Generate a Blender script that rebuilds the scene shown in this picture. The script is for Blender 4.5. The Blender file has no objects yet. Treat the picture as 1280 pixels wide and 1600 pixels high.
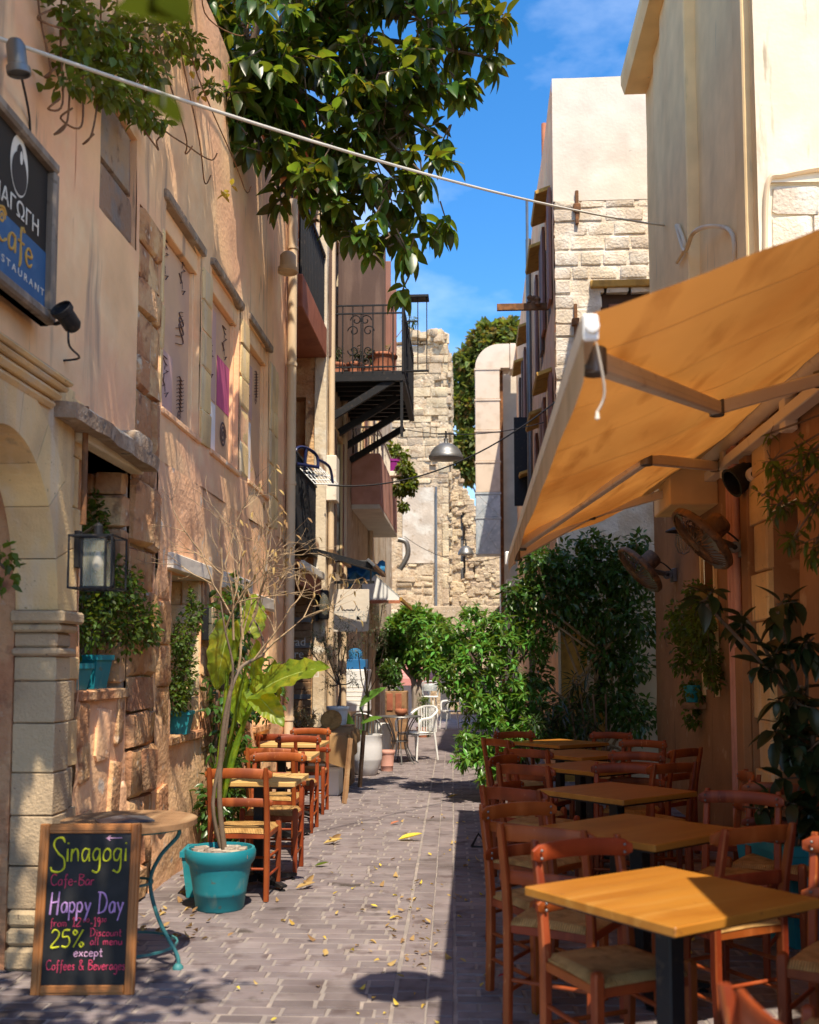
import bpy, math, random
from math import radians, sin, cos, pi, atan, tan, atan2, sqrt
from mathutils import Vector, Matrix, noise
import numpy as np
R_ = random.Random(7)
S = bpy.context.scene
# ---------------------------------------------------------------- camera
PITCH = radians(4.5); YAW = atan(.061); FPX = 1640.; EYE = 1.52
PCY = 1040 - FPX * tan(PITCH)
cd = bpy.data.cameras.new('camera'); cam = bpy.data.objects.new('camera', cd); S.collection.objects.link(cam)
cam.location = (0, 0, EYE); cam.rotation_euler = (pi / 2 + PITCH, 0, YAW)
cd.sensor_fit = 'VERTICAL'; cd.sensor_width = 28.8; cd.sensor_height = 36; cd.lens = 36 * FPX / 1600
cd.shift_y = (PCY - 800) / 1600
cd.clip_start = .05; cd.clip_end = 2000
cd.dof.use_dof = True; cd.dof.focus_distance = 9.5; cd.dof.aperture_fstop = 2.6
S.camera = cam
S.render.resolution_x = 819; S.render.resolution_y = 1024
# ---------------------------------------------------------------- sun and sky
SUN = Vector((-.19, .561, -1)).normalized()
ld = bpy.data.lights.new('sun', 'SUN'); ld.energy = 4.0; ld.angle = radians(.5); ld.color = (1, .88, .70)
lo = bpy.data.objects.new('sun', ld); S.collection.objects.link(lo); lo.location = (4, -8, 25)
lo.rotation_euler = SUN.to_track_quat('-Z', 'Y').to_euler()
W = bpy.data.worlds.new('World'); S.world = W; W.use_nodes = True
nt = W.node_tree; nt.nodes.clear()
o_ = nt.nodes.new('ShaderNodeOutputWorld'); bg = nt.nodes.new('ShaderNodeBackground')
sk = nt.nodes.new('ShaderNodeTexSky'); sk.sky_type = 'NISHITA'; sk.sun_disc = False
sk.sun_elevation = math.asin(-SUN.z); sk.sun_rotation = atan2(-SUN.x, -SUN.y)
sk.altitude = 0; sk.air_density = 1.0; sk.dust_density = .3; sk.ozone_density = 4.0
tc = nt.nodes.new('ShaderNodeTexCoord'); mp = nt.nodes.new('ShaderNodeMapping'); mp.inputs['Scale'].default_value = (1, 1, 2.2)
nz = nt.nodes.new('ShaderNodeTexNoise'); nz.inputs['Scale'].default_value = 3.1; nz.inputs['Detail'].default_value = 7; nz.inputs['Roughness'].default_value = .55
cr = nt.nodes.new('ShaderNodeMapRange'); cr.inputs[1].default_value = .45; cr.inputs[2].default_value = .78; cr.inputs[4].default_value = .55
mx = nt.nodes.new('ShaderNodeMix'); mx.data_type = 'RGBA'; mx.inputs[7].default_value = (6.5, 7.0, 7.8, 1)
hs = nt.nodes.new('ShaderNodeHueSaturation'); hs.inputs['Saturation'].default_value = 1.30
L_ = nt.links.new
L_(tc.outputs['Generated'], mp.inputs['Vector']); L_(mp.outputs[0], nz.inputs['Vector']); L_(nz.outputs[0], cr.inputs[0])
L_(cr.outputs[0], mx.inputs[0]); L_(sk.outputs[0], hs.inputs['Color']); L_(hs.outputs[0], mx.inputs[6]); L_(mx.outputs[2], bg.inputs[0]); L_(bg.outputs[0], o_.inputs[0])
bg.inputs[1].default_value = .15
S.view_settings.view_transform = 'Standard'; S.view_settings.look = 'None'; S.view_settings.exposure = 0.86; S.view_settings.gamma = 1
S.view_settings.use_curve_mapping = False
S.cycles.max_bounces = 8; S.cycles.transparent_max_bounces = 6; S.cycles.caustics_reflective = False; S.cycles.caustics_refractive = False
S.cycles.sample_clamp_indirect = 6
# ---------------------------------------------------------------- helpers: where things stand (sight lines met with the planes of the place)
def _ray(px, py):
    u = (px - 640) / FPX; v = -(py - PCY) / FPX
    y = cos(PITCH) - v * sin(PITCH); z = sin(PITCH) + v * cos(PITCH)
    c, s = cos(YAW), sin(YAW)
    return (u * c - y * s, u * s + y * c, z)
def onx(px, py, X):
    r = _ray(px, py); t = X / r[0]; return Vector((X, r[1] * t, EYE + r[2] * t))
def ony(px, py, Y):
    r = _ray(px, py); t = Y / r[1]; return Vector((r[0] * t, Y, EYE + r[2] * t))
def onz(px, py, Z=0.):
    r = _ray(px, py); t = (Z - EYE) / r[2]; return Vector((r[0] * t, r[1] * t, Z))
# ---------------------------------------------------------------- helpers: meshes
COL = S.collection
class MB:
    def __init__(s): s.v = []; s.f = []; s.m = []; s.mi = 0
    def add(s, vs, fs):
        b = len(s.v); s.v += [tuple(v) for v in vs]; s.f += [tuple(i + b for i in f) for f in fs]; s.m += [s.mi] * len(fs); return s
    def box(s, lo, hi, c=0., rot=None, jit=0., rnd=R_):
        lo = Vector(lo); hi = Vector(hi); ce = (lo + hi) / 2; h = (hi - lo) / 2
        c = min(c, .45 * min(abs(h.x), abs(h.y), abs(h.z)) * 2) if c else 0
        vs = []; fs = []
        if not c:
            for x in (-1, 1):
                for y in (-1, 1):
                    for z in (-1, 1): vs.append(Vector((x * h.x, y * h.y, z * h.z)))
            fs = [(0, 1, 3, 2), (4, 6, 7, 5), (0, 4, 5, 1), (2, 3, 7, 6), (0, 2, 6, 4), (1, 5, 7, 3)]
        else:
            idx = {}
            for x in (-1, 1):
                for y in (-1, 1):
                    for z in (-1, 1):
                        for a in range(3):
                            p = [x * (h.x - c), y * (h.y - c), z * (h.z - c)]
                            p[a] = (x, y, z)[a] * (h.x, h.y, h.z)[a]
                            idx[x, y, z, a] = len(vs); vs.append(Vector(p))
            I = lambda x, y, z, a: idx[x, y, z, a]
            for sg in (-1, 1):
                q = [I(sg, -1, -1, 0), I(sg, 1, -1, 0), I(sg, 1, 1, 0), I(sg, -1, 1, 0)]; fs.append(q if sg > 0 else q[::-1])
                q = [I(-1, sg, -1, 1), I(1, sg, -1, 1), I(1, sg, 1, 1), I(-1, sg, 1, 1)]; fs.append(q[::-1] if sg > 0 else q)
                q = [I(-1, -1, sg, 2), I(1, -1, sg, 2), I(1, 1, sg, 2), I(-1, 1, sg, 2)]; fs.append(q if sg > 0 else q[::-1])
            for a in (-1, 1):
                for b in (-1, 1):
                    q = [I(a, b, -1, 0), I(a, b, -1, 1), I(a, b, 1, 1), I(a, b, 1, 0)]; fs.append(q if a * b > 0 else q[::-1])
                    q = [I(a, -1, b, 2), I(a, -1, b, 0), I(a, 1, b, 0), I(a, 1, b, 2)]; fs.append(q if a * b > 0 else q[::-1])
                    q = [I(-1, a, b, 1), I(-1, a, b, 2), I(1, a, b, 2), I(1, a, b, 1)]; fs.append(q if a * b > 0 else q[::-1])
                    for d in (-1, 1):
                        q = [I(a, b, d, 0), I(a, b, d, 1), I(a, b, d, 2)]; fs.append(q if a * b * d > 0 else q[::-1])
        if jit: vs = [v + Vector((rnd.uniform(-jit, jit), rnd.uniform(-jit, jit), rnd.uniform(-jit, jit))) for v in vs]
        if rot is not None: vs = [rot @ v for v in vs]
        return s.add([v + ce for v in vs], fs)
    def tube(s, pts, r, n=8, cap=True, flat=1.):
        pts = [Vector(p) for p in pts]; rs = r if isinstance(r, (list, tuple)) else [r] * len(pts)
        vs = []; fs = []; up = None
        for i, p in enumerate(pts):
            t = (pts[min(i + 1, len(pts) - 1)] - pts[max(i - 1, 0)])
            t = t.normalized() if t.length > 1e-9 else Vector((0, 0, 1))
            if up is None:
                up = Vector((0, 0, 1)) if abs(t.z) < .9 else Vector((1, 0, 0))
            a = t.cross(up); a = a.normalized() if a.length > 1e-6 else t.orthogonal().normalized()
            b = a.cross(t).normalized(); up = b
            for k in range(n):
                w = 2 * pi * k / n; vs.append(p + a * cos(w) * rs[i] + b * sin(w) * rs[i] * flat)
        for i in range(len(pts) - 1):
            for k in range(n): fs.append((i * n + k, i * n + (k + 1) % n, (i + 1) * n + (k + 1) % n, (i + 1) * n + k))
        if cap: fs.append(tuple(range(n))[::-1]); fs.append(tuple(range((len(pts) - 1) * n, len(pts) * n)))
        return s.add(vs, fs)
    def lathe(s, prof, n=24, ce=(0, 0, 0), M=None, sq=0):
        vs = []; fs = []; ce = Vector(ce)
        for (r, z) in prof:
            for k in range(n):
                w = 2 * pi * k / n; v = Vector((r * cos(w), r * sin(w), z)); vs.append((M @ v if M else v) + ce)
        for i in range(len(prof) - 1):
            for k in range(n): fs.append((i * n + k, i * n + (k + 1) % n, (i + 1) * n + (k + 1) % n, (i + 1) * n + k))
        if prof[0] == prof[-1]: return s.add(vs, fs)
        if prof[0][0] > 1e-4: fs.append(tuple(range(n))[::-1])
        if prof[-1][0] > 1e-4: fs.append(tuple(range((len(prof) - 1) * n, len(prof) * n)))
        return s.add(vs, fs)
    def prism(s, poly, d, M=None):      # poly in (x,y), extruded z 0..d, then M
        n = len(poly); vs = [Vector((p[0], p[1], 0)) for p in poly] + [Vector((p[0], p[1], d)) for p in poly]
        if M: vs = [M @ v for v in vs]
        return s.add(vs, [tuple(range(n))[::-1], tuple(range(n, 2 * n))] + [(i, (i + 1) % n, n + (i + 1) % n, n + i) for i in range(n)])
    def grid(s, fn, nu, nv):
        vs = [fn(i / nu, j / nv) for i in range(nu + 1) for j in range(nv + 1)]
        return s.add(vs, [(i * (nv + 1) + j, (i + 1) * (nv + 1) + j, (i + 1) * (nv + 1) + j + 1, i * (nv + 1) + j + 1) for i in range(nu) for j in range(nv)])
    def mesh(s, name, mats, smooth=None):
        me = bpy.data.meshes.new(name); me.from_pydata(s.v, [], s.f)
        for m in (mats if isinstance(mats, (list, tuple)) else [mats]): me.materials.append(m)
        if any(s.m): me.polygons.foreach_set('material_index', s.m)
        if smooth is not None:
            me.polygons.foreach_set('use_smooth', [True] * len(me.polygons))
            if smooth < 180: me.set_sharp_from_angle(angle=radians(smooth))
        me.update(); return me
    def build(s, name, mats, parent=None, smooth=None, **kw):
        return obj(name, s.mesh(name, mats, smooth), parent, **kw)
def obj(name, me, parent=None, M=None, **kw):
    o = bpy.data.objects.new(name, me); COL.objects.link(o)
    if M is not None: o.matrix_world = M
    if parent is not None:
        o.parent = parent; o.matrix_parent_inverse = PINV.get(parent.name, Matrix())
    for k, v in kw.items(): o[k] = v
    return o
PINV = {}
def thing(name, label, cat, loc=(0, 0, 0), group=None, kind=None):
    o = bpy.data.objects.new(name, None); COL.objects.link(o); o.location = loc; o.empty_display_size = .1
    PINV[o.name] = Matrix.Translation(-Vector(loc))
    tag(o, label, cat, group, kind); return o
def tag(o, label, cat, group=None, kind=None):
    o['label'] = label; o['category'] = cat
    if group: o['group'] = group
    if kind: o['kind'] = kind
    return o
def copy_tree(root, loc, rz, label=None, group=None):
    r = root.copy(); COL.objects.link(r); r.location = loc; r.rotation_euler = (0, 0, rz)
    if label: r['label'] = label
    if group: r['group'] = group
    for ch in list(root.children):
        c = ch.copy(); COL.objects.link(c); c.parent = r
        for g in list(ch.children):
            d = g.copy(); COL.objects.link(d); d.parent = c
    return r
def TRS(loc, rz=0, sc=(1, 1, 1), rx=0, ry=0):
    return Matrix.Translation(loc) @ Matrix.Rotation(rz, 4, 'Z') @ Matrix.Rotation(ry, 4, 'Y') @ Matrix.Rotation(rx, 4, 'X') @ Matrix.Diagonal((*sc, 1))
def curve(pts, n=6, closed=False):
    P = [Vector(p) for p in pts]; out = []
    for i in range(len(P) - 1):
        a = P[max(i - 1, 0)]; b = P[i]; c = P[i + 1]; d = P[min(i + 2, len(P) - 1)]
        for k in range(n):
            t = k / n; out.append(.5 * ((2 * b) + (c - a) * t + (2 * a - 5 * b + 4 * c - d) * t * t + (3 * b - a - 3 * c + d) * t ** 3))
    out.append(P[-1]); return out
def sag(a, b, s, n=16):
    a = Vector(a); b = Vector(b)
    return [a.lerp(b, i / n) - Vector((0, 0, s * 4 * (i / n) * (1 - i / n))) for i in range(n + 1)]
# ---------------------------------------------------------------- helpers: materials
def mat(name, col, rough=.75, layers=(), bump=0., bscale=40., bdist=.01, metal=0., spec=.3, objrnd=0., coord='pos', var=.12, vscale=3., stretch=(1, 1, 1), bstretch=(1, 1, 1), transl=None, tw=.5, bdetail=6):
    m = bpy.data.materials.new(name); m.use_nodes = True; t = m.node_tree; N = t.nodes.new; L = t.links.new
    b = t.nodes['Principled BSDF']; out = t.nodes['Material Output']
    b.inputs['Roughness'].default_value = rough; b.inputs['Metallic'].default_value = metal; b.inputs['Specular IOR Level'].default_value = spec
    if coord == 'pos': src = N('ShaderNodeNewGeometry').outputs['Position']
    else: src = N('ShaderNodeTexCoord').outputs['Object']
    oi = N('ShaderNodeObjectInfo')
    def nz(scale, detail, st, off=0.):
        mp = N('ShaderNodeMapping'); mp.inputs['Scale'].default_value = st; L(src, mp.inputs['Vector'])
        if coord != 'pos': L(oi.outputs['Random'], mp.inputs['Location'])
        if off: mp.inputs['Location'].default_value = (off, off * 1.7, off * .3)
        n = N('ShaderNodeTexNoise'); n.inputs['Scale'].default_value = scale; n.inputs['Detail'].default_value = detail; L(mp.outputs[0], n.inputs['Vector']); return n.outputs[0]
    def rng(s, a, b_, c, d):
        r = N('ShaderNodeMapRange'); r.inputs[1].default_value = a; r.inputs[2].default_value = b_; r.inputs[3].default_value = c; r.inputs[4].default_value = d; L(s, r.inputs[0]); return r.outputs[0]
    rgb = N('ShaderNodeRGB'); rgb.outputs[0].default_value = (*col, 1); cur = rgb.outputs[0]
    for i, (c2, sc, lo_, hi_, st) in enumerate(layers):
        f = rng(nz(sc, 6, st, 3.1 * i + 1.3), lo_, hi_, 0, 1)
        x = N('ShaderNodeMix'); x.data_type = 'RGBA'; L(f, x.inputs[0]); L(cur, x.inputs[6]); x.inputs[7].default_value = (*c2, 1); cur = x.outputs[2]
    h = N('ShaderNodeHueSaturation'); L(cur, h.inputs['Color'])
    val = rng(nz(vscale, 5, stretch, 9.), .25, .75, 1 - var, 1 + var)
    if objrnd:
        ge = N('ShaderNodeNewGeometry'); ad = N('ShaderNodeMath'); ad.operation = 'ADD'; L(oi.outputs['Random'], ad.inputs[0]); L(ge.outputs['Random Per Island'], ad.inputs[1])
        fr = N('ShaderNodeMath'); fr.operation = 'FRACT'; L(ad.outputs[0], fr.inputs[0])
        mu = N('ShaderNodeMath'); mu.operation = 'MULTIPLY'; L(val, mu.inputs[0]); L(rng(fr.outputs[0], 0, 1, 1 - objrnd, 1 + objrnd), mu.inputs[1]); val = mu.outputs[0]
        L(rng(fr.outputs[0], 0, 1, .5 - .05 * objrnd, .5 + .05 * objrnd), h.inputs['Hue'])
    L(val, h.inputs['Value']); cur = h.outputs[0]; L(cur, b.inputs['Base Color'])
    if bump:
        bp = N('ShaderNodeBump'); bp.inputs['Strength'].default_value = bump; bp.inputs['Distance'].default_value = bdist
        L(nz(bscale, bdetail, bstretch, 5.), bp.inputs['Height']); L(bp.outputs[0], b.inputs['Normal'])
    if transl:
        tr = N('ShaderNodeBsdfTranslucent'); ms = N('ShaderNodeMixShader'); ms.inputs[0].default_value = tw
        h2 = N('ShaderNodeMix'); h2.data_type = 'RGBA'; h2.blend_type = 'MULTIPLY'; h2.inputs[0].default_value = 1; L(cur, h2.inputs[6]); h2.inputs[7].default_value = (*[a_ / max(b_, .002) for a_, b_ in zip(transl, col)], 1); L(h2.outputs[2], tr.inputs['Color'])
        L(b.outputs[0], ms.inputs[1]); L(tr.outputs[0], ms.inputs[2]); L(ms.outputs[0], out.inputs['Surface'])
    return m
ONE = (1, 1, 1); VERT = (1, 1, .12)
m_plaster = mat('plaster peach', (.90, .55, .29), .9, [((.88, .49, .28), .9, .42, .6, ONE), ((.92, .63, .36), 1.7, .5, .66, ONE), ((.45, .30, .20), 5, .62, .74, VERT), ((.30, .2, .14), 14, .68, .76, VERT)], .5, 22, .012)
m_pink = mat('plaster pink', (.88, .50, .28), .9, [((.91, .57, .31), 1.6, .46, .62, ONE), ((.76, .40, .21), 3.5, .55, .7, ONE), ((.66, .56, .46), 7, .62, .7, ONE), ((.33, .2, .13), 11, .66, .75, VERT)], .6, 26, .014)
m_jamb = mat('ruddy stone', (.50, .25, .12), .92, [((.60, .37, .19), 4, .45, .6, ONE), ((.24, .12, .07), 9, .56, .7, ONE), ((.6, .46, .33), 13, .62, .7, ONE)], .9, 26, .02, objrnd=.16)
m_ashlar = mat('ashlar', (.80, .56, .27), .88, [((.60, .42, .22), 2.2, .45, .65, ONE), ((.70, .56, .38), 5, .55, .7, VERT), ((.30, .24, .18), 6, .64, .76, VERT), ((.36, .25, .13), 34, .66, .74, ONE)], .7, 70, .008, objrnd=.10)
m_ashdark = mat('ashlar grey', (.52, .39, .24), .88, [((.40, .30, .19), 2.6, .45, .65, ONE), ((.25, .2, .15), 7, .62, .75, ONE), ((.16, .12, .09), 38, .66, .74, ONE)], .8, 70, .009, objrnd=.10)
m_slate = mat('grey slab', (.31, .22, .15), .9, [((.42, .34, .26), 7, .5, .65, ONE), ((.12, .1, .09), 16, .58, .7, ONE)], .8, 40, .012)
m_mortar = mat('mortar', (.52, .42, .31), .95, [((.40, .3, .21), 6, .5, .65, ONE)], .8, 60, .01)
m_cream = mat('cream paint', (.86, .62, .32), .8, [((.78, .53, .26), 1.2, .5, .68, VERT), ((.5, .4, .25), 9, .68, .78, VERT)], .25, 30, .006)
m_cream2 = mat('cream wall', (.70, .60, .44), .85, [((.56, .46, .32), 1.6, .52, .68, VERT), ((.40, .32, .22), 11, .66, .75, VERT), ((.76, .68, .55), 2.0, .5, .7, ONE), ((.5, .43, .33), 16, .7, .78, ONE)], .35, 24, .008)
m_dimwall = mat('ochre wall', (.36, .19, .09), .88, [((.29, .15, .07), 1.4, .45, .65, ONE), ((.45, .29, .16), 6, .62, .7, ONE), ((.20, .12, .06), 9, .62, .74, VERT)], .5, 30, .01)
m_white = mat('whitewash', (.68, .60, .50), .88, [((.74, .67, .57), 2.4, .52, .7, ONE), ((.45, .40, .34), 18, .7, .78, ONE)], .4, 22, .01)
m_whitest = mat('limewashed stone', (.62, .52, .40), .9, [((.74, .67, .57), 3.5, .45, .6, ONE), ((.52, .44, .36), 8, .6, .72, ONE), ((.28, .25, .22), 20, .66, .74, ONE)], .9, 30, .018, objrnd=.10)
m_tower = mat('ruin stone', (.52, .40, .26), .92, [((.58, .46, .31), 3, .48, .62, ONE), ((.36, .25, .15), 6, .55, .68, ONE), ((.68, .58, .45), 10, .62, .7, ONE)], 1., 22, .03, objrnd=.16)
m_towerm = mat('ruin core', (.54, .42, .28), .95, [((.44, .31, .19), 5, .5, .62, ONE), ((.74, .60, .44), 8, .58, .68, ONE)], 1., 14, .05)
m_brick = mat('paver', (.195, .160, .162), .82, [((.23, .195, .195), 5, .45, .65, ONE), ((.12, .09, .088), 7, .55, .7, ONE), ((.215, .185, .168), 30, .6, .75, ONE), ((.085, .066, .062), .9, .54, .74, ONE), ((.07, .055, .05), 3.3, .64, .72, ONE)], .5, 90, .004, objrnd=.17)
m_joint = mat('paver joint', (.265, .23, .21), .95, [((.36, .3, .26), 7, .5, .68, ONE), ((.2, .16, .13), 3.5, .6, .75, ONE)], .6, 80, .004)
m_earth = mat('ground', (.30, .25, .21), .95, [((.22, .18, .15), 3, .5, .6, ONE)], .5, 30, .01)
m_dark = mat('dark interior', (.05, .035, .025), .95)
m_black = mat('black iron', (.018, .018, .020), .55, [((.06, .045, .035), 20, .6, .72, ONE)], .2, 60, .003, metal=.3, spec=.4)
m_blue = mat('blue iron', (.03, .045, .09), .5, spec=.4)
m_grey = mat('grey metal', (.20, .20, .20), .45, metal=.7, var=.2)
m_steel = mat('galvanised', (.50, .54, .56), .5, [((.40, .45, .48), 6, .45, .6, ONE), ((.62, .64, .64), 12, .56, .66, ONE)], metal=.35, var=.12)
m_rust = mat('rust', (.16, .075, .035), .9, [((.3, .13, .05), 12, .5, .65, ONE)], .5, 50, .005)
m_whitepl = mat('white plastic', (.82, .82, .80), .45, spec=.4, var=.04)
m_offwh = mat('painted metal', (.80, .72, .60), .5, [((.62, .53, .43), 9, .6, .72, ONE)], var=.08)
m_teal = mat('teal pot', (.012, .21, .26), .5, [((.03, .29, .33), 3, .5, .7, ONE), ((.12, .27, .27), 9, .6, .72, (1, 1, .5)), ((.12, .11, .08), 22, .66, .76, ONE)], .1, 40, .003, spec=.4)
m_terra = mat('terracotta', (.46, .17, .09), .75, [((.36, .13, .07), 6, .5, .65, ONE)], .2, 50, .003)
m_wood = mat('chair wood', (.27, .052, .010), .52, [((.17, .030, .007), 4, .46, .62, (1, 1, .25)), ((.36, .085, .022), 9, .56, .7, (1, 1, .15)), ((.42, .15, .055), 40, .66, .74, (1, 1, .4))], .12, 60, .002, spec=.35, objrnd=.16, coord='obj', var=.2, vscale=9)
m_top = mat('table top', (.44, .185, .026), .33, [((.38, .145, .018), 5, .46, .62, (.2, 1.6, 1)), ((.49, .23, .045), 9, .55, .7, (.12, 2, 1)), ((.30, .11, .014), 2.2, .58, .74, ONE), ((.26, .10, .02), 45, .67, .72, (.5, 1.5, 1))], .05, 90, .001, spec=.5, coord='obj', var=.10, vscale=7, stretch=(.15, 2, 1))
m_topl = mat('pale table top', (.66, .43, .17), .4, [((.58, .34, .11), 5, .46, .62, (.2, 1.6, 1))], .05, 90, .001, spec=.4, coord='obj', var=.10, vscale=7, stretch=(.15, 2, 1))
m_oldwood = mat('old wood', (.30, .17, .085), .7, [((.20, .11, .055), 7, .46, .62, (1, .12, 1)), ((.40, .26, .14), 13, .56, .7, (1, .1, 1))], .4, 50, .004, var=.2)
m_framew = mat('frame wood', (.42, .17, .05), .5, [((.30, .11, .03), 12, .46, .64, (1, 1, .1))], .2, 60, .002, var=.15)
m_shut = mat('brown shutter', (.11, .065, .05), .75, [((.16, .10, .075), 8, .5, .66, VERT)], .4, 40, .004)
m_shutl = mat('faded shutter', (.30, .14, .10), .75, [((.22, .10, .07), 8, .5, .66, VERT)], .3, 40, .004)
m_yell = mat('ochre board', (.52, .30, .07), .75, [((.36, .2, .05), 7, .5, .66, ONE)], .3, 30, .005)
m_salmon = mat('salmon paint', (.64, .34, .27), .85, [((.56, .28, .21), 3, .5, .65, ONE), ((.3, .15, .11), 9, .66, .76, VERT)], .25, 30, .005)
m_redbrn = mat('red brown panel', (.36, .12, .065), .7, [((.28, .09, .05), 6, .5, .65, ONE)], .15, 30, .003)
m_ivory = mat('ivory pipe', (.66, .50, .33), .6, [((.52, .38, .24), 5, .55, .7, VERT)], var=.08)
m_chalk = mat('blackboard', (.012, .012, .013), .6, [((.035, .035, .037), 5, .5, .75, ONE)], var=.3)
def leafmat(name, c, tcol, rough=.35, ornd=.3, tw=.3, layers=()):
    return mat(name, c, rough, layers, spec=.45, objrnd=ornd, coord='obj', var=.12, vscale=20, transl=tcol, tw=tw)
m_ficus = leafmat('ficus leaf', (.045, .085, .014), (.24, .27, .016), .33, .6, .4, [((.10, .085, .02), 5, .6, .72, ONE)])
m_ficusb = leafmat('ficus bud', (.30, .07, .05), (.3, .1, .05))
m_vine = leafmat('vine leaf', (.085, .125, .014), (.30, .32, .02), .5, .4, .4)
m_basil = leafmat('pot herb leaf', (.07, .12, .016), (.22, .28, .02), .5, .4, .4)
m_taro = leafmat('elephant ear leaf', (.17, .27, .022), (.62, .68, .04), .38, .3, .5, [((.30, .36, .03), 9, .5, .66, ONE), ((.09, .16, .02), 16, .55, .7, ONE)])
m_umb = leafmat('umbrella leaf', (.10, .22, .035), (.30, .44, .04), .32, .55, .3)
m_ivy = leafmat('glossy bush leaf', (.048, .105, .018), (.16, .24, .02), .32, .4, .28)
m_dkleaf = leafmat('dark rubber leaf', (.022, .040, .014), (.06, .08, .012), .35, .4, .22)
m_olive = leafmat('olive leaf', (.055, .075, .030), (.12, .15, .04), .5, .35, .25)
m_dry = leafmat('dry leaf', (.42, .27, .10), (.4, .25, .08), .8, .35, .25)
m_yleaf = leafmat('yellow leaf', (.60, .42, .06), (.5, .36, .04), .7, .35, .25)
m_far = leafmat('far tree leaf', (.11, .15, .028), (.26, .30, .03), .6, .4, .35, [((.20, .12, .03), 3, .5, .66, ONE)])
m_bark = mat('bark', (.13, .09, .06), .9, [((.21, .155, .11), 8, .5, .65, (1, 1, .3))], .6, 40, .006)
m_twig = mat('dry twig', (.40, .28, .16), .9, [((.25, .16, .09), 12, .5, .65, ONE)])
m_cable = mat('cable', (.55, .51, .44), .6, var=.05)
m_fab = mat('awning canvas', (.58, .40, .21), .9, [((.44, .26, .12), 1.3, .45, .62, (1, .4, 1)), ((.36, .21, .095), 4, .55, .74, (1.4, .3, 1))], .3, 200, .001, var=.28, vscale=1.1, stretch=(.8, .45, 1), transl=(.54, .215, .042), tw=.40)
m_fabe = mat('awning valance', (.66, .52, .34), .9, [((.5, .38, .24), 3, .5, .68, VERT)], .3, 200, .001, transl=(.6, .36, .14), tw=.25)
m_rush = mat('rush seat', (.50, .29, .10), .85, [((.34, .18, .055), 14, .5, .65, ONE)], coord='obj', var=.2, vscale=22)
def _rush(m):
    t = m.node_tree; N = t.nodes.new; L = t.links.new; b = t.nodes['Principled BSDF']
    tcn = N('ShaderNodeTexCoord'); sx = N('ShaderNodeSeparateXYZ'); L(tcn.outputs['Object'], sx.inputs[0])
    def mth(op, a, b_=None, v=None):
        n = N('ShaderNodeMath'); n.operation = op; L(a, n.inputs[0])
        if b_ is not None: L(b_, n.inputs[1])
        if v is not None: n.inputs[1].default_value = v
        return n.outputs[0]
    mn = mth('MINIMUM', mth('ABSOLUTE', sx.outputs[0]), mth('ABSOLUTE', sx.outputs[1]))
    nn = N('ShaderNodeTexNoise'); nn.inputs['Scale'].default_value = 14; L(tcn.outputs['Object'], nn.inputs['Vector'])
    mn = mth('ADD', mn, mth('MULTIPLY', nn.outputs[0], v=.012))
    w = mth('POWER', mth('ABSOLUTE', mth('SINE', mth('MULTIPLY', mn, v=300.))), v=.6)
    src_ = b.inputs['Base Color'].links[0].from_socket; hv = N('ShaderNodeHueSaturation'); L(src_, hv.inputs['Color']); rg = N('ShaderNodeMapRange'); rg.inputs[3].default_value = .42; rg.inputs[4].default_value = 1.15; L(w, rg.inputs[0]); L(rg.outputs[0], hv.inputs['Value']); L(hv.outputs[0], b.inputs['Base Color'])
    bp = N('ShaderNodeBump'); bp.inputs['Strength'].default_value = .9; bp.inputs['Distance'].default_value = .006; L(w, bp.inputs['Height']); L(bp.outputs[0], b.inputs['Normal'])
_rush(m_rush)
def glassmat(name, col=(.9, .9, .9), rough=.05, alpha=.25):
    m = bpy.data.materials.new(name); m.use_nodes = True; t = m.node_tree; b = t.nodes['Principled BSDF']
    b.inputs['Base Color'].default_value = (*col, 1); b.inputs['Roughness'].default_value = rough; b.inputs['Alpha'].default_value = alpha; b.inputs['Specular IOR Level'].default_value = .6
    return m
m_glass = glassmat('lantern glass', (.45, .42, .30), .12, .22)
m_pane = mat('window pane', (.03, .03, .035), .08, spec=.6, var=.05)
def flat(name, c, rough=.8, **k): return mat(name, c, rough, var=.05, **k)
# ---------------------------------------------------------------- foliage
def leafshape(L=1., w=.45, n=4, fold=.18, curl=.25, tip=1.0, stalk=0., wave=0., base=.0):
    vs = []; fs = []
    if stalk: 
        pass
    for i in range(n + 1):
        t = i / n; y = L * t; ww = w / 2 * L * (sin(pi * min(1, t ** .8 * .96 + .03)) ** .8 if 0 < i < n else base if i == 0 else .0)
        z = -curl * L * t * t
        vs += [(-ww, y, z + fold * ww * 2 + wave * sin(i * 2.1) * L * .05), (0, y + .0, z), (ww, y, z + fold * ww * 2 + wave * cos(i * 1.7) * L * .05)]
    for i in range(n):
        a = i * 3; fs += [(a, a + 1, a + 4, a + 3), (a + 1, a + 2, a + 5, a + 4)]
    return vs, fs
def orient(p, d, roll=0., s=1., up=Vector((0, 0, 1))):   # local +Y along d, local +Z near up
    d = Vector(d).normalized(); x = d.cross(up)
    x = x.normalized() if x.length > 1e-4 else Vector((1, 0, 0)); z = x.cross(d)
    M = Matrix((x, d, z)).transposed().to_4x4()
    return Matrix.Translation(p) @ M @ Matrix.Rotation(roll, 4, 'Y') @ Matrix.Scale(s, 4)
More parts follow.
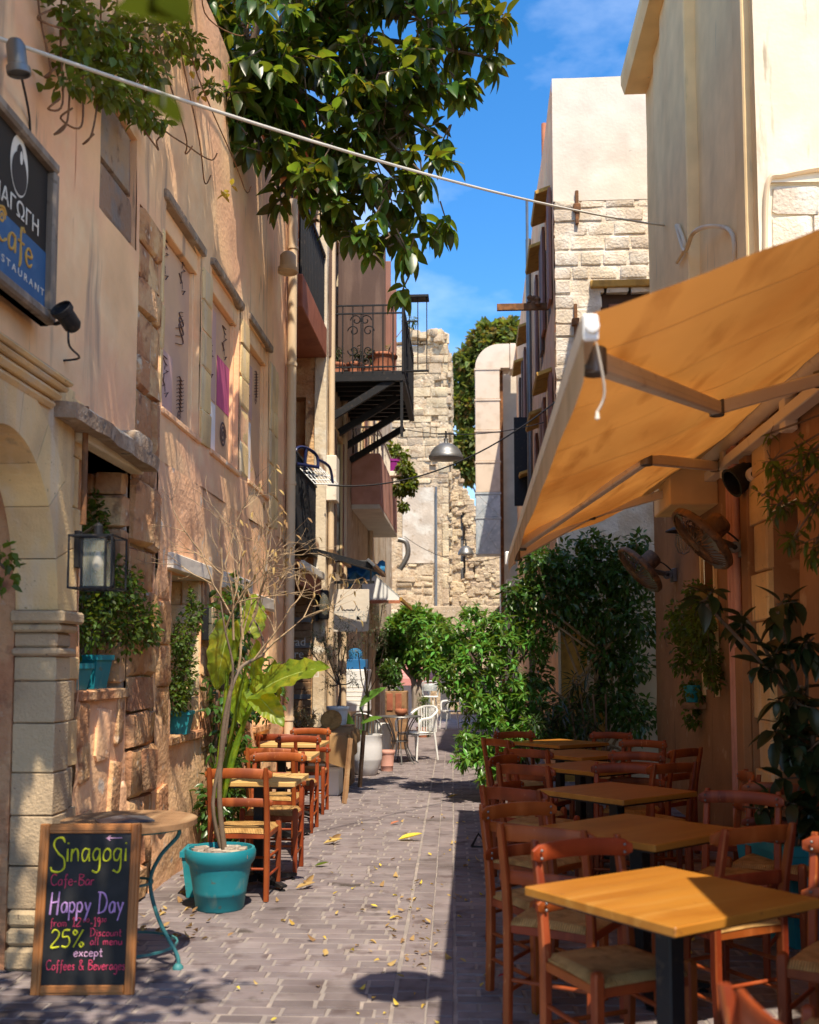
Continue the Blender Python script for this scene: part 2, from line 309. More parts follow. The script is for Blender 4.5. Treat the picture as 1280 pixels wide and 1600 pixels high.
def foliage(parent, places, shapes, m, nparts=0, name='leaf', rest='leaves', solo=None):
    """places: list of matrices. The nparts nearest the street become leaf objects, the rest one mesh."""
    key = lambda M: (M.translation - Vector((0, 0, EYE))).length
    places = sorted(places, key=key); ms = []
    for i, (vs, fs) in enumerate(shapes):
        me = bpy.data.meshes.new(name); me.from_pydata(vs, [], fs); me.materials.append(m)
        me.polygons.foreach_set('use_smooth', [True] * len(fs)); ms.append(me)
    for i, Mx in enumerate(places[:nparts]): obj(name, ms[i % len(ms)], parent, M=Mx)
    r = places[nparts:]
    if r:
        V = []; F = []; b = 0
        for si, (vs, fs) in enumerate(shapes):
            sub = r[si::len(shapes)]
            if not sub: continue
            A = np.array([np.array(Mx) for Mx in sub]); P = np.c_[np.array(vs), np.ones(len(vs))]
            Q = np.einsum('nij,kj->nki', A, P)[:, :, :3].reshape(-1, 3); V.append(Q)
            Fa = np.array(fs)[None] + (np.arange(len(sub)) * len(vs))[:, None, None] + b; F.append(Fa.reshape(-1, 4)); b += len(Q)
        V = np.concatenate(V); F = np.concatenate(F)
        me = bpy.data.meshes.new(rest); me.from_pydata(V.tolist(), [], F.tolist()); me.materials.append(m)
        me.polygons.foreach_set('use_smooth', [True] * len(F))
        o = obj(rest, me, parent); o['kind'] = 'stuff'
def rdir(rnd, zb=0.):
    while 1:
        v = Vector((rnd.uniform(-1, 1), rnd.uniform(-1, 1), rnd.uniform(-1, 1)))
        if .1 < v.length < 1: return (v.normalized() + Vector((0, 0, zb))).normalized()
def blob_pts(rnd, blobs, n, shell=.5):
    tot = sum(b[3] ** 2 if not hasattr(b[3], '__len__') else b[3][0] * b[3][2] for b in blobs); out = []
    for (x, y, z, r) in blobs:
        r3 = r if hasattr(r, '__len__') else (r, r, r)
        k = max(1, int(n * (r3[0] * r3[2]) / tot))
        for _ in range(k):
            d = rdir(rnd); q = (shell + (1 - shell) * rnd.random()) if rnd.random() < .75 else rnd.random()
            out.append((Vector((x + d.x * r3[0] * q, y + d.y * r3[1] * q, z + d.z * r3[2] * q)), d))
    return out
def scatter(rnd, blobs, n, size, droop=.3, jit=.8, shell=.5, sv=.35):
    out = []
    for p, d in blob_pts(rnd, blobs, n, shell):
        d2 = (d + rdir(rnd) * jit + Vector((0, 0, -droop))).normalized()
        out.append(orient(p, d2, rnd.uniform(-1, 1), size * rnd.uniform(1 - sv, 1 + sv)))
    return out
def whorls(rnd, blobs, nw, k, size, droop=.35, spread=.9, shell=.5, twig=None, stem=.12, zb=-.1, out_b=(0,0,0)):
    """clusters of k leaves at twig ends"""
    out = []
    for p, d in blob_pts(rnd, blobs, nw, shell):
        ax = (d + Vector(out_b) + rdir(rnd) * .6 + Vector((0, 0, zb))).normalized(); a = ax.orthogonal().normalized(); b = ax.cross(a); ph = rnd.random() * 6
        if twig is not None: twig.tube([p - ax * stem * 2.2, p - ax * stem, p + ax * stem], [size * .035, size * .03, size * .02], 4, cap=False)
        for i in range(k):
            w = ph + i * 2.4; t = i / k
            dd = (a * cos(w) + b * sin(w)) * spread + ax * (.15 + .9 * t) + Vector((0, 0, -droop))
            out.append(orient(p + ax * stem * (t * 1.6 - .8), dd, rnd.uniform(-.5, .5), size * rnd.uniform(.6, 1.18) * (1 - .25 * t)))
    return out
LS_ficus = [leafshape(1, .42, 5, f, c) for f, c in ((.12, .15), (.25, .35), (.35, .05), (.2, .5))]
LS_small = [leafshape(1, .6, 3, f, c) for f, c in ((.1, .2), (.3, .4), (.2, -.1))]
LS_ivy = [leafshape(1, .5, 3, f, c) for f, c in ((.15, .2), (.3, .45), (.2, 0.))]
LS_long = [leafshape(1, .3, 3, f, c) for f, c in ((.15, .2), (.25, .5))]
LS_thin = [leafshape(1, .16, 2, .1, .1), leafshape(1, .18, 2, .1, .35)]
# ---------------------------------------------------------------- ground and paving
g = MB().box((-150, -60, -.6), (150, 220, -.05)).build('ground', m_earth); tag(g, 'bare earth under and around the lane', 'ground', kind='structure')
pv = MB(); pv.grid(lambda u, v: Vector((-3.2 + 6.4 * u, -6 + 54 * v, -.0015 + .003 * noise.noise((u * 9, v * 60, 0)))), 24, 160)
pave = pv.build('pavement', m_joint); tag(pave, 'brick paved lane with pale joints between the two rows of tables', 'pavement', kind='structure')
def jx(x, y): return x - .0205 * (y - 4.6)          # the joints run a little askew to the house walls
rnd = random.Random(3); near = []; farb = MB(); pool = []
for k in range(10):
    b = MB().box((-.5, -.5, -.03), (.5, .5, 0.), .0)
    vs = [Vector(v) for v in b.v]; 
    q = MB(); r2 = random.Random(k); e = lambda: r2.uniform(.0, .035)
    c = [(-.5 + e(), -.5 + e()), (.5 - e(), -.5 + e()), (.5 - e(), .5 - e()), (-.5 + e(), .5 - e())]
    ins = [(x * .965, y * .93) for x, y in c]; tl = [r2.uniform(-.0015, .0015) for _ in range(4)]
    q.add([(x, y, -.03) for x, y in c] + [(x, y, -.003) for x, y in c] + [(ins[i][0], ins[i][1], tl[i]) for i in range(4)],
          [(i, (i + 1) % 4, 4 + (i + 1) % 4, 4 + i) for i in range(4)] + [(4 + i, 4 + (i + 1) % 4, 8 + (i + 1) % 4, 8 + i) for i in range(4)] + [(8, 9, 10, 11)])
    pool.append(q)
pool_me = [q.mesh('brick', m_brick) for q in pool]
def lay(cx, cy, lx, ly):
    x = jx(cx, cy); z = .003 + rnd.uniform(-.002, .0025); rz = .0205 + rnd.uniform(-.012, .012); k = rnd.randrange(10)
    vis = -2.4 < x < .25 and 4.5 < cy < 7.4
    if vis: near.append((x, cy, z, rz, lx, ly, k))
    else:
        Mx = TRS((x, cy, z), rz, (lx, ly, 1)); farb.add([Mx @ Vector(v) for v in pool[k].v], pool[k].f)
RP = .108; ROW0 = 3.2; row = 0
while ROW0 + row * RP < 19.5:
    y = ROW0 + row * RP; ly = RP - .011 + rnd.uniform(-.002, .002)
    x = -.36 - .006; first = True
    off = rnd.choice([0, .5, .33, .62])
    while x > -2.7:
        L0 = .215 * (off if first and off else 1) + rnd.uniform(-.012, .012); first = False
        if L0 > .05: lay(x - L0 / 2, y, L0 - .013, ly)
        x -= max(L0, .03)
    x = -.092; first = True
    while x < 2.3:
        L0 = .215 * (.5 if first and row % 2 else 1); first = False
        lay(x + L0 / 2 + .006, y, L0 - .013, ly); x += L0
    row += 1
y = 3.2
while y < 19.5:
    L0 = .215; lay(-.286, y, .139, L0 - .008); lay(-.152, y + .09, .119, L0 - .008); y += L0
near.sort(key=lambda b: b[1])
for (x, y, z, rz, lx, ly, k) in near[:300]: obj('brick', pool_me[k], pave, M=TRS((x, y, z), rz, (lx, ly, 1)))
for (x, y, z, rz, lx, ly, k) in near[300:]:
    Mx = TRS((x, y, z), rz, (lx, ly, 1)); farb.add([Mx @ Vector(v) for v in pool[k].v], pool[k].f)
farb.build('bricks', m_brick, pave, kind='stuff')
b = MB(); b.grid(lambda u, v: Vector((-3.1 + 6.2 * u, 19.45 + 28 * v, .0022)), 2, 8); fr_ = b.build('lane', m_brick); tag(fr_, 'far end of the paved lane beyond the white plastic chairs', 'lane', kind='structure')
# ---------------------------------------------------------------- walls with openings
def cuts(a, b, hs, res):
    s = sorted(set([a, b] + [h for h in hs if a < h < b])); out = []
    for p, q in zip(s, s[1:]):
        n = max(1, round((q - p) / res)); out += [p + (q - p) * i / n for i in range(n)]
    return out + [b]
def wall(mb, fn, u0, u1, v0, v1, holes=(), res=.12, amp=.008, fr=2., depth=.3, seed=0., reveal=True, solid=None):
    """fn(u, v, d) -> point, d > 0 goes out of the wall; holes = (u0,u1,v0,v1)"""
    U = cuts(u0, u1, [h[i] for h in holes for i in (0, 1)], res); V = cuts(v0, v1, [h[i] for h in holes for i in (2, 3)], res)
    id_ = {}
    def vert(i, j):
        if (i, j) not in id_:
            n = amp * (noise.noise((U[i] * fr, V[j] * fr, seed)) + .5 * noise.noise((U[i] * fr * 3, V[j] * fr * 3, seed + 4)))
            id_[i, j] = len(mb.v); mb.v.append(tuple(fn(U[i], V[j], n)))
        return id_[i, j]
    for i in range(len(U) - 1):
        for j in range(len(V) - 1):
            cu = (U[i] + U[i + 1]) / 2; cv = (V[j] + V[j + 1]) / 2
            if any(h[0] < cu < h[1] and h[2] < cv < h[3] for h in holes): continue
            mb.f.append((vert(i, j), vert(i + 1, j), vert(i + 1, j + 1), vert(i, j + 1))); mb.m.append(mb.mi)
    if reveal:
        for h in holes:
            a, b, c, d = h; e = .012
            P = [fn(a, c, e), fn(b, c, e), fn(b, d, e), fn(a, d, e)]; Q = [fn(a, c, -depth), fn(b, c, -depth), fn(b, d, -depth), fn(a, d, -depth)]
            P = [fn(x, y_, -.006) for x, y_ in ((a, c), (b, c), (b, d), (a, d))]
            mb.add(P + Q, [(0, 1, 5, 4), (1, 2, 6, 5), (2, 3, 7, 6), (3, 0, 4, 7), (4, 5, 6, 7)])
    if solid:
        P = [fn(u0, v0, -solid), fn(u1, v0, -solid), fn(u1, v1, -solid), fn(u0, v1, -solid)]; Q = [fn(u0, v0, -.01), fn(u1, v0, -.01), fn(u1, v1, -.01), fn(u0, v1, -.01)]
        mb.add(Q + P, [(0, 1, 5, 4), (1, 2, 6, 5), (2, 3, 7, 6), (3, 0, 4, 7), (4, 5, 6, 7)])
    return mb
def xw(X, sgn=1): return lambda u, v, d: Vector((X + sgn * d, u, v))       # wall along the lane
def yw(Y): return lambda u, v, d: Vector((u, Y - d, v))                    # wall facing down the lane
SP = {}
def stonepool(m):
    if m.name not in SP:
        r = random.Random(11); L = []
        for k in range(14):
            b = MB().box((-.5, -.5, -.5), (.5, .5, .5), .07, jit=.045, rnd=r); L.append(b.mesh('stone', m, 40))
        SP[m.name] = L
    return SP[m.name]
def stones(parent, fn, u0, u1, v0, v1, m, ch=(.14, .24), cl=(.2, .45), gap=.015, proud=.01, pj=.012, depth=.12, rnd=None, holes=(), name='stone', cap=300, skip=0., axis='x', tilt=.02):
    """courses of single stones, each its own object"""
    rnd = rnd or random.Random(5); P = stonepool(m); v = v0; n = 0
    while v < v1 - .03:
        h = min(rnd.uniform(*ch), v1 - v); 
        if v1 - v - h < ch[0] * .5: h = v1 - v
        u = u0
        while u < u1 - .02:
            l = min(rnd.uniform(*cl), u1 - u)
            if u1 - u - l < cl[0] * .5: l = u1 - u
            cu = u + l / 2; cv = v + h / 2
            if not any(q[0] < cu < q[1] and q[2] < cv < q[3] for q in holes) and rnd.random() >= skip and n < cap:
                c = fn(cu, cv, proud + rnd.uniform(-pj, pj) - depth / 2)
                sc = (depth, l - gap, h - gap) if axis == 'x' else (l - gap, depth, h - gap)
                obj(name, rnd.choice(P), parent, M=Matrix.Translation(c) @ Matrix.Rotation(rnd.uniform(-tilt, tilt), 4, 'X' if axis == 'x' else 'Y') @ Matrix.Diagonal((*sc, 1))); n += 1
            u += l
        v += h
    return n
# ---------------------------------------------------------------- left house with the stone portal
LX = -2.176
LH = thing('plastered_house', 'peach plastered house with exposed stone piers and an arched portal on the left', 'building', (LX, 8, 0))
openings = [(5.68, 6.5, 1.37, 2.74), (7.13, 8.12, 3.33, 4.82), (8.48, 9.53, 3.32, 4.86), (9.93, 10.93, 3.32, 4.88), (7.44, 8.3, 1.0, 2.2), (9.0, 9.9, .95, 2.2), (10.35, 11.1, .9, 2.1)]
mb = wall(MB(), xw(LX), 5.45, 12.0, 2.95, 7.0, [o for o in openings if o[2] > 3] + [(6.56, 7.06, 2.9, 4.55), (5.84, 6.5, 4.2, 4.95)], .11, .012, 1.6, .12)
mb.build('wall', m_plaster, LH, 60)
mb = wall(MB(), xw(LX), 5.66, 12.0, 0, 2.95, [o for o in openings if o[2] < 3] + [(6.5, 7.06, 0, 2.95)], .08, .028, 2.3, .42, 7.)
mb.build('wall', m_pink, LH, 60)
mb = wall(MB(), xw(LX), -3, 5.46, 3.06, 7.0, [], .3, .012, 1.6, seed=3.); mb.build('wall', m_plaster, LH, 60)
b = MB(); b.box((LX - 6, 12.0 - .3, 0), (LX - .02, 11.999, 6.9)); b.box((LX - 6, -3, 6.85), (LX - .05, 11.98, 7.0)); b.box((LX - .5, 5.6, -.02), (LX - .44, 12, 6.8)); b.build('side_wall', m_plaster, LH)
rn = random.Random(21)
m_jambd = mat('weathered stone', (.34, .22, .14), .92, [((.26, .22, .19), 4, .46, .6, ONE), ((.16, .1, .07), 9, .58, .7, ONE)], .9, 26, .02, objrnd=.12)
stones(LH, xw(LX), 6.51, 7.06, 0, 2.72, m_jamb, (.2, .34), (.24, .5), .012, .02, .025, .3, rn)
stones(LH, xw(LX), 6.58, 7.05, 2.72, 4.55, m_jamb, (.22, .4), (.2, .45), .01, .0, .02, .3, rn)
MB().box((LX - .3, 6.51, .01), (LX - .025, 7.055, 4.545)).build('core', m_mortar, LH)
stones(LH, xw(LX), 5.86, 6.48, 4.22, 4.94, m_jambd, (.3, .36), (.6, .7), .02, -.03, .01, .1, rn)
for (a, c, z0, z1) in ((8.15, 8.46, 3.3, 4.75), (9.56, 9.91, 3.3, 4.8), (10.97, 11.45, 3.0, 4.8), (7.06, 7.12, 3.35, 4.6)):
    stones(LH, xw(LX), a, c, z0, z1, m_ashlar, (.24, .42), (.2, .4), .008, .012, .006, .1, rn)
for (a, c, z0, z1) in ((8.33, 8.6, .2, 2.2), (9.92, 10.2, .1, 2.2), (7.1, 7.40, 1.05, 2.2)):
    stones(LH, xw(LX), a, c, z0, z1, m_jamb, (.2, .34), (.2, .4), .01, .012, .01, .1, rn)
for (yy, zz, l, h) in ((5.78, .98, .13, .22), (6.08, 1.12, .2, .3), (6.36, 1.2, .1, .3), (6.28, .72, .16, .45), (6.02, .5, .24, .2), (6.42, .55, .12, .5), (5.8, .62, .22, .16), (6.15, .2, .3, .22), (7.3, .55, .2, .25), (8.8, .6, .2, .2), (5.74, 1.18, .16, .26)):
    o = obj('stone', rn.choice(stonepool(m_jamb if rn.random() < .7 else m_pink)), LH, M=TRS((LX - .03, yy, zz), 0, (.10, l, h), rx=rn.uniform(-.2, .2)))
# lintels, slabs, sills of the upper windows with their printed posters
m_post = mat('poster film', (.86, .55, .33), .6, [((.76, .48, .33), 1.4, .48, .6, ONE)], var=.06, transl=(.6, .45, .36), tw=.2)
m_pink2 = flat('poster magenta', (.50, .10, .22)); m_lil = flat('poster lilac', (.60, .38, .33)); m_ink = flat('poster ink', (.16, .10, .09)); m_pwh = flat('poster white', (.78, .74, .74))
def spiral(mb, y, z, r, x, turns=2.2, w=.008):
    mb.tube([(x, y + r * (1 - i / 40 * .85) * cos(i / 40 * turns * 6.28), z + r * (1 - i / 40 * .85) * sin(i / 40 * turns * 6.28)) for i in range(41)], w, 4, flat=.3)
for wi, (a, c, z0, z1) in enumerate(openings[1:4]):
    fr = MB(); fr.box((LX - .10, a, z1 - .16), (LX - .03, c, z1), .006); fr.box((LX - .1, a, z0), (LX - .055, a + .04, z1 - .165), .004); fr.box((LX - .1, c - .04, z0), (LX - .055, c, z1 - .165), .004)
    w_ = fr.build('window', m_plaster, LH)
    MB().box((LX - .098, a + .04, z0), (LX - .085, c - .04, z1 - .17)).build('poster', m_post, w_)
    xx = LX - .082; W_ = c - a - .08; q = lambda f: a + .04 + W_ * f
    b1 = MB()
    if wi == 0:
        b1.box((xx - .002, q(.02), z0 + .72), (xx, q(.24), z0 + 1.08)); b1.build('print', m_pink2, w_)
        MB().box((xx - .002, q(.2), z0 + .05), (xx, q(.52), z0 + .5)).build('print', m_lil, w_)
    elif wi == 1:
        b1.box((xx - .002, q(.5), z0 + .5), (xx, q(.98), z0 + .95)); b1.build('print', m_pink2, w_)
        MB().box((xx - .002, q(.02), z0 + .5), (xx, q(.44), z0 + 1.3)).build('print', m_lil, w_); MB().box((xx - .002, q(.02), z0 + .02), (xx, q(.46), z0 + .48)).build('print', m_pwh, w_)
    else:
        b1.box((xx - .002, q(.02), z0 + .7), (xx, q(.55), z0 + 1.25)); b1.build('print', m_lil, w_); MB().box((xx - .002, q(.02), z0 + .02), (xx, q(.5), z0 + .66)).build('print', m_pwh, w_)
    b1 = MB()
    for (fy, fz, kind) in ((.25, 1.15, 0), (.75, 1.2, 0), (.7, .78, 1), (.3, .28, 0), (.75, .25, 2)) if wi == 0 else ((.75, 1.1, 0), (.25, .8, 0), (.75, .28, 3)) if wi == 1 else ((.3, 1.0, 0), (.75, 1.1, 2)):
        b1 = MB(); y_, z_ = q(fy), z0 + fz; x_ = LX - .079
        if kind == 3: spiral(b1, y_, z_, .12, x_, 2.6, .011)
        elif kind == 2:
            for k in range(9): b1.tube([(x_, y_ - .09, z_ - .1 + k * .03), (x_, y_ - .03, z_ - .075 + k * .03), (x_, y_ + .03, z_ - .1 + k * .03), (x_, y_ + .09, z_ - .075 + k * .03)], .006, 4, flat=.3)
            spiral(b1, y_ - .02, z_ - .15, .05, x_, 1.5, .007)
        elif kind == 1:
            for k in range(3): b1.tube(curve([(x_, y_ - .1, z_ - .14 + k * .06), (x_, y_ + .1, z_ - .08 + k * .07), (x_, y_ - .02, z_ + .02 + k * .05), (x_, y_ + .08, z_ + .1 + k * .03)]), .007, 4, flat=.3)
        else:
            for k in range(7):
                w = k * .9; b1.tube([(x_, y_ + .025 * cos(w), z_ - .12 + .04 * k), (x_, y_ + .085 * cos(w * 1.7), z_ - .12 + .04 * k + .05), (x_, y_ - .06 * sin(w), z_ - .1 + .045 * k)], .007, 4, flat=.3)
        b1.build('motif', m_ink, w_)
    lb = MB().box((LX - .12, a - .06, z1), (LX + .035, c + .05, z1 + .07), .012, jit=.006); lb.build('lintel', m_slate, LH)
    MB().box((LX - .1, a - .02, z0 - .05), (LX + .02, c + .02, z0), .01).build('sill', m_pink, LH)
MB().box((LX - .4, 5.52, 2.74), (LX + .075, 6.53, 2.93), .008).build('lintel_board', m_cream2, LH)
sl = MB(); n_ = 14; sy0 = onx(118, 640, LX + .15).y; sy1 = onx(248, 690, LX + .18).y; sz0 = onx(118, 622, LX + .15).z
for i in range(n_):
    t0, t1 = i / n_, (i + 1) / n_; f = lambda t: sz0 - .04 * t * t + .012 * noise.noise((t * 6, 1, 0)); gx = lambda t: LX + .15 + .04 * noise.noise((t * 5, 2, 0)) + .03 * t
    y0, y1 = sy0 + (sy1 - sy0) * t0, sy0 + (sy1 - sy0) * t1; A = [(LX - .2, y0, f(t0) - .08), (gx(t0), y0, f(t0) - .1), (gx(t0) + .01, y0, f(t0) - .02), (LX - .2, y0, f(t0) + .02)]; B = [(LX - .2, y1, f(t1) - .08), (gx(t1), y1, f(t1) - .1), (gx(t1) + .01, y1, f(t1) - .02), (LX - .2, y1, f(t1) + .02)]
    sl.add(A + B, [(0, 1, 5, 4), (1, 2, 6, 5), (2, 3, 7, 6), (3, 0, 4, 7)] + ([(3, 2, 1, 0)] if i == 0 else []) + ([(4, 5, 6, 7)] if i == n_ - 1 else []))
sl.build('stone_slab', m_slate, LH)
obj('stone', stonepool(m_slate)[3], LH, M=TRS((LX + .0, sy1 - .02, sz0 - .0), 0, (.2, .3, .2)))
for (a, c, zt) in ((7.3, 8.42, 2.2), (8.9, 10.0, 2.2), (10.25, 11.2, 2.1)):
    MB().box((LX - .3, a, zt), (LX + .05, c, zt + .13), .012, jit=.008).build('lintel', m_white, LH)
for (a, c, zt) in ((5.68, 6.5, 1.37), (7.42, 8.3, 1.0), (8.98, 9.92, .95), (10.33, 11.12, .9)):
    l = (c - a) / 4
    for k in range(4): MB().box((LX - .4, a + k * l + .004, zt - .05), (LX + .03, a + (k + 1) * l - .004, zt + .012), .008, jit=.004).build('tile', m_jamb, LH)
MB().box((LX - .55, 6.47, 1.3), (LX - .02, 6.53, 2.74)).build('core', m_mortar, LH)
stones(LH, yw(6.47), LX - .5, LX - .01, 1.4, 2.74, m_jamb, (.18, .3), (.2, .36), .01, .05, .02, .1, rn, axis='y')
stones(LH, yw(8.3), LX - .4, LX - .01, 1.02, 2.2, m_ashlar, (.2, .3), (.2, .36), .01, .03, .02, .1, rn, axis='y')
stones(LH, yw(9.9), LX - .4, LX - .01, .97, 2.2, m_ashlar, (.2, .3), (.2, .36), .01, .03, .02, .1, rn, axis='y')
# portal: jamb blocks, capital, voussoirs, cornice
PX = LX + .05; ro = .04
pt = MB(); pt.box((LX - .5, 3.3, 0), (LX + .0, 3.36, 3.0))
AC, AZ, AW, AH = 4.63, 1.78, .62, .84
def arcp(t, r=0.): return (AC + (AW + r) * cos(t), AZ + (AH + r) * sin(t))
DEP = .20
z = .30; k = 0
while z < 1.55:
    h = .215 if k % 2 == 0 else .25; h = min(h, 1.57 - z)
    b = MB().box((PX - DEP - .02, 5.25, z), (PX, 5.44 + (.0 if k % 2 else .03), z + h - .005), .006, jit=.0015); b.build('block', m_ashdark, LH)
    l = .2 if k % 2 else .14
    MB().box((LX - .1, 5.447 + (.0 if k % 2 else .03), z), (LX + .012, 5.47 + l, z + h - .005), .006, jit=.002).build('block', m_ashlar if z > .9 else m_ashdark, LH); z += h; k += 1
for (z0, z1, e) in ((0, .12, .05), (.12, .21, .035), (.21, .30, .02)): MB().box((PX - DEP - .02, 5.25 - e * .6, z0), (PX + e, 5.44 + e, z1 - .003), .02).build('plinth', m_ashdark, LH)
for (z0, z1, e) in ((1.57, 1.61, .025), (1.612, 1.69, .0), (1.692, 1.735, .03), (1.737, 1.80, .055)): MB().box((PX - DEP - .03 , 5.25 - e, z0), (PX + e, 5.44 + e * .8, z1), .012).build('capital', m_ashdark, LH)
NV = 9
for i in range(NV):
    t0 = pi * i / NV; t1 = pi * (i + 1) / NV - .008
    if i == 0: t0 = .03
    if i > 5: break
    A = [arcp(t0 + (t1 - t0) * j / 4) for j in range(5)]; Bq = [arcp(t1 - (t1 - t0) * j / 4, .26) for j in range(5)]
    b = MB(); b.prism([(p[0], p[1]) for p in A + Bq], DEP + .03, Matrix(((0, 0, 1, PX - DEP - .03), (1, 0, 0, 0), (0, 1, 0, 0), (0, 0, 0, 1)))); b.build('voussoir', m_ashlar, LH)
# spandrel ashlar
sp = MB()
poly = [arcp(.03 + 2.3 * j / 20, .264) for j in range(21)]
top = [(poly[-1][0], 2.98), (5.47, 2.98), (5.47, 1.81)]
for j in range(20):
    p, q = poly[j], poly[j + 1]
    yy0, yy1 = p[0], q[0]
    sp.add([(PX - .012, p[0], p[1]), (PX - .012, 5.445 if j < 4 else p[0], 2.99 if j >= 4 else p[1]), (PX - .012, 5.445 if j < 4 else q[0], 2.99 if j >= 4 else q[1]), (PX - .012, q[0], q[1])], [(0, 1, 2, 3)])
sp.box((PX - .2, poly[4][0], 1.82), (PX - .013, 5.445, 2.99)); sp.build('spandrel', m_ashlar, LH)
z = 1.82
for k, h in enumerate((.26, .3, .28, .32)):
    MB().box((LX - .1, 5.45, z), (LX + .014, 5.47 + (.18 if k % 2 else .12), z + h - .006), .006, jit=.002).build('block', m_ashlar, LH); z += h
ce_ = onx(116, 598, PX + .09)
for (z0, z1, e) in ((-.15, -.105, .02), (-.103, -.06, .05), (-.058, -.03, .075), (-.028, .0, .095)): MB().box((LX - .2, 3.2, ce_.z + z0), (PX + e, ce_.y - .05 + e * .5, ce_.z + z1), .018).build('cornice', m_ashlar, LH)
MB().box((LX - .9, 3.3, 0), (LX - .8, 5.3, 3.)).build('door', m_shut, LH)
b = MB(); b.box((LX - .85, 5.24, 0), (PX - DEP - .021, 5.34, 2.9)); b.build('inner_jamb', m_jamb, LH)
# drain pipe at the far corner
b = MB(); b.tube([(LX + .075, 11.9, 0), (LX + .075, 11.9, 7.0)], .055, 10)
for zz in (.9, 2.2, 3.6, 5.0, 6.4): b.tube([(LX + .075, 11.9, zz), (LX + .075, 11.9, zz + .04)], .064, 10)
b.build('drainpipe', m_ivory, LH, 50)
b = MB(); b.tube([(PX + .02, 5.52, 2.28), (PX + .02, 5.52, 2.93)], .017, 8); b.tube([(PX + .02, 5.52, 2.80), (PX + .02, 5.52, 2.83)], .023, 8); b.build('conduit', m_rust, LH, 50)
# ---------------------------------------------------------------- right house under the awning
RX = 2.136
RH = thing('ochre_house', 'ochre rendered house with pilasters and an eave behind the orange awning', 'building', (RX, 8, 0))
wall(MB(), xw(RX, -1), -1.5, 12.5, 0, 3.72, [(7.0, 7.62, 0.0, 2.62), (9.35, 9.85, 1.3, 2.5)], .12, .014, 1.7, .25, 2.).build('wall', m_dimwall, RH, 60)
b = MB(); b.box((RX + .03, -1.5, 3.6), (RX + 3, 7.73, 3.72)); b.box((RX + .01, -1.52, 0), (RX + 3, -1.5, 3.7)); b.build('terrace', m_cream2, RH)
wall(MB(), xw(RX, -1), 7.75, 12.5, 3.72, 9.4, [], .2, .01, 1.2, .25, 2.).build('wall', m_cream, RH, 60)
wall(MB(), yw(7.75), RX + .0, RX + 5, 3.6, 9.4, [(RX + .09, RX + .62, 3.7, 5.12)], .12, .02, 1.2, .03, 2.).build('wall', m_cream2, RH, 60)
b = MB(); b.box((RX + .01, 12.45, 0), (RX + 5, 12.5, 9.4)); b.box((RX + .02, 7.78, 9.3), (RX + 5, 12.45, 9.4)); b.build('rear_wall', m_cream, RH)
for (y0, y1, e) in ((9.72, 10.95, .11), (7.86, 8.14, .06)): MB().box((RX - e, y0, 3.4), (RX + .02, y1, 9.35), .012).build('pilaster', m_cream, RH)
MB().box((RX - .05, 11.2, 3.4), (RX + .02, 11.7, 9.3), .01).build('pilaster', m_cream, RH)
b = MB(); b.prism([(RX - .30, 8.62), (RX - .26, 8.50), (RX + .03, 8.50), (RX + .03, 8.86), (RX - .30, 8.74)], 1.9, Matrix(((1, 0, 0, 0), (0, 0, 1, 10.6), (0, 1, 0, 0), (0, 0, 0, 1)))); b.build('eave', m_cream, RH)
b = MB(); b.tube(curve([onx(x_, y_, RX - o_) for x_, y_, o_ in ((1057, 352, .14), (1070, 392, .15), (1082, 366, .15), (1100, 355, .14), (1125, 354, .05), (1142, 362, .04), (1148, 385, .04), (1146, 425, .04))], 6), .02, 6); b.tube(curve([onx(x_, y_, RX - .14) for x_, y_ in ((1060, 352), (1070, 385), (1058, 410))]), .018, 6); b.build('cable', m_ivory, RH, 60)
b = MB(); b.tube(curve([(RX + .04, 7.74, 4.6), (RX + .07, 7.73, 5.1), (RX + .2, 7.73, 5.17), (RX + .6, 7.73, 5.22), (RX + .66, 7.73, 5.1), (RX + .62, 7.73, 4.2)], 5), .022, 6); b.build('pipe', m_ivory, RH, 60)
stones(RH, yw(7.75), RX + .11, RX + .6, 3.75, 5.1, m_whitest, (.3, .4), (.22, .4), .012, -.005, .01, .08, rn, axis='y')
# lower wall fittings
b = MB(); b.box((RX - .06, 8.05, 0), (RX + .01, 8.25, 3.5), .008); b.box((RX - .13, 8.04, .0), (RX - .062, 8.24, 1.66), .008); b.build('pipe_casing', m_dimwall, RH)
for yy in (8.42, 8.52, 8.62): MB().tube([(RX - .05, yy, 0), (RX - .05, yy, 3.45)], .03, 8).build('pipe', m_salmon, RH, 50)
for k in range(10): MB().box((RX - .04, 7.62, .05 + k * .36), (RX + .02, 7.95 + (.12 if k % 2 else 0), .05 + k * .36 + .35), .01, jit=.004).build('block', m_ashlar, RH)
b = MB(); b.box((RX - .42, 9.2, 2.92), (RX + .0, 10.0, 3.24), .01); b.build('beam_end', m_cream, RH)
b = MB(); b.box((RX - .03, 9.3, 1.25), (RX - .004, 9.36, 2.55)); b.box((RX - .03, 9.84, 1.25), (RX - .004, 9.9, 2.55)); b.box((RX - .03, 9.36, 2.5), (RX - .004, 9.84, 2.55)); b.build('window', m_cream, RH)
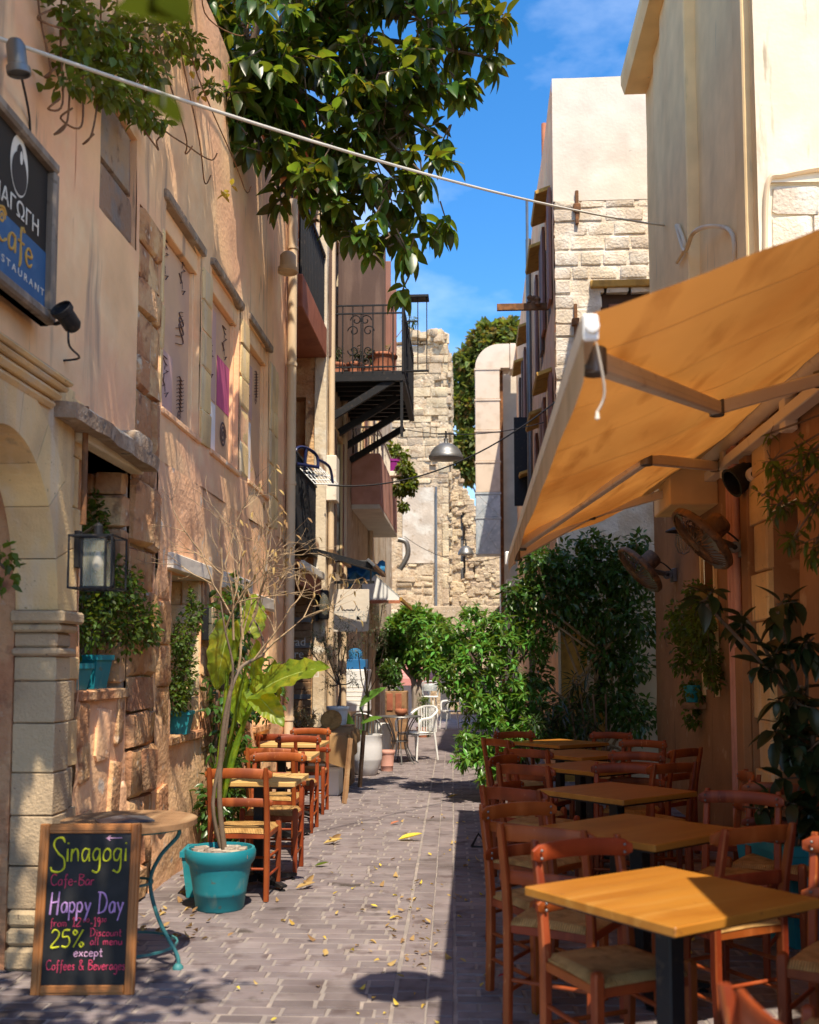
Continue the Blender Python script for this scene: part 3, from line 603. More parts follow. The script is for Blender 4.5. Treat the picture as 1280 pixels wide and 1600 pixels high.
# ---------------------------------------------------------------- white gable house further on the right
WX, WY = 1.115, 14.0
WH = thing('white_house', 'tall white house with bare block courses, tie irons and brown shutters beyond the awning', 'building', (WX, WY, 0))
win = (1.74, 2.9, 5.5, 6.62)
wall(MB(), yw(WY), WX, 6.0, 7.85, 9.6, [], .15, .014, 1.5).build('wall', m_white, WH, 60)
wall(MB(), yw(WY + .012), WX + .02, 6.0, 2.9, 7.84, [win], .2, .01, 1.5, .25).build('wall', m_whitest, WH, 60)
wall(MB(), yw(WY), WX, 6.0, 0, 2.9, [(1.15, 1.75, 0, 2.05)], .15, .012, 1.5, .25).build('wall', m_cream2, WH, 60)
stones(WH, yw(WY), WX, 3.3, 4.6, 7.86, m_whitest, (.17, .21), (.22, .50), .032, .002, .012, .1, random.Random(8), holes=[win], axis='y', name='block')
b = MB(); b.box((1.6, WY - .05, 6.62), (3.0, WY + .2, 6.72), .01); b.box((1.62, WY + .02, 6.55), (1.74, WY + .2, 6.62)); b.build('lintel', m_yell, WH)
sh = MB(); 
sh.box((1.74, WY + .16, 5.5), (2.9, WY + .2, 6.6)); s0 = sh.build('shutter', m_shut, WH)
for k in range(7): MB().box((1.86 + k * .15, WY + .11, 5.5), (2.0 + k * .15, WY + .158, 6.44), .006).build('board', m_shutl, s0)
for (px, p0, p1) in ((901, 298, 350), (899, 475, 530)):
    a = ony(px, p0, WY - .03); c = ony(px + 2, p1, WY - .03); t_ = MB(); t_.box((a.x - .02, WY - .05, c.z), (a.x + .025, WY + .0, a.z), .006); m_ = (a.z + c.z) / 2; t_.box((a.x - .05, WY - .08, m_ - .06), (a.x + .05, WY - .0, m_ + .04), .01); t_.build('tie_iron', m_rust, WH)
# its side along the lane
sidewins = [(14.6, 15.5, 6.5, 8.2), (16.3, 17.2, 6.3, 8.1), (14.7, 15.6, 3.6, 5.6), (16.6, 17.6, 3.4, 5.5), (20.2, 21.2, 6.4, 8.1), (22.6, 23.5, 6.4, 8.1), (20.2, 21.2, 3.4, 5.2)]
sw = wall(MB(), xw(WX, -1), WY, 26.5, 0, 9.58, sidewins, .3, .014, 1.0, .14); sw.build('side_wall', m_pink, WH, 60)
b = MB(); b.box((WX + .01, 26.4, 0), (6, 26.5, 9.5)); b.box((WX + .02, WY + .05, 9.5), (6, 26.4, 9.57)); b.build('rear_wall', m_white, WH)
for (a, c, z0, z1) in sidewins:
    f = MB(); f.box((WX + .03, a, z0), (WX + .07, c, z1)); f = f.build('window', m_shut, WH)
    b = MB(); b.box((WX - .22, a - .12, z1 + .02), (WX + .02, c + .12, z1 + .075), .006, rot=Matrix.Rotation(-.35, 3, 'Y')); b.build('hood', m_yell, WH)
    for s_ in (0, 1):
        y_ = a - .4 if s_ == 0 else c + .02; sb = MB().box((WX - .055, y_, z0 + .05), (WX - .012, y_ + .38, z1 - .05), .005).build('shutter', m_shut if rn.random() < .6 else m_shutl, f)
b = MB(); b.tube([(WX - .07, 19.0, 0), (WX - .07, 19.0, 9.4)], .05, 8); b.tube([(WX - .06, 19.5, 3), (WX - .06, 19.5, 10.4)], .03, 6); b.build('pipe', m_grey, WH, 60)
b = MB(); b.tube([(WX + .1, 17.0, 9.5), (WX + .1, 17.0, 10.55)], .045, 8); b.build('flue', m_terra, WH, 60)
a = onx(855, 478, WX - .02); ib = MB(); ib.box((WX - .75, a.y, a.z - .05), (WX, a.y + .05, a.z + .05), .004); 
for k in range(3): ib.lathe([(.02, -.02), (.05, 0), (.03, .04), (.05, .08), (.02, .12)], 10, (WX - .16 - .05 * k, a.y + .1 * k - .06, a.z + .05 * k))
ib.build('insulator_bracket', m_rust, WH)
a = onx(803, 650, WX - .5); 
e0 = ony(803, 652, 20.5); e1 = ony(822, 790, 20.5); MB().box((e0.x, 20.5, e1.z), (WX - .01, 20.56, e0.z), .004).build('shutter', m_black, WH)
# white end wall with the big duct
EW = thing('white_annex', 'narrow whitewashed wall end behind the metal duct', 'building', (1.1, 27, 0))
p0 = ony(780, 573, 27.); p1 = ony(815, 928, 27.)
wall(MB(), yw(27.), p0.x, p0.x + 2.0, 0, p0.z, [], .4, .015, .8, solid=.9).build('wall', m_white, EW, 60)
DU = thing('duct', 'large rectangular sheet metal duct rising up the white wall end with a curved top', 'duct', (.6, 26.3, 2))
dx0 = ony(743, 700, 26.4).x; dx1 = ony(781, 700, 26.4).x; zt = ony(765, 580, 26.4).z; zb = ony(765, 868, 26.4).z; zm = ony(765, 772, 26.4).z
def ductseg(z0, z1, m, nm):
    b = MB(); b.box((dx0, 26.1, z0), (dx1, 26.7, z1), .01); c = (dx0 + dx1) / 2
    if m is m_steel:
        for s1 in (1, -1): b.tube([(dx0, 26.1, z0 if s1 > 0 else z1), (dx1, 26.1, z1 if s1 > 0 else z0)], .008, 4)
    b.box((dx0 - .02, 26.08, z1 - .05), (dx1 + .02, 26.72, z1 - .01)); b.build(nm, m, DU)
m_ductc = mat('duct cream', (.70, .58, .46), .5, [((.6, .48, .36), 3, .5, .66, ONE)], var=.06)
n = 4
for k in range(n): ductseg(zm + (zt - zm) * k / n, zm + (zt - zm) * (k + 1) / n, m_ductc, 'duct_section')
ductseg(zm - .62, zm, m_steel, 'duct_section'); ductseg(zb, zm - .62, m_steel, 'duct_section')
w_ = dx1 - dx0; el = MB(); 
prof = [(dx1 + .5, 0)] ; P0 = []; 
pts = [(dx1, 0)] + [(dx1 - w_ * cos(a_ * pi / 20) , w_ * 1.0 * sin(a_ * pi / 20)) for a_ in range(11)] + [(dx1 + .25, w_), (dx1 + .25, .0)]
el.prism([(p[0], p[1]) for p in pts], .6, Matrix(((1, 0, 0, 0), (0, 0, 1, 26.1), (0, 1, 0, zt), (0, 0, 0, 1)))); el.build('elbow', m_ductc, DU)
b = MB(); b.box((dx1 + .26, 26.1, zt - .05), (dx1 + .42, 26.7, zt + w_ * 1.02), .02); b.build('outlet', m_ductc, DU)
b = MB(); b.box((dx1 + .01, 26.4, 0), (dx1 + .09, 26.5, zt)); b.build('support', m_rust, DU)
# ---------------------------------------------------------------- ruined tower at the end of the lane
m_towerm2 = mat('old render', (.54, .45, .35), .9, [((.66, .6, .5), 2.4, .45, .62, ONE), ((.40, .31, .22), 6, .58, .7, ONE)], .6, 16, .02)
TY = 34.; rt = random.Random(31)
tx0, tx1 = -3.4, ony(701, 700, TY).x; tz = ony(660, 517, TY).z
TW = thing('ruined_tower', 'tall ruined rubble stone tower with square putlog holes at the end of the lane', 'tower', (-1.5, TY, 0))
holes = []
for (px, py) in ((666, 578), (668, 617), (680, 650), (676, 732), (678, 778), (684, 600)):
    c = ony(px, py, TY); holes.append((c.x - .11, c.x + .11, c.z - .13, c.z + .13))
wall(MB(), yw(TY), tx0, tx1, 0, tz - .5, holes, .12, .06, 2.6, .5).build('wall', m_towerm, TW, 60)
wall(MB(), xw(tx1), TY, TY + 5, 0, tz - .6, [], .4, .08, 1.3, .5).build('wall', m_towerm, TW, 60)
MB().box((tx0, TY + .1, 0), (tx1 - .1, TY + 4.9, tz - .7)).build('core', m_towerm, TW)
pz = ony(660, 762, TY).z; pz2 = ony(660, 880, TY).z; xs = ony(679, 850, TY).x
panel = (-2.3, xs, pz2, pz)
stones(TW, yw(TY), tx0 + .6, tx1, pz, tz - .35, m_tower, (.13, .40), (.2, .8), .03, .035, .03, .25, rt, holes, axis='y', cap=240, skip=.08, tilt=.035)
stones(TW, yw(TY), tx0 + .9, xs - .03, ony(660, 945, TY).z, pz2, m_tower, (.15, .45), (.3, .8), .06, .05, .08, .25, rt, axis='y', cap=70, tilt=.08)
stones(TW, yw(TY), xs + .25, tx1, ony(660, 945, TY).z, pz, m_tower, (.5, .62), (.5, .6), .01, .03, .01, .2, rt, axis='y', cap=40)
for k in range(30): obj('stone', rt.choice(stonepool(m_tower)), TW, M=TRS((rt.uniform(-2.3, tx1 - .1), TY + rt.uniform(-.1, .5), tz - .3 + rt.uniform(-.15, .3)), rt.uniform(0, 3), (rt.uniform(.15, .4), rt.uniform(.2, .4), rt.uniform(.12, .3))))
wall(MB(), yw(TY - .05), panel[0], panel[1], panel[2], panel[3], [], .2, .03, 2.).build('render_patch', m_towerm2, TW, 60)
b = MB(); b.tube([(xs + .06, TY - .15, 1.5), (xs + .06, TY - .12, pz)], .04, 6); b.build('drainpipe', m_grey, TW)
sr = MB()
for k in range(26): sr.tube([(tx1 + .02, TY + rt.uniform(.1, 2), rt.uniform(4, tz - .6)), (tx1 + .1, TY + .3, rt.uniform(4, tz))], .02, 4)
rs = MB()
for k in range(420):
    c = Vector((tx1 + .04, TY + rt.uniform(0, 3.5), rt.uniform(1, tz - .7))); s = rt.uniform(.08, .2); rs.box(c - Vector((.08, s, s * .7)), c + Vector((.06, s, s * .7)), .03, jit=.02, rnd=rt)
rs.build('rubble', m_tower, TW, kind='stuff')
# broken wall to its right
RU = thing('ruined_wall', 'broken rubble wall with an empty window beside the ruined tower', 'wall', (.3, 36, 0))
ry = 35.; X0, X1 = tx1 - .2, 2.6
wh = [(ony(718, 800, ry).x, ony(727, 800, ry).x, ony(720, 905, ry).z, ony(720, 800, ry).z), (ony(737, 800, ry).x, ony(741, 800, ry).x, ony(720, 905, ry).z, ony(720, 830, ry).z)]
def topz(x): return ony(720, 735, ry).z - max(0, (x - ony(715, 800, ry).x)) * 2.6 + .25 * noise.noise((x * 4, 0, 3))
seg = 44
for i in range(seg):
    a = X0 + (X1 - X0) * i / seg; c = X0 + (X1 - X0) * (i + 1) / seg; tp = max(3.1, topz((a + c) / 2))
    q = MB(); zz = 0
    hs = [h for h in wh if h[0] < (a + c) / 2 < h[1]]
    if hs: q.box((a, ry, 0), (c, ry + .7, hs[0][2])); q.box((a, ry, hs[0][3]), (c, ry + .7, max(hs[0][3] + .3, tp)))
    else: q.box((a, ry, 0), (c, ry + .7, tp))
    q.build('wall', m_towerm, RU)
ru = MB()
for k in range(1500):
    x = rt.uniform(X0, X1); z = rt.uniform(.5, 8.2)
    if z > max(3.1, topz(x)) + .1 or any(h[0] < x < h[1] and h[2] < z < h[3] for h in wh): continue
    s = rt.uniform(.05, .16); c = Vector((x, ry - .02, z)); ru.box(c - Vector((s, .06, s * .7)), c + Vector((s, .06, s * .7)), .03, jit=.02, rnd=rt)
ru.build('rubble', m_tower, RU, kind='stuff')
MB().box((X0, ry + .9, 0), (1.0, ry + 1.1, 7.0)).build('wall', m_towerm, RU)
b = MB(); b.box((wh[0][0] + .02, ry + .2, wh[0][2] - 1), (wh[0][0] + .12, ry + .3, wh[0][3])); b.build('post', m_grey, RU)
# low end house with a pink awning, seen under the trees
EH = thing('end_house', 'pale low house with a faded pink awning closing the lane behind the tree', 'building', (-1.4, 33, 0))
MB().box((-3.6, 31.5, 0), (-1.35, 33.5, 3.2), .02).build('wall', m_cream2, EH)
MB().box((-1.35, 33.2, 0), (3, 33.6, 3.4), .02).build('wall', m_tower, EH)
b = MB(); b.box((-2.6, 31.44, 0), (-1.7, 31.5, 2.1)); b.build('door', m_white, EH)
a = ony(625, 1022, 30.5); c = ony(702, 1060, 30.5); b = MB(); b.prism([(31.5, a.z + .3), (30.4, c.z), (30.4, c.z - .2), (30.44, c.z - .2), (30.44, c.z + .05), (31.5, a.z + .33)], c.x - a.x, Matrix(((0, 0, 1, a.x), (1, 0, 0, 0), (0, 1, 0, 0), (0, 0, 0, 1)))); b.build('awning', flat('pink canvas', (.62, .27, .24)), EH)
b = MB(); b.box((-.15, 32.9, 0), (.2, 33.15, 2.2)); b.build('door', m_shut, EH)
b = MB(); b.box((ony(688, 1000, 30).x, 30, 0), (ony(703, 1000, 30).x, 30.3, 2.3), .01); b.build('pier', m_cream2, EH)
sc = MB(); a = ony(745, 985, 31); c = ony(790, 940, 31); sc.prism([(a.x, a.z - .1), (c.x, c.z - .1), (c.x, c.z + .06), (a.x, a.z + .06)], 1.2, Matrix(((1, 0, 0, 0), (0, 0, 1, 31), (0, 1, 0, 0), (0, 0, 0, 1)))); sc.build('roof', m_rust, EH)
# ---------------------------------------------------------------- far trees
def crowntree(name, label, x, y, z0, blobs, n, size, seed, m=m_far, shapes=LS_small, trunk=.16):
    r = random.Random(seed); t = thing(name, label, 'tree', (x, y, 0), 'trees behind the ruin')
    b = MB(); top = max(q[2] for q in blobs); b.tube(curve([(x, y, 0), (x + .1, y, z0 * .5), (x - .05, y + .1, z0), (x + .1, y, top)]), [trunk] * 9 + [trunk * .8] * 6 + [trunk * .4] * 4, 8)
    for q in blobs: b.tube(curve([(x, y, z0), ((x + q[0]) / 2, (y + q[1]) / 2, (z0 + q[2]) / 2 + .3), q[:3]], 4), [trunk * .5] * 4 + [trunk * .2] * 5, 5)
    b.build('trunk', m_bark, t, 60); foliage(t, scatter(r, blobs, n, size, .2, .9, .45), shapes, m, 0); return t
def PB(px, py, Y, r): p = ony(px, py, Y); return (p.x, p.y, p.z, r * Y / FPX)
crowntree('leafy_tree', 'tall leafy tree with brownish seed heads behind the ruined tower', 1.2, 41, 5, [PB(770, 545, 41, 42), PB(735, 570, 41, 25), PB(795, 530, 41, 30), PB(760, 610, 41, 40), PB(725, 640, 41, 26), PB(740, 700, 41, 34), PB(715, 600, 41, 14), PB(780, 690, 41, 40), PB(728, 735, 41, 20), PB(745, 535, 41, 12), PB(785, 515, 41, 12), PB(722, 560, 41, 12), PB(760, 520, 41, 14), PB(718, 690, 41, 12), PB(800, 510, 41, 10)], 9000, .28, 4)
crowntree('leafy_tree', 'dark green tree seen below the curved foot of the metal duct', 1.9, 38, 2.2, [PB(765, 895, 38, 26), PB(775, 925, 38, 20)], 1200, .26, 5)
# ---------------------------------------------------------------- second house on the left with its balconies
BX, BY = -2.07, 14.45
m_oldpl = mat('old stained plaster', (.66, .55, .40), .9, [((.52, .38, .24), 2.2, .5, .62, VERT), ((.75, .68, .56), 5, .55, .68, ONE), ((.22, .13, .08), 8, .6, .72, (1, 1, .3))], .6, 24, .012)
BH = thing('balcony_house', 'narrow stone and plaster house with three balconies and brown shutters past the drainpipe', 'building', (BX, BY, 0))
wall(MB(), yw(BY), -3.6, BX, 0, 8.6, [(-3.0, -2.35, 3.3, 5.3), (-3.2, -2.3, .0, 2.3)], .15, .03, 1.5, .25).build('wall', m_jamb, BH, 60)
wall(MB(), xw(-3.6), 12., BY, 0, 8.6, [], .4, .02, 1.).build('wall', m_jamb, BH, 60)
stones(BH, yw(BY), -3.5, BX - .16, 2.5, 8.4, m_jamb, (.3, .42), (.4, .7), .02, .012, .01, .1, rt, holes=[(-3.0, -2.35, 3.2, 5.35)], axis='y', cap=90)
b = MB(); b.box((BX - .15, BY - .04, 0), (BX + .02, BY + .02, 8.6), .01); b.build('corner_strip', m_oldpl, BH)
bw = [(15.2, 16.0, 5.95, 8.0), (17.2, 18.1, 5.9, 8.0), (15.4, 16.2, 2.9, 5.0), (18.2, 19.4, 4.2, 6.3), (21.5, 22.4, 5.8, 7.8), (16.0, 17.0, 0, 2.3), (18.6, 19.6, 0, 2.3), (22, 23.2, 0, 2.3)]
wall(MB(), xw(BX), BY, 26.5, 0, 8.6, bw, .2, .02, 1.2, .2).build('wall', m_oldpl, BH, 60)
b = MB(); b.box((-6, 26.4, 0), (BX - .01, 26.5, 8.6)); b.box((-6, 12.02, 8.5), (BX - .01, 26.4, 8.62)); b.build('roof', m_terra, BH)
for (a, c, z0, z1) in bw[:5]:
    f = MB().box((BX - .15, a, z0), (BX - .1, c, z1)).build('window', m_pane, BH)
    MB().box((BX - .0, a - .5, z0), (BX + .05, a - .02, z1), .006).build('shutter', m_shut, f); MB().box((BX - .0, c + .02, z0), (BX + .05, c + .5, z1), .006).build('shutter', m_shutl, f)
    b = MB(); b.box((BX - .02, a - .06, z0), (BX + .03, a - .0, z1 + .08)); b.box((BX - .02, c, z0), (BX + .03, c + .06, z1 + .08)); b.box((BX - .02, a, z1), (BX + .03, c, z1 + .08)); b.build('frame', m_cream, f)
for (a, c, z0, z1) in bw[5:]: MB().box((BX - .18, a, z0), (BX - .12, c, z1)).build('door', m_redbrn, BH)
# upper shutters standing open above the iron balcony
for (y_, m_) in ((15.6, m_shut), (16.6, m_shutl), (17.9, m_shutl)):
    MB().box((BX + .02, y_, 6.0), (BX + .75, y_ + .05, 8.1), .008).build('shutter', m_, BH)
for yy in (14.75, 16.3, 20.5): MB().tube([(BX + .05, yy, 0), (BX + .05, yy, 8.4)], .045, 8).build('drainpipe', m_ivory, BH, 60)
MB().box((BX - .02, 14.62, 3.85), (BX + .14, 14.95, 4.5), .01).build('meter_box', m_offwh, BH)
# brown box balcony
a = ony(474, 482, 12.35); bx = a.x; bz = a.z
B1 = MB().box((-3.4, 12.3, bz), (bx, BY - .05, bz + .42), .012).build('balcony', m_redbrn, BH)
r_ = MB()
for k in range(17): y_ = 12.35 + k * .128; r_.tube([(bx - .05, y_, bz + .42), (bx - .05, y_, bz + 1.45)], .012, 5)
for k in range(13): x_ = bx - .05 - k * .1; r_.tube([(x_, 12.35, bz + .42), (x_, 12.35, bz + 1.45)], .012, 5)
r_.box((bx - .08, 12.32, bz + 1.45), (bx - .02, BY - .05, bz + 1.49)); r_.box((-3.4, 12.32, bz + 1.45), (bx - .081, 12.38, bz + 1.49)); r_.build('railing', m_black, B1)
# lower balcony with close bars
a = ony(457, 828, 12.5); b_ = ony(457, 702, 12.5); fx = ony(494, 850, BY - .1).x; lz = a.z; hz = b_.z
B2 = MB().box((-3.4, 12.35, lz - .14), (a.x + .03, BY - .05, lz - .02), .008).build('balcony', m_black, BH)
r_ = MB(); n = 20
for k in range(n + 1):
    y_ = 12.5 + (BY - .15 - 12.5) * k / n; r_.tube([(a.x, y_, lz), (a.x, y_, hz)], .011, 5)
    if k < n: r_.tube(curve([(a.x, y_ + .02, lz + .15), (a.x, y_ + .075, lz + .35), (a.x, y_ + .02, lz + .55), (a.x, y_ + .075, lz + .75), (a.x, y_ + .03, lz + .9)], 3), .007, 4)
for k in range(8): x_ = a.x - k * .12; r_.tube([(x_, 12.5, lz), (x_, 12.5, hz)], .012, 5)
for zz in (lz, hz - .15, hz): r_.box((a.x - .02, 12.46, zz - .012), (a.x + .02, BY - .1, zz + .012)); r_.box((a.x - 1., 12.46, zz - .011), (a.x - .021, 12.5, zz + .011))
r_.build('railing', m_black, B2); BALX, BALT = a.x, hz
# iron balcony on brackets
ya, yb = 14.95, 17.5; nx = ony(630, 575, ya).x; iz = ony(570, 582, ya).z
B3 = MB().box((BX, ya, iz - .05), (nx, yb, iz + .02), .006).build('balcony', m_black, BH)
b = MB()
for k in range(10): y_ = ya + .05 + k * (yb - ya - .1) / 9; b.box((BX, y_ - .03, iz - .12), (nx - .02, y_ + .03, iz - .052))
b.box((nx - .06, ya, iz - .13), (nx + .02, yb, iz - .051)); b.box((BX, ya - .02, iz - .13), (nx, ya + .05, iz - .051)); b.box((nx - .04, ya - .005, iz - .95), (nx + .0, ya + .035, iz - .13)); b.build('joist', m_black, B3)
for y_, dr_ in ((15.0, .50), (15.8, .55), (16.6, .60), (17.4, .66)):
    b = MB(); d = Vector((nx - .15 - BX, 0, .55)); b.box((-.5 * d.length, -.035, -.05), (.5 * d.length, .035, .05)); M_ = Matrix.Rotation(-atan2(d.z, d.x), 4, 'Y')
    q = MB(); q.add([M_ @ Vector(v) + Vector(((BX + nx - .15) / 2, y_, iz + .12 - dr_)) for v in b.v], b.f); q.build('bracket', m_black, B3)
r_ = MB(); H_ = 1.0
for k in range(8): x_ = BX + (nx - BX) * (k + .2) / 7.2; r_.tube([(x_, ya, iz), (x_, ya, iz + H_)], .010 if k < 7 else .022, 5)
for k in range(13): y_ = ya + (yb - ya) * k / 12; r_.tube([(nx, y_, iz), (nx, y_, iz + H_)], .010, 5)
for zz in (.08, .88, 1.0):
    r_.box((BX, ya - .012, iz + zz - .01), (nx + .02, ya + .012, iz + zz + .01)); r_.box((nx - .012, ya, iz + zz - .0105), (nx + .012, yb, iz + zz + .0105))
def scroll(mb, c, r, flipx, flipz, w=.009):
    mb.tube([(c[0] + flipx * r * (1 - .75 * i / 24) * cos(i / 24 * 7), c[1], c[2] + flipz * r * (1 - .75 * i / 24) * sin(i / 24 * 7)) for i in range(25)], w, 4)
cx = BX + (nx - BX) * .42
for (dx, dz) in ((.11, .33), (-.11, .33), (.11, .62), (-.11, .62), (.08, .16), (-.08, .16), (.07, .78), (-.07, .78)): scroll(r_, (cx + dx, ya, iz + dz), .085, 1 if dx > 0 else -1, 1 if dz > .5 else -1)
r_.tube([(cx, ya, iz + .08), (cx, ya, iz + .88)], .01, 5); r_.build('railing', m_black, B3)
# clothes frame standing out from the rail
a = ony(628, 463, 15.4); c = ony(670, 468, 15.4); d = ony(668, 578, 15.4); b = MB()
b.box((nx, 15.35, a.z - .03), (c.x, 15.6, a.z + .01), .004); 
for px in (640, 653, 667): x_ = ony(px, 520, 15.4).x; b.tube([(x_, 15.4, d.z), (x_, 15.4, a.z)], .008, 5)
b.box((nx, 15.38, d.z - .02), (c.x, 15.44, d.z)); b.box((nx, 15.38, (d.z * .35 + a.z * .65)), (ony(653, 520, 15.4).x, 15.41, (d.z * .35 + a.z * .65) + .015)); b.build('rack', m_black, B3)
# salmon parapet balcony
ya, yb = 17.6, 21.6; p = ony(594, 795, ya); q = ony(594, 708, ya); sx, sz, st = p.x, p.z, q.z
B4 = MB().box((BX, ya, sz - .0), (sx, yb, sz + .08), .01).build('balcony', m_white, BH)
b = MB(); b.box((BX, ya, sz + .081), (sx, ya + .1, st), .01); b.box((sx - .1, ya + .101, sz + .081), (sx, yb, st), .01); b.build('parapet', m_salmon, B4)
r_ = MB()
for k in range(30): y_ = ya + (yb - ya) * k / 29; r_.tube([(sx - .05, y_, st), (sx - .05, y_, st + .45)], .012, 4)
for k in range(10): x_ = BX + (sx - BX) * k / 10; r_.tube([(x_, ya + .05, st), (x_, ya + .05, st + .45)], .01, 4); 
for k in range(9): x_ = BX + (sx - BX) * k / 10; r_.tube([(x_ + .0, ya + .05, st + .3), (x_ + .03, ya + .05, st + .42), (x_ + .08, ya + .05, st + .3)], .008, 4)
r_.box((sx - .07, ya, st + .45), (sx - .03, yb, st + .48)); r_.box((BX, ya + .03, st + .45), (sx - .071, ya + .07, st + .48)); r_.build('railing', m_offwh, B4)
# canopy, brown awning and shop front below
CN = thing('slatted_canopy', 'dark sloping slatted canopy frame over the shop front beside the hanging sign', 'canopy', (BX, 15, 2.9))
for k in range(4):
    y_ = 14.0 + k * .7; a = ony(452 + 6 * k, 850 + 2 * k, y_); c = ony(583 + k * 1.5, 886 + 1.5 * k, y_)
    b = MB(); d = (c - a); b.box((-d.length / 2, -.04, -.035), (d.length / 2, .04, .035)); M_ = Matrix.Rotation(-atan2(d.z, d.x), 4, 'Y'); o = MB(); o.add([M_ @ Vector(v) + (a + c) / 2 for v in b.v], b.f); o.build('rafter', m_black, CN)
for f in (.1, .5, .97):
    a = ony(452, 850, 14.0).lerp(ony(583, 886, 14.0), f); b = MB(); b.box((a.x - .03, 13.98, a.z + .035), (a.x + .03, 16.14, a.z + .08)); b.build('batten', m_oldwood, CN)
a = ony(575, 880, 14.0); MB().box((a.x - .02, 13.9, a.z - .02), (a.x + .12, 13.96, a.z + .02), .004, rot=Matrix.Rotation(.75, 3, 'Y')).build('brace', m_grey, CN)
b = MB(); A = ony(447, 850, 12.6); Bp = ony(447, 905, 12.6); C2 = ony(497, 903, 13.9)
b = MB(); P = [(-3.0, 12.5, A.z + .02), (-3.0, 14.3, A.z + .02), (C2.x, 14.3, C2.z + .1), (C2.x, 12.5, C2.z + .1)]; b.add(P + [(p_[0], p_[1], p_[2] - .02) for p_ in P], [(0, 3, 2, 1), (4, 5, 6, 7), (0, 1, 5, 4), (1, 2, 6, 5), (2, 3, 7, 6), (3, 0, 4, 7)])
AW2 = thing('brown_awning', 'short brown canvas awning under the close barred balcony', 'awning', (-2.6, 13.4, 2.6))
b.build('canvas', m_redbrn, AW2); MB().box((C2.x - .03, 12.5, C2.z - .0), (C2.x + .04, 14.3, C2.z + .1), .01).build('front_bar', m_offwh, AW2)
MB().box((C2.x - .02, 12.5, C2.z - .2), (C2.x - .01, 14.3, C2.z - .005)).build('valance', m_redbrn, AW2)
WA = thing('white_awning', 'small grey white canvas awning with an orange rim in front of the rubble wall', 'awning', (-1.5, 20, 2.5))
ya = 20.0; a = ony(560, 892, ya); c = ony(630, 945, ya); b = MB()
P = [(BX, 19.2, c.z + .75), (BX, 22.5, c.z + .75), (c.x, 22.5, c.z + .1), (c.x, 19.2, c.z + .1)]; b.add(P + [(p_[0], p_[1], p_[2] - .02) for p_ in P], [(0, 3, 2, 1), (4, 5, 6, 7), (0, 1, 5, 4), (1, 2, 6, 5), (2, 3, 7, 6), (3, 0, 4, 7)]); b.build('canvas', m_steel, WA)
MB().box((c.x - .02, 19.2, c.z + .02), (c.x + .03, 22.5, c.z + .1), .01).build('front_bar', m_yell, WA); MB().box((BX, 19.18, c.z - .02), (c.x, 19.22, c.z + .04)).build('side_bar', m_terra, WA)
b = MB(); b.prism([(BX, c.z + .72), (c.x - .02, c.z + .09), (c.x - .02, c.z + .04), (BX, c.z + .04)], .01, Matrix(((1, 0, 0, 0), (0, 0, 1, 19.205), (0, 1, 0, 0), (0, 0, 0, 1)))); b.build('side_panel', m_whitepl, WA)
BT = thing('blue_tarp', 'bunched blue tarpaulin under the slatted canopy', 'tarp', (-1.9, 16.5, 2.6))
b = MB(); a = ony(530, 890, 16.6); c = ony(602, 905, 16.6)
b.grid(lambda u, v: Vector((a.x + (c.x - a.x) * u, 16.6 + .25 * noise.noise((u * 5, v * 4, 1)), a.z + .12 - .42 * v * (1 - .55 * u) + .10 * noise.noise((u * 7, v * 3, 5)))), 16, 8); b.build('sheet', flat('blue tarp', (.03, .16, .32), .5), BT, 180)
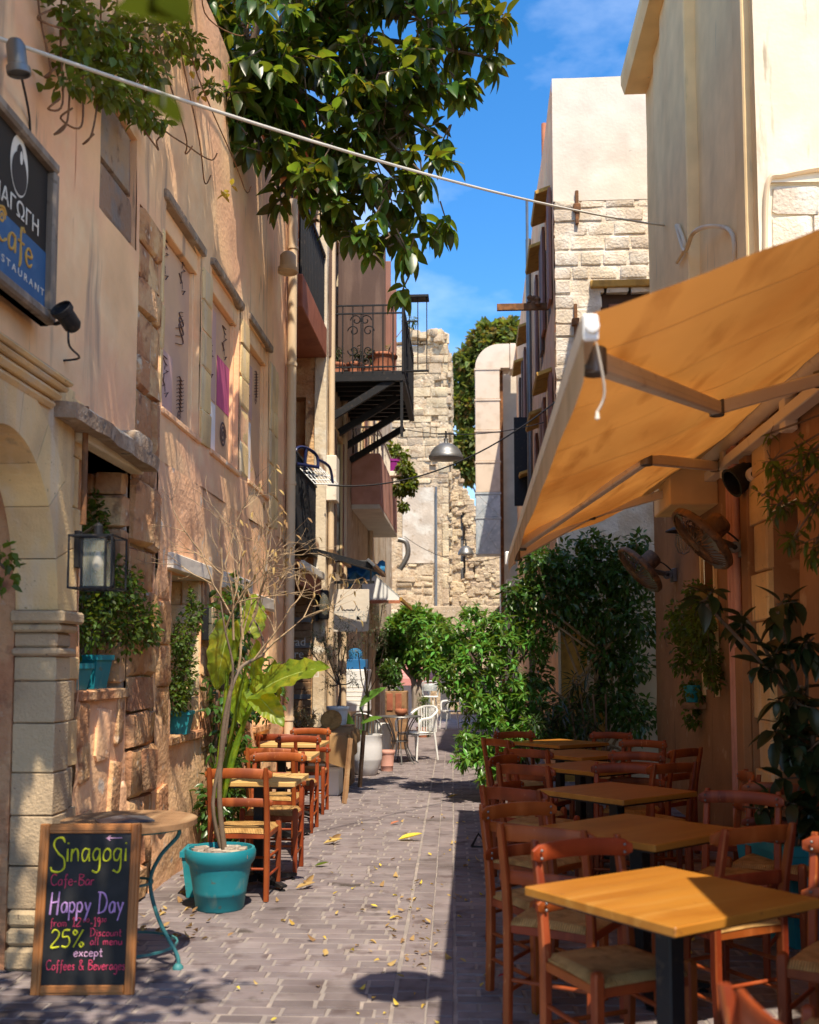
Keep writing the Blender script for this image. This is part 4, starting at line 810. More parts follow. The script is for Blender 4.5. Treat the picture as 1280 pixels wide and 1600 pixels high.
# ---------------------------------------------------------------- lettering in single strokes
G = {'S': (.66, [[(.6, .85), (.45, 1), (.2, .95), (.13, .75), (.35, .55), (.55, .4), (.6, .15), (.4, 0), (.12, .02), (.03, .16)]]),
 'i': (.2, [[(.1, .5), (.1, 0)], [(.1, .68), (.12, .74)]]), 'n': (.46, [[(.05, .5), (.05, 0)], [(.05, .33), (.2, .5), (.35, .42), (.37, 0)]]),
 'a': (.48, [[(.4, .45), (.2, .5), (.05, .3), (.1, .03), (.28, .05), (.4, .3)], [(.4, .5), (.43, 0)]]),
 'g': (.48, [[(.4, .45), (.2, .5), (.05, .3), (.12, .05), (.3, .08), (.4, .3)], [(.4, .5), (.41, -.2), (.28, -.45), (.05, -.36)]]),
 'o': (.46, [[(.22, .5), (.06, .35), (.08, .08), (.24, 0), (.4, .15), (.38, .4), (.22, .5)]]),
 'C': (.66, [[(.6, .85), (.4, 1), (.15, .85), (.05, .5), (.15, .12), (.4, 0), (.62, .15)]]),
 'f': (.4, [[(.4, .88), (.3, .97), (.2, .8), (.2, 0), (.14, -.3)], [(.05, .5), (.38, .5)]]),
 'e': (.46, [[(.06, .26), (.4, .32), (.35, .47), (.18, .5), (.05, .28), (.12, .03), (.3, 0), (.42, .12)]]),
 '-': (.38, [[(.05, .32), (.3, .34)]]), 'B': (.62, [[(.08, 0), (.1, 1)], [(.1, 1), (.45, .95), (.5, .75), (.12, .55), (.5, .45), (.58, .2), (.4, .02), (.08, 0)]]),
 'r': (.38, [[(.05, .5), (.05, 0)], [(.05, .3), (.2, .48), (.33, .46)]]), 'H': (.68, [[(.12, 1), (.03, -.1)], [(.6, 1.05), (.52, -.12)], [(.07, .48), (.58, .54)]]),
 'p': (.46, [[(.06, .5), (.03, -.4)], [(.06, .4), (.25, .5), (.4, .3), (.28, .03), (.06, .1)]]), 'y': (.46, [[(.05, .5), (.2, .1)], [(.44, .5), (.08, -.4)]]),
 'D': (.7, [[(.1, -.05), (.12, 1)], [(0, 1), (.4, .95), (.63, .55), (.45, .1), (.03, -.03)]]), 'm': (.66, [[(.05, .5), (.05, 0)], [(.05, .33), (.18, .5), (.28, .42), (.3, 0)], [(.3, .35), (.42, .5), (.54, .42), (.56, 0)]]),
 '1': (.34, [[(.05, .8), (.2, 1), (.2, 0)], [(.05, 0), (.33, 0)]]), '2': (.52, [[(.06, .8), (.2, 1), (.42, .9), (.4, .6), (.03, 0), (.48, .03)]]),
 '9': (.48, [[(.4, .75), (.25, 1), (.07, .8), (.18, .52), (.4, .7), (.38, .3), (.25, -.05)]]), '3': (.46, [[(.06, .95), (.35, .98), (.2, .6), (.4, .35), (.25, 0), (.03, .08)]]),
 '0': (.5, [[(.24, 1), (.06, .6), (.1, .1), (.26, 0), (.42, .4), (.38, .9), (.24, 1)]]), '5': (.52, [[(.45, .98), (.12, .96), (.08, .6), (.35, .6), (.45, .3), (.3, 0), (.03, .06)]]),
 '%': (.66, [[(.14, 1), (.04, .85), (.14, .7), (.24, .85), (.14, 1)], [(.5, .3), (.4, .15), (.5, 0), (.6, .15), (.5, .3)], [(.58, 1), (.08, 0)]]),
 'l': (.22, [[(.1, 1), (.08, .1), (.16, 0)]]), 'u': (.48, [[(.05, .5), (.08, .08), (.25, .02), (.38, .2)], [(.4, .5), (.42, 0)]]),
 'c': (.42, [[(.38, .42), (.22, .5), (.06, .3), (.1, .04), (.28, 0), (.4, .1)]]), 't': (.36, [[(.18, .85), (.16, .05), (.3, .02)], [(.02, .5), (.34, .52)]]),
 'x': (.44, [[(.04, .5), (.4, 0)], [(.4, .5), (.02, 0)]]), 's': (.4, [[(.34, .45), (.18, .5), (.08, .38), (.3, .2), (.28, .02), (.05, .03)]]),
 'v': (.44, [[(.04, .5), (.2, 0), (.42, .5)]]), '&': (.7, [[(.62, .0), (.15, .75), (.25, 1), (.42, .85), (.08, .3), (.15, .02), (.4, .05), (.6, .4)]]), ' ': (.35, []),
 'P': (.58, [[(.08, 0), (.1, 1)], [(.1, 1), (.45, .95), (.5, .7), (.38, .5), (.1, .48)]]), 'd': (.48, [[(.4, .4), (.2, .5), (.05, .25), (.15, 0), (.4, .2)], [(.4, 1), (.42, 0)]]),
 'T': (.6, [[(.02, .98), (.6, 1)], [(.3, .98), (.28, 0)]])}
def write(text, M, h, w, m, parent, name='lettering', sx=1., wob=.012, seed=0, rise=0.):
    """single stroke hand lettering laid on the plane of M (x right, y up, z out)"""
    r = random.Random(seed); mb = MB(); x = 0
    for k, ch in enumerate(text):
        adv, st = G[ch]
        for s in st:
            p = [Vector((M @ Vector(((x + q[0] * sx + r.uniform(-wob, wob)) * h, (q[1] + r.uniform(-wob, wob) + rise * x) * h, .0012)))) for q in s]
            c = curve(p, 5); mb.tube(c, [w * (.75 + .45 * abs(sin(i * .37 + k))) for i in range(len(c))], 5, flat=1.)
        x += (adv + .06) * sx
    o = mb.build(name, m, parent); return x * h
def textobj(body, M, size, m, parent, name='lettering', align='LEFT', ext=.001, sp=1.):
    c = bpy.data.curves.new(name, 'FONT'); c.body = body; c.size = size; c.extrude = ext; c.align_x = align; c.space_character = sp; c.materials.append(m); c.resolution_u = 3
    tmp = bpy.data.objects.new('tmp', c); me = bpy.data.meshes.new_from_object(tmp); me.name = name; bpy.data.objects.remove(tmp); o = bpy.data.objects.new(name, me); COL.objects.link(o); o.matrix_basis = M; o.parent = parent; o.matrix_parent_inverse = PINV.get(parent.name, Matrix()) if parent.name in PINV else Matrix(); return o
def plane_M(o, x, y): # origin, x axis, y axis
    x = Vector(x).normalized(); y = Vector(y); y = (y - x * y.dot(x)).normalized(); z = x.cross(y); M = Matrix((x, y, z)).transposed().to_4x4(); return Matrix.Translation(o) @ M
def chalk(n, c): return mat(n, c, .95, var=.2, vscale=60, bump=.3, bscale=200, bdist=.002)
c_yel = chalk('chalk yellow', (.55, .56, .03)); c_red = chalk('chalk red', (.50, .05, .11)); c_pur = chalk('chalk violet', (.52, .30, .60)); c_pink = chalk('chalk pink', (.6, .35, .5))
# ---------------------------------------------------------------- blackboard
bl = onz(47, 1556); br = onz(209, 1555); wd = (br - bl).length; xv = (br - bl).normalized()
back = Vector((-xv.y, xv.x, 0)); lean = .11; ht = .775; up = (Vector((0, 0, 1)) * sqrt(1 - lean ** 2) + back * lean)
MBD = plane_M(bl, xv, up); 
t = thing('chalkboard_sign', 'wood framed chalkboard with coloured chalk lettering leaning by the round table', 'chalkboard', bl)
def bq(nm, x0, x1, y0, y1, z0, z1, m, c=.006):
    b = MB().box((x0, y0, z0), (x1, y1, z1), c); q = MB(); q.add([MBD @ Vector(v) for v in b.v], b.f); return q.build(nm, m, t)
FW = .045
bq('board', FW - .01, wd - FW + .01, FW - .01, ht - FW + .01, -.02, -.004, m_chalk, 0)
for (x0, x1, y0, y1) in ((0, FW, 0, ht), (wd - FW, wd, 0, ht), (FW + .0008, wd - FW - .0008, 0, FW), (FW + .0008, wd - FW - .0008, ht - FW, ht)):
    f = bq('frame', x0, x1, y0, y1, -.022, .006, m_framew, .004)
    if x1 - x0 < .1: bq('moulding', x0 + .013, x0 + .03, y0 + .003, y1 - .003, .0062, .011, m_framew, .002)
    else: bq('moulding', x0, x1, y0 + .013, y0 + .03, .0062, .011, m_framew, .002)
def tw_(text): return sum(G[c][0] + .06 for c in text) - .06
def ln(text, x0, x1, y, h, w, m, seed=0, rise=0.): write(text, MBD @ Matrix.Translation((x0 * wd, y * ht, -.0035)), h * ht, w * .5, m, t, 'chalk_line', (x1 - x0) * wd / (tw_(text) * h * ht), seed=seed, rise=rise)
ln('S', .115, .27, .712, .205, .0095, c_yel, 1); ln('inagogi', .265, .875, .775, .15, .0085, c_yel, 21, .004)
ln('Cafe-Bar', .13, .565, .635, .065, .005, c_red, 2)
ln('Happy Day', .14, .86, .475, .118, .008, c_pur, 3)
ln('from', .15, .315, .395, .048, .0035, c_red, 4); ln('12', .365, .455, .395, .050, .0045, c_red, 14); ln('00', .47, .535, .42, .020, .003, c_red, 5); ln('-19', .54, .645, .395, .050, .0045, c_red, 6); ln('30', .65, .70, .42, .020, .003, c_red, 7)
ln('25%', .165, .495, .275, .100, .008, c_yel, 8); ln('Discount', .545, .855, .338, .046, .0045, c_red, 9); ln('all menu', .55, .865, .288, .046, .0045, c_red, 10)
ln('except', .395, .68, .222, .052, .005, c_pink, 11); ln('Coffees & Beverages', .135, .905, .145, .056, .0045, c_red, 12)
A_ = MB(); Z_ = .0
for s in ([(.66, .912), (.815, .914)], [(.70, .926), (.66, .912), (.70, .898)], [(.69, .919), (.67, .912), (.69, .905)]): A_.tube([MBD @ Vector((p[0] * wd, p[1] * ht, -.003)) for p in s], .003, 5)
A_.build('chalk_arrow', c_pink, t)
b = MB(); b.box((.05, .03, -.06), (.08, ht - .1, -.03)); 
# ---------------------------------------------------------------- hanging sign board on the house
sx = LX + .09; pa_, pb_ = onx(95, 258, sx + .03), onx(95, 515, sx + .03); yb1 = pa_.y; yb0 = yb1 - .92; zb0, zb1 = pb_.z, pa_.z
SG = thing('sign_board', 'large framed black and blue cafe sign board fixed high on the peach wall', 'sign', (sx, 4.8, zb0))
m_frg = mat('weathered frame', (.20, .155, .12), .85, [((.3, .24, .19), 9, .5, .65, VERT), ((.1, .07, .05), 16, .6, .72, ONE)], .6, 60, .005)
f_ = MB().box((sx - .05, yb0, zb0 + .0), (sx - .012, yb1, zb1)).build('panel', flat('sign black', (.018, .015, .014), .6), SG)
MB().box((sx - .0118, yb0 + .05, zb0 + .05), (sx - .0098, yb1 - .05, zb0 + .35)).build('blue_field', mat('sign blue', (.035, .115, .25), .6, [((.06, .16, .3), 7, .55, .7, ONE)], var=.1), SG)
for (a, c, d, e) in ((yb0, yb1, zb0, zb0 + .055), (yb0, yb1, zb1 - .055, zb1), (yb0, yb0 + .055, zb0 + .056, zb1 - .056), (yb1 - .055, yb1, zb0 + .056, zb1 - .056)): MB().box((sx - .06, a, d), (sx + .03, c, e), .012).build('frame', m_frg, SG)
def sM(y, z): return plane_M((sx - .0085, y, z), (0, 1, 0), (0, 0, 1))
m_sw = flat('sign white', (.72, .66, .56)); m_sg = flat('sign gold', (.60, .34, .08))
def fit_text(body, y0, y1, z, h, m, nm='lettering', sp=1.):
    o = textobj(body, sM(y0, z), h, m, SG, nm, sp=sp); xs = [v.co.x for v in o.data.vertices]; ys = [v.co.y for v in o.data.vertices]; w0 = max(xs) - min(xs); hh_ = max(ys) - min(ys)
    o.matrix_basis = sM(y0, z) @ Matrix.Diagonal(((y1 - y0) / w0, h / hh_, 1, 1)) @ Matrix.Translation((-min(xs), -min(ys), 0))
pS = lambda px, py: onx(px, py, sx - .0085)
e1_, e2_ = pS(60, 366), pS(3, 322); fit_text('ΣΥΝΑΓΩΓΗ', e1_.y - .66, e1_.y, zb0 + .395, .082, m_sw)
fit_text('RESTAURANT', 4.33, pS(69, 446).y, zb0 + .125, .034, m_sw, sp=1.5)
cy_ = pS(51, 395).y; write('Cafe', sM(cy_ - .40, zb0 + .215), .155, .0062, m_sg, SG, sx=.40 / (.155 * (G['C'][0] + G['a'][0] + G['f'][0] + G['e'][0] + .2)), wob=.01, seed=4, rise=-.02)
b = MB(); spiral(b, cy_ - .33, zb0 + .325, .035, sx - .008, 1.6, .006); b.build('flourish', m_sg, SG)
def oval(mb, y, z, ry_, rz_, x, n=28): mb.add([(x, y + ry_ * cos(2 * pi * i / n), z + rz_ * sin(2 * pi * i / n)) for i in range(n)], [tuple(range(n))])
q1, q2 = pS(16, 270), pS(44, 285); ey, ez = (q1.y + q2.y) / 2, zb0 + .635; hy_ = (q2.y - q1.y) / 2
b = MB(); oval(b, ey, ez, hy_, .145, sx - .0095); b.build('emblem_oval', m_sw, SG)
b = MB(); oval(b, ey, ez - .035, hy_ * .86, .10, sx - .0075); oval(b, ey, ez + .045, hy_ * .35, .06, sx - .0068); b.build('emblem_figure', flat('emblem dark', (.05, .04, .035)), SG)
b = MB(); oval(b, ey + .012, ez + .045, hy_ * .16, .032, sx - .0058); b.build('emblem_face', m_sw, SG)
# ---------------------------------------------------------------- small fittings on the left wall
def spotlight(name, label, p, aim, r, L, m, armto, cable=None):
    t = thing(name, label, 'spotlight', armto); aim = Vector(aim).normalized(); M = Matrix.Translation(p) @ aim.to_track_quat('Z', 'Y').to_matrix().to_4x4()
    b = MB(); b.lathe([(r * .55, -L * .55), (r * .8, -L * .4), (r * .82, L * .2), (r, L * .25), (r, L * .45), (r * .9, L * .47), (r * .86, L * .36)], 18, M=M); b.build('housing', m, t, 40)
    b = MB(); b.lathe([(0.0001, L * .33), (r * .86, L * .33)], 18, M=M); b.build('lens', m_glass, t)
    b = MB(); q = Vector(p) - aim * L * .1; b.tube([q, Vector(p).lerp(Vector(armto), .5) - Vector((0, 0, .02)), armto], .010, 6); b.build('bracket', m, t)
    if cable: b = MB(); b.tube(curve(cable, 5), .006, 5); b.build('cord', m_black, t)
    return t
a = onx(105, 496, LX + .20); spotlight('wall_spotlight', 'small black spotlight tilted up at the lower corner of the cafe sign board', a, (-.25, -.75, .55), .055, .13, m_black, (LX + .05, yb1 + .03, zb0 + .03), [a + Vector((0, .02, -.05)), a + Vector((.0, .04, -.13)), (LX + .08, 5.38, 3.16), (LX + .0, 5.36, 3.14)])
a = onx(27, 92, LX + .16); spotlight('wall_spotlight', 'grey cylinder spotlight pointing down near the ivy above the sign board', a, (.1, .12, -1), .052, .15, m_grey, (LX - .02, 4.66, 4.42), [a, (LX + .01, 4.84, 4.2), (LX + .01, 4.84, 3.95)])
a = onx(450, 412, LX + .18); spotlight('wall_spotlight', 'stubby tan cylinder lamp on the drainpipe at the far corner of the peach house', a, (.0, -.05, -1), .11, .22, m_ivory, (LX + .02, 11.88, 6.25))
# lantern
LT = thing('wall_lantern', 'black framed glass lantern with a clear bulb on a bracket by the stone portal', 'lantern', (PX, 5.48, 2.05))
lx0 = PX; c = onx(153, 880, LX + .33); ly = c.y; lz_ = c.z; hw = .095; hh = .125
b = MB(); b.box((lx0 - .0, 5.445, 2.04), (lx0 + .03, 5.50, 2.24), .004); b.build('backplate', m_black, LT)
b = MB(); b.tube([(lx0 + .03, 5.47, 2.215), (c.x, ly, lz_ + hh + .07)], .009, 6); b.lathe([(.022, 0), (.022, .05), (.012, .06)], 12, (c.x, ly, lz_ + hh + .01)); b.build('arm', m_black, LT)
b = MB(); e = .006
def cage(b, w, h, e):
    for sx_ in (-1, 1):
        for sy_ in (-1, 1): b.box((c.x + sx_ * w - e, ly + sy_ * w - e, lz_ - h), (c.x + sx_ * w + e, ly + sy_ * w + e, lz_ + h))
    for z_ in (-h, h):
        for s_ in (-1, 1): b.box((c.x - w - e, ly + s_ * w - e, lz_ + z_ - e), (c.x + w + e, ly + s_ * w + e, lz_ + z_ + e)); b.box((c.x + s_ * w - e, ly - w + e, lz_ + z_ - e * .98), (c.x + s_ * w + e, ly + w - e, lz_ + z_ + e * .98))
cage(b, hw * .62, hh * .98, .005); cage(b, hw * 1.12, hh * 1.02, .004); b.box((c.x - hw * .62, ly - hw * .62, lz_ + hh), (c.x + hw * .62, ly + hw * .62, lz_ + hh + .012)); b.build('frame', m_black, LT)
b = MB()
for (dx, dy, ax) in ((0, hw * .6, 0), (0, -hw * .6, 0), (hw * .6, 0, 1), (-hw * .6, 0, 1)):
    w = hw * .58
    if ax == 0: b.box((c.x - w, ly + dy - .001, lz_ - hh * .93), (c.x + w, ly + dy + .001, lz_ + hh * .93))
    else: b.box((c.x + dx - .001, ly - w, lz_ - hh * .93), (c.x + dx + .001, ly + w, lz_ + hh * .93))
b.build('glass', m_glass, LT)
b = MB(); b.lathe([(.012, .10), (.012, .06), (.02, .03), (.028, .0), (.024, -.025), (.0001, -.04)], 14, (c.x, ly, lz_)); b.build('bulb', flat('bulb glass', (.8, .72, .6), .1), LT, 180)
b = MB(); b.lathe([(.016, .12), (.016, .06)], 10, (c.x, ly, lz_)); b.build('socket', m_black, LT)
# flat wall lamp further along
c = onx(328, 975, LX + .07); WL = thing('wall_lamp', 'slim dark glass fronted box lamp on the pink wall by the second window ledge', 'lamp', c)
b = MB(); b.box((c.x - .05, c.y - .05, c.z - .13), (c.x + .0, c.y + .05, c.z + .13), .004); b.build('body', m_black, WL)
for s_ in (-1, 1): MB().box((c.x + .001, c.y - .045, c.z + (.005 if s_ > 0 else -.125)), (c.x + .035, c.y + .045, c.z + (.125 if s_ > 0 else -.005)), .003).build('glass', m_glass, WL)
# ---------------------------------------------------------------- round folding table with a menu
fo = onz(271, 1508); TC = Vector((fo.x - .36, fo.y - .02, .0)); TR = .34; TZ = .735
rc = onz(293, 1285, TZ); TC = Vector((rc.x - TR + .012, rc.y + .10, 0))
RT = thing('round_table', 'small round bistro table with a plank top and blue green iron legs behind the chalkboard', 'table', TC)
pts = []; NP = 6
for k in range(NP):
    x0 = -TR + 2 * TR * k / NP + .0015; x1 = -TR + 2 * TR * (k + 1) / NP - .0015; q = []
    for i in range(9): x = x0 + (x1 - x0) * i / 8; q.append((x, sqrt(max(0, TR ** 2 - x * x))))
    poly = q[::-1] + [(x, -y_) for x, y_ in q]; poly = [p for i, p in enumerate(poly) if i == 0 or (Vector(p) - Vector(poly[i - 1])).length > 1e-4]
    if (Vector(poly[0]) - Vector(poly[-1])).length < 1e-4: poly = poly[:-1]
    MB().prism(poly, .028, Matrix.Translation(TC + Vector((0, 0, TZ - .028))) @ Matrix.Rotation(1.5, 4, 'Z')).build('plank', m_oldwood, RT)
m_tl = mat('teal iron', (.05, .20, .21), .5, [((.12, .26, .25), 12, .55, .7, ONE), ((.18, .09, .04), 22, .66, .75, ONE)], var=.15)
b = MB(); b.lathe([(TR * .8, TZ - .045), (TR * .84, TZ - .045), (TR * .84, TZ - .029), (TR * .8, TZ - .029), (TR * .8, TZ - .045)], 32, TC); b.build('ring', m_tl, RT)
for k in range(3):
    w = -.15 + k * 2.094; d = Vector((cos(w), sin(w), 0))
    b = MB(); b.tube(curve([TC + d * TR * .8 + Vector((0, 0, TZ - .04)), TC + d * TR * .78 + Vector((0, 0, TZ - .08)), TC + d * .17 + Vector((0, 0, .55)), TC + d * .12 + Vector((0, 0, .42)), TC + d * .17 + Vector((0, 0, .24)), TC + d * (TR * .8) + Vector((0, 0, .07)), TC + d * TR * .82 + Vector((0, 0, .01))], 7), .0105, 8); b.lathe([(.028, 0), (.028, .012), (.0105, .03)], 10, TC + d * TR * .82); b.build('leg', m_tl, RT, 60)
for (r_, z_) in ((.25, .106), (.12, .415)): MB().lathe([(r_ - .005, z_ - .006), (r_ + .005, z_ - .006), (r_ + .005, z_ + .006), (r_ - .005, z_ + .006), (r_ - .005, z_ - .006)], 24, TC).build('brace_ring', m_tl, RT)
mm = thing('menu_card', 'dark open menu card lying on the round plank table', 'menu', TC + Vector((.05, -.05, TZ)))
b = MB(); mc = onz(195, 1283, TZ); Mm = TRS((mc.x, mc.y, TZ + .004), .55)
b.add([Mm @ Vector(v) for v in ((-.13, -.09, 0), (0, -.09, .016), (0, .09, .016), (-.13, .09, 0), (.13, -.09, .004), (.13, .09, .004), (-.13, -.09, -.003), (.13, -.09, -.003), (.13, .09, -.003), (-.13, .09, -.003))], [(0, 1, 2, 3), (1, 4, 5, 2), (0, 6, 7, 4, 1), (2, 5, 8, 9, 3), (6, 9, 8, 7)]); b.build('cover', flat('menu cover', (.07, .075, .09), .35), mm)
# ---------------------------------------------------------------- taverna chairs (face +y, origin on the floor under the seat)
def make_chair(label, group):
    t = thing('chair', label, 'chair', (0, 0, 0), group)
    w, d, sz, H = .185, .18, .445, .855
    for s in (-1, 1):
        b = MB(); pr = [(0, -d - .012, .017, .019), (.25, -d + .002, .018, .020), (.45, -d + .002, .018, .020), (.62, -d - .018, .017, .019), (.82, -d - .062, .016, .017), (H, -d - .070, .012, .013)]
        vs = []; fs = []; n = len(pr)
        for z, y, hx, hy in pr:
            c = .006
            for (x_, y_) in ((-hx + c, -hy), (hx - c, -hy), (hx, -hy + c), (hx, hy - c), (hx - c, hy), (-hx + c, hy), (-hx, hy - c), (-hx, -hy + c)): vs.append((s * w + x_, y + y_, z))
        for i in range(n - 1): fs += [(i * 8 + k, i * 8 + (k + 1) % 8, (i + 1) * 8 + (k + 1) % 8, (i + 1) * 8 + k) for k in range(8)]
        fs += [tuple(range(8))[::-1], tuple(range((n - 1) * 8, n * 8))]; b.add(vs, fs); b.build('rear_leg', m_wood, t, 40)
        b = MB(); pr = [(0, .014), (.3, .0185), (.46, .0195), (.475, .017), (.482, .009)]; vs = []; fs = []
        for z, h in pr:
            c = h * .3
            for (x_, y_) in ((-h + c, -h), (h - c, -h), (h, -h + c), (h, h - c), (h - c, h), (-h + c, h), (-h, h - c), (-h, -h + c)): vs.append((s * (w + .008) + x_, d + y_, z))
        for i in range(len(pr) - 1): fs += [(i * 8 + k, i * 8 + (k + 1) % 8, (i + 1) * 8 + (k + 1) % 8, (i + 1) * 8 + k) for k in range(8)]
        fs += [tuple(range(8))[::-1], tuple(range(32, 40))]; b.add(vs, fs); b.build('front_leg', m_wood, t, 40)
    def rail(z0, h, yb, arch, nm):
        b = MB(); n = 14; hw_ = w + .036; vs = []; fs = []
        for i in range(n + 1):
            u = -1 + 2 * i / n; x = u * hw_; yy = yb - .030 * (1 - u * u) + .004; e = max(0, abs(u) - .86) / .14; ch = h * (.5 - .16 * e * e); zc = z0 + h / 2 + arch * (1 - u * u)
            if i in (0, n): ch = h * .26
            for (dy, dz) in ((-.010, -ch + .004), (-.006, -ch), (.006, -ch), (.010, -ch + .004), (.010, ch - .004), (.006, ch), (-.006, ch), (-.010, ch - .004)): vs.append((x, yy + dy, zc + dz))
        for i in range(n): fs += [(i * 8 + k, (i + 1) * 8 + k, (i + 1) * 8 + (k + 1) % 8, i * 8 + (k + 1) % 8) for k in range(8)]
        fs += [tuple(range(8)), tuple(range(n * 8, n * 8 + 8))[::-1]]; b.add(vs, fs); r = b.build(nm, m_wood, t, 45)
        q = MB()
        for s in (-1, 1):
            for dz in (.28, .72): q.lathe([(.0065, 0), (.0055, .003), (.0001, .005)], 8, M=TRS((s * w, yb + .0135, z0 + h * dz + arch * .1), rx=-pi / 2))
        q.build('bolts', m_grey, r, 180); return r
    rail(.775, .066, -d - .030, .012, 'top_rail'); rail(.595, .055, -d - .0, .008, 'lower_rail')
    b = MB(); W_ = .195; N = 14
    def sf(u, v):
        x = (u - .5) * 2; y = (v - .5) * 2; m_ = max(abs(x), abs(y)); tp = 1 + .03 * y; z = sz + .016 - .010 * (1 - m_) - (.028 if m_ > .999 else .006 * max(0, m_ - .85) / .15) - .006 * (1 - abs(abs(x) - abs(y))) * (m_)
        rr = .985 if m_ > .999 else 1; return Vector((x * W_ * tp * rr, y * W_ * rr, z))
    b.grid(sf, N, N); n0 = len(b.v); b.box((-W_ + .01, -W_ + .01, sz - .03), (W_ - .01, W_ - .01, sz - .006)); b.build('seat', m_rush, t, 60)
    b = MB(); b.box((-w, d - .010, sz - .052), (w, d + .012, sz - .014), .004); b.box((-w, -d - .009, sz - .052), (w, -d + .013, sz - .014), .004)
    for s in (-1, 1): b.box((s * w - .011, -d + .014, sz - .051), (s * w + .011, d - .011, sz - .015), .004)
    b.build('seat_frame', m_wood, t)
    for s in (-1, 1):
        for z in (.15, .27): MB().tube([(s * w, -d, z), (s * (w + .006), d, z - .005)], .0095, 7).build('stretcher', m_wood, t, 60)
    MB().tube([(-w, d, .21), (w, d, .21)], .0095, 7).build('stretcher', m_wood, t, 60); MB().tube([(-w, -d, .20), (w, -d, .20)], .0095, 7).build('stretcher', m_wood, t, 60)
    return t
GR, GL = 'wooden chairs under the orange awning', 'wooden chairs along the peach wall'
proto = make_chair('', GR); used = [0]
def face(dx, dy): return atan2(-dx, dy)
def chair(x, y, dx, dy, label, group):
    """x, y: middle of the backrest; (dx, dy): the way the sitter looks"""
    n = sqrt(dx * dx + dy * dy); dx /= n; dy /= n; loc = (x + dx * .235, y + dy * .235, .004); rz = face(dx, dy)
    if not used[0]: used[0] = 1; proto.location = loc; proto.rotation_euler = (0, 0, rz); proto['label'] = label; proto['group'] = group
    else: copy_tree(proto, loc, rz, label, group)
chair(.40, 4.14, .45, -.9, 'red brown chair with its rush seat tucked under the sunlit front table', GR)
chair(.28, 4.42, .45, .9, 'red brown chair seen from behind at the lane side of the second awning table', GR)
chair(.20, 5.20, .55, -.85, 'dark chair at the lane side of the second awning table facing the camera', GR)
chair(.20, 5.80, .6, .8, 'chair seen from behind at the lane side of the third awning table', GR)
chair(.33, 7.16, .5, .85, 'chair seen from behind at the lane side of the fourth awning table', GR)
chair(.20, 7.92, .8, -.5, 'chair at the lane edge turned inward beside the fourth awning table', GR)
chair(.42, 8.5, .5, .85, 'chair seen from behind at the lane side of the fifth awning table', GR)
chair(.20, 9.66, .8, .6, 'chair half in the bush at the lane side of the farthest awning table', GR)
chair(.40, 10.75, .3, -.95, 'farthest chair at the lane edge, almost hidden beside the leafy bush', GR)
chair(1.02, 7.32, -.2, -1, 'chair facing the camera with four bolts showing behind the third awning table', GR)
chair(1.26, 8.3, -.35, -.95, 'chair facing the camera behind the fourth awning table', GR)
chair(1.36, 7.34, -.55, .85, 'dark chair seen from behind between the third and fourth awning tables, wall side', GR)
chair(1.70, 8.62, -.7, .7, 'dark chair seen from behind close to the ochre wall, the one nearest the hanging ivy', GR)
chair(1.38, 10.72, -.4, -.9, 'last chair before the dark corner behind the farthest awning table', GR)
chair(1.52, 9.62, -.45, -.9, 'chair facing the camera behind the fifth awning table beside the ochre wall', GR)
chair(1.72, 6.75, -1, .05, 'chair seen edge on against the ochre wall right of the third awning table', GR)
chair(1.42, 5.75, -.45, -.9, 'chair facing the camera behind the second awning table near the big rubber plant', GR)
chair(1.75, 6.15, -.5, -.85, 'chair half hidden behind another one beside the dark rubber plant', GR)
chair(1.17, 4.50, -.5, .87, 'dark chair with thick posts seen from behind, right of the second awning table', GR)
chair(1.50, 4.22, -.55, -.85, 'chair at the right picture edge in front of the big teal planter', GR)
chair(1.26, 2.98, -.85, .55, 'nearest chair on the right, its worn rush seat cut by the picture corner', GR)
chair(.555, 2.10, 1, .12, 'blurred chair back in front of the sunlit table, cut off by the bottom edge', GR)
chair(-1.53, 6.80, 0, 1, 'front orange chair seen from behind next to the large teal pot', GL)
chair(-1.50, 8.08, .02, -1, 'sunlit orange chair facing the camera across the first small table by the wall', GL)
chair(-1.64, 8.46, 0, 1, 'sunlit chair back to back with the first facing one, at the second small wall table', GL)
chair(-1.67, 10.02, 0, -1, 'sunlit chair facing the camera behind the second small wall table', GL)
chair(-1.92, 10.22, 0, 1, 'dark chair against the wall at the third small wall table', GL)
chair(-1.74, 11.22, 0, -1, 'half shaded chair facing the camera before the cloth covered table', GL)
# ---------------------------------------------------------------- square tables
def make_table(nm, label, group, s, h, mt):
    t = thing(nm, label, 'table', (0, 0, 0), group)
    MB().box((-s / 2, -s / 2, h - .032), (s / 2, s / 2, h), .004).build('table_top', mt, t)
    b = MB(); b.box((-s / 2 + .03, -s / 2 + .03, h - .045), (s / 2 - .03, s / 2 - .03, h - .0325)); b.box((-.14, -.14, h - .052), (.14, .14, h - .0455)); b.build('underframe', m_black, t)
    MB().box((-.036, -.036, .06), (.036, .036, h - .053), .006).build('column', m_black, t)
    for k in range(4):
        M = Matrix.Rotation(k * pi / 2 + pi / 4, 4, 'Z'); b = MB(); b.prism([(.03, .03), (.30, .022), (.31, .03), (.31, .04), (.03, .085)], .05, M @ Matrix(((1, 0, 0, 0), (0, 0, 1, -.025), (0, 1, 0, 0), (0, 0, 0, 1))))
        b.lathe([(.022, 0), (.022, .008), (.008, .012), (.008, .034)], 8, M @ Vector((.285, 0, 0))); b.build('foot', m_black, t)
    return t
GT = 'square tables under the orange awning'
t1 = make_table('square_table', 'front square table with its yellow top in bright sun, one corner shaded', GT, .69, .75, m_top); t1.location = (.655, 3.675, .004); t1.rotation_euler = (0, 0, radians(37))
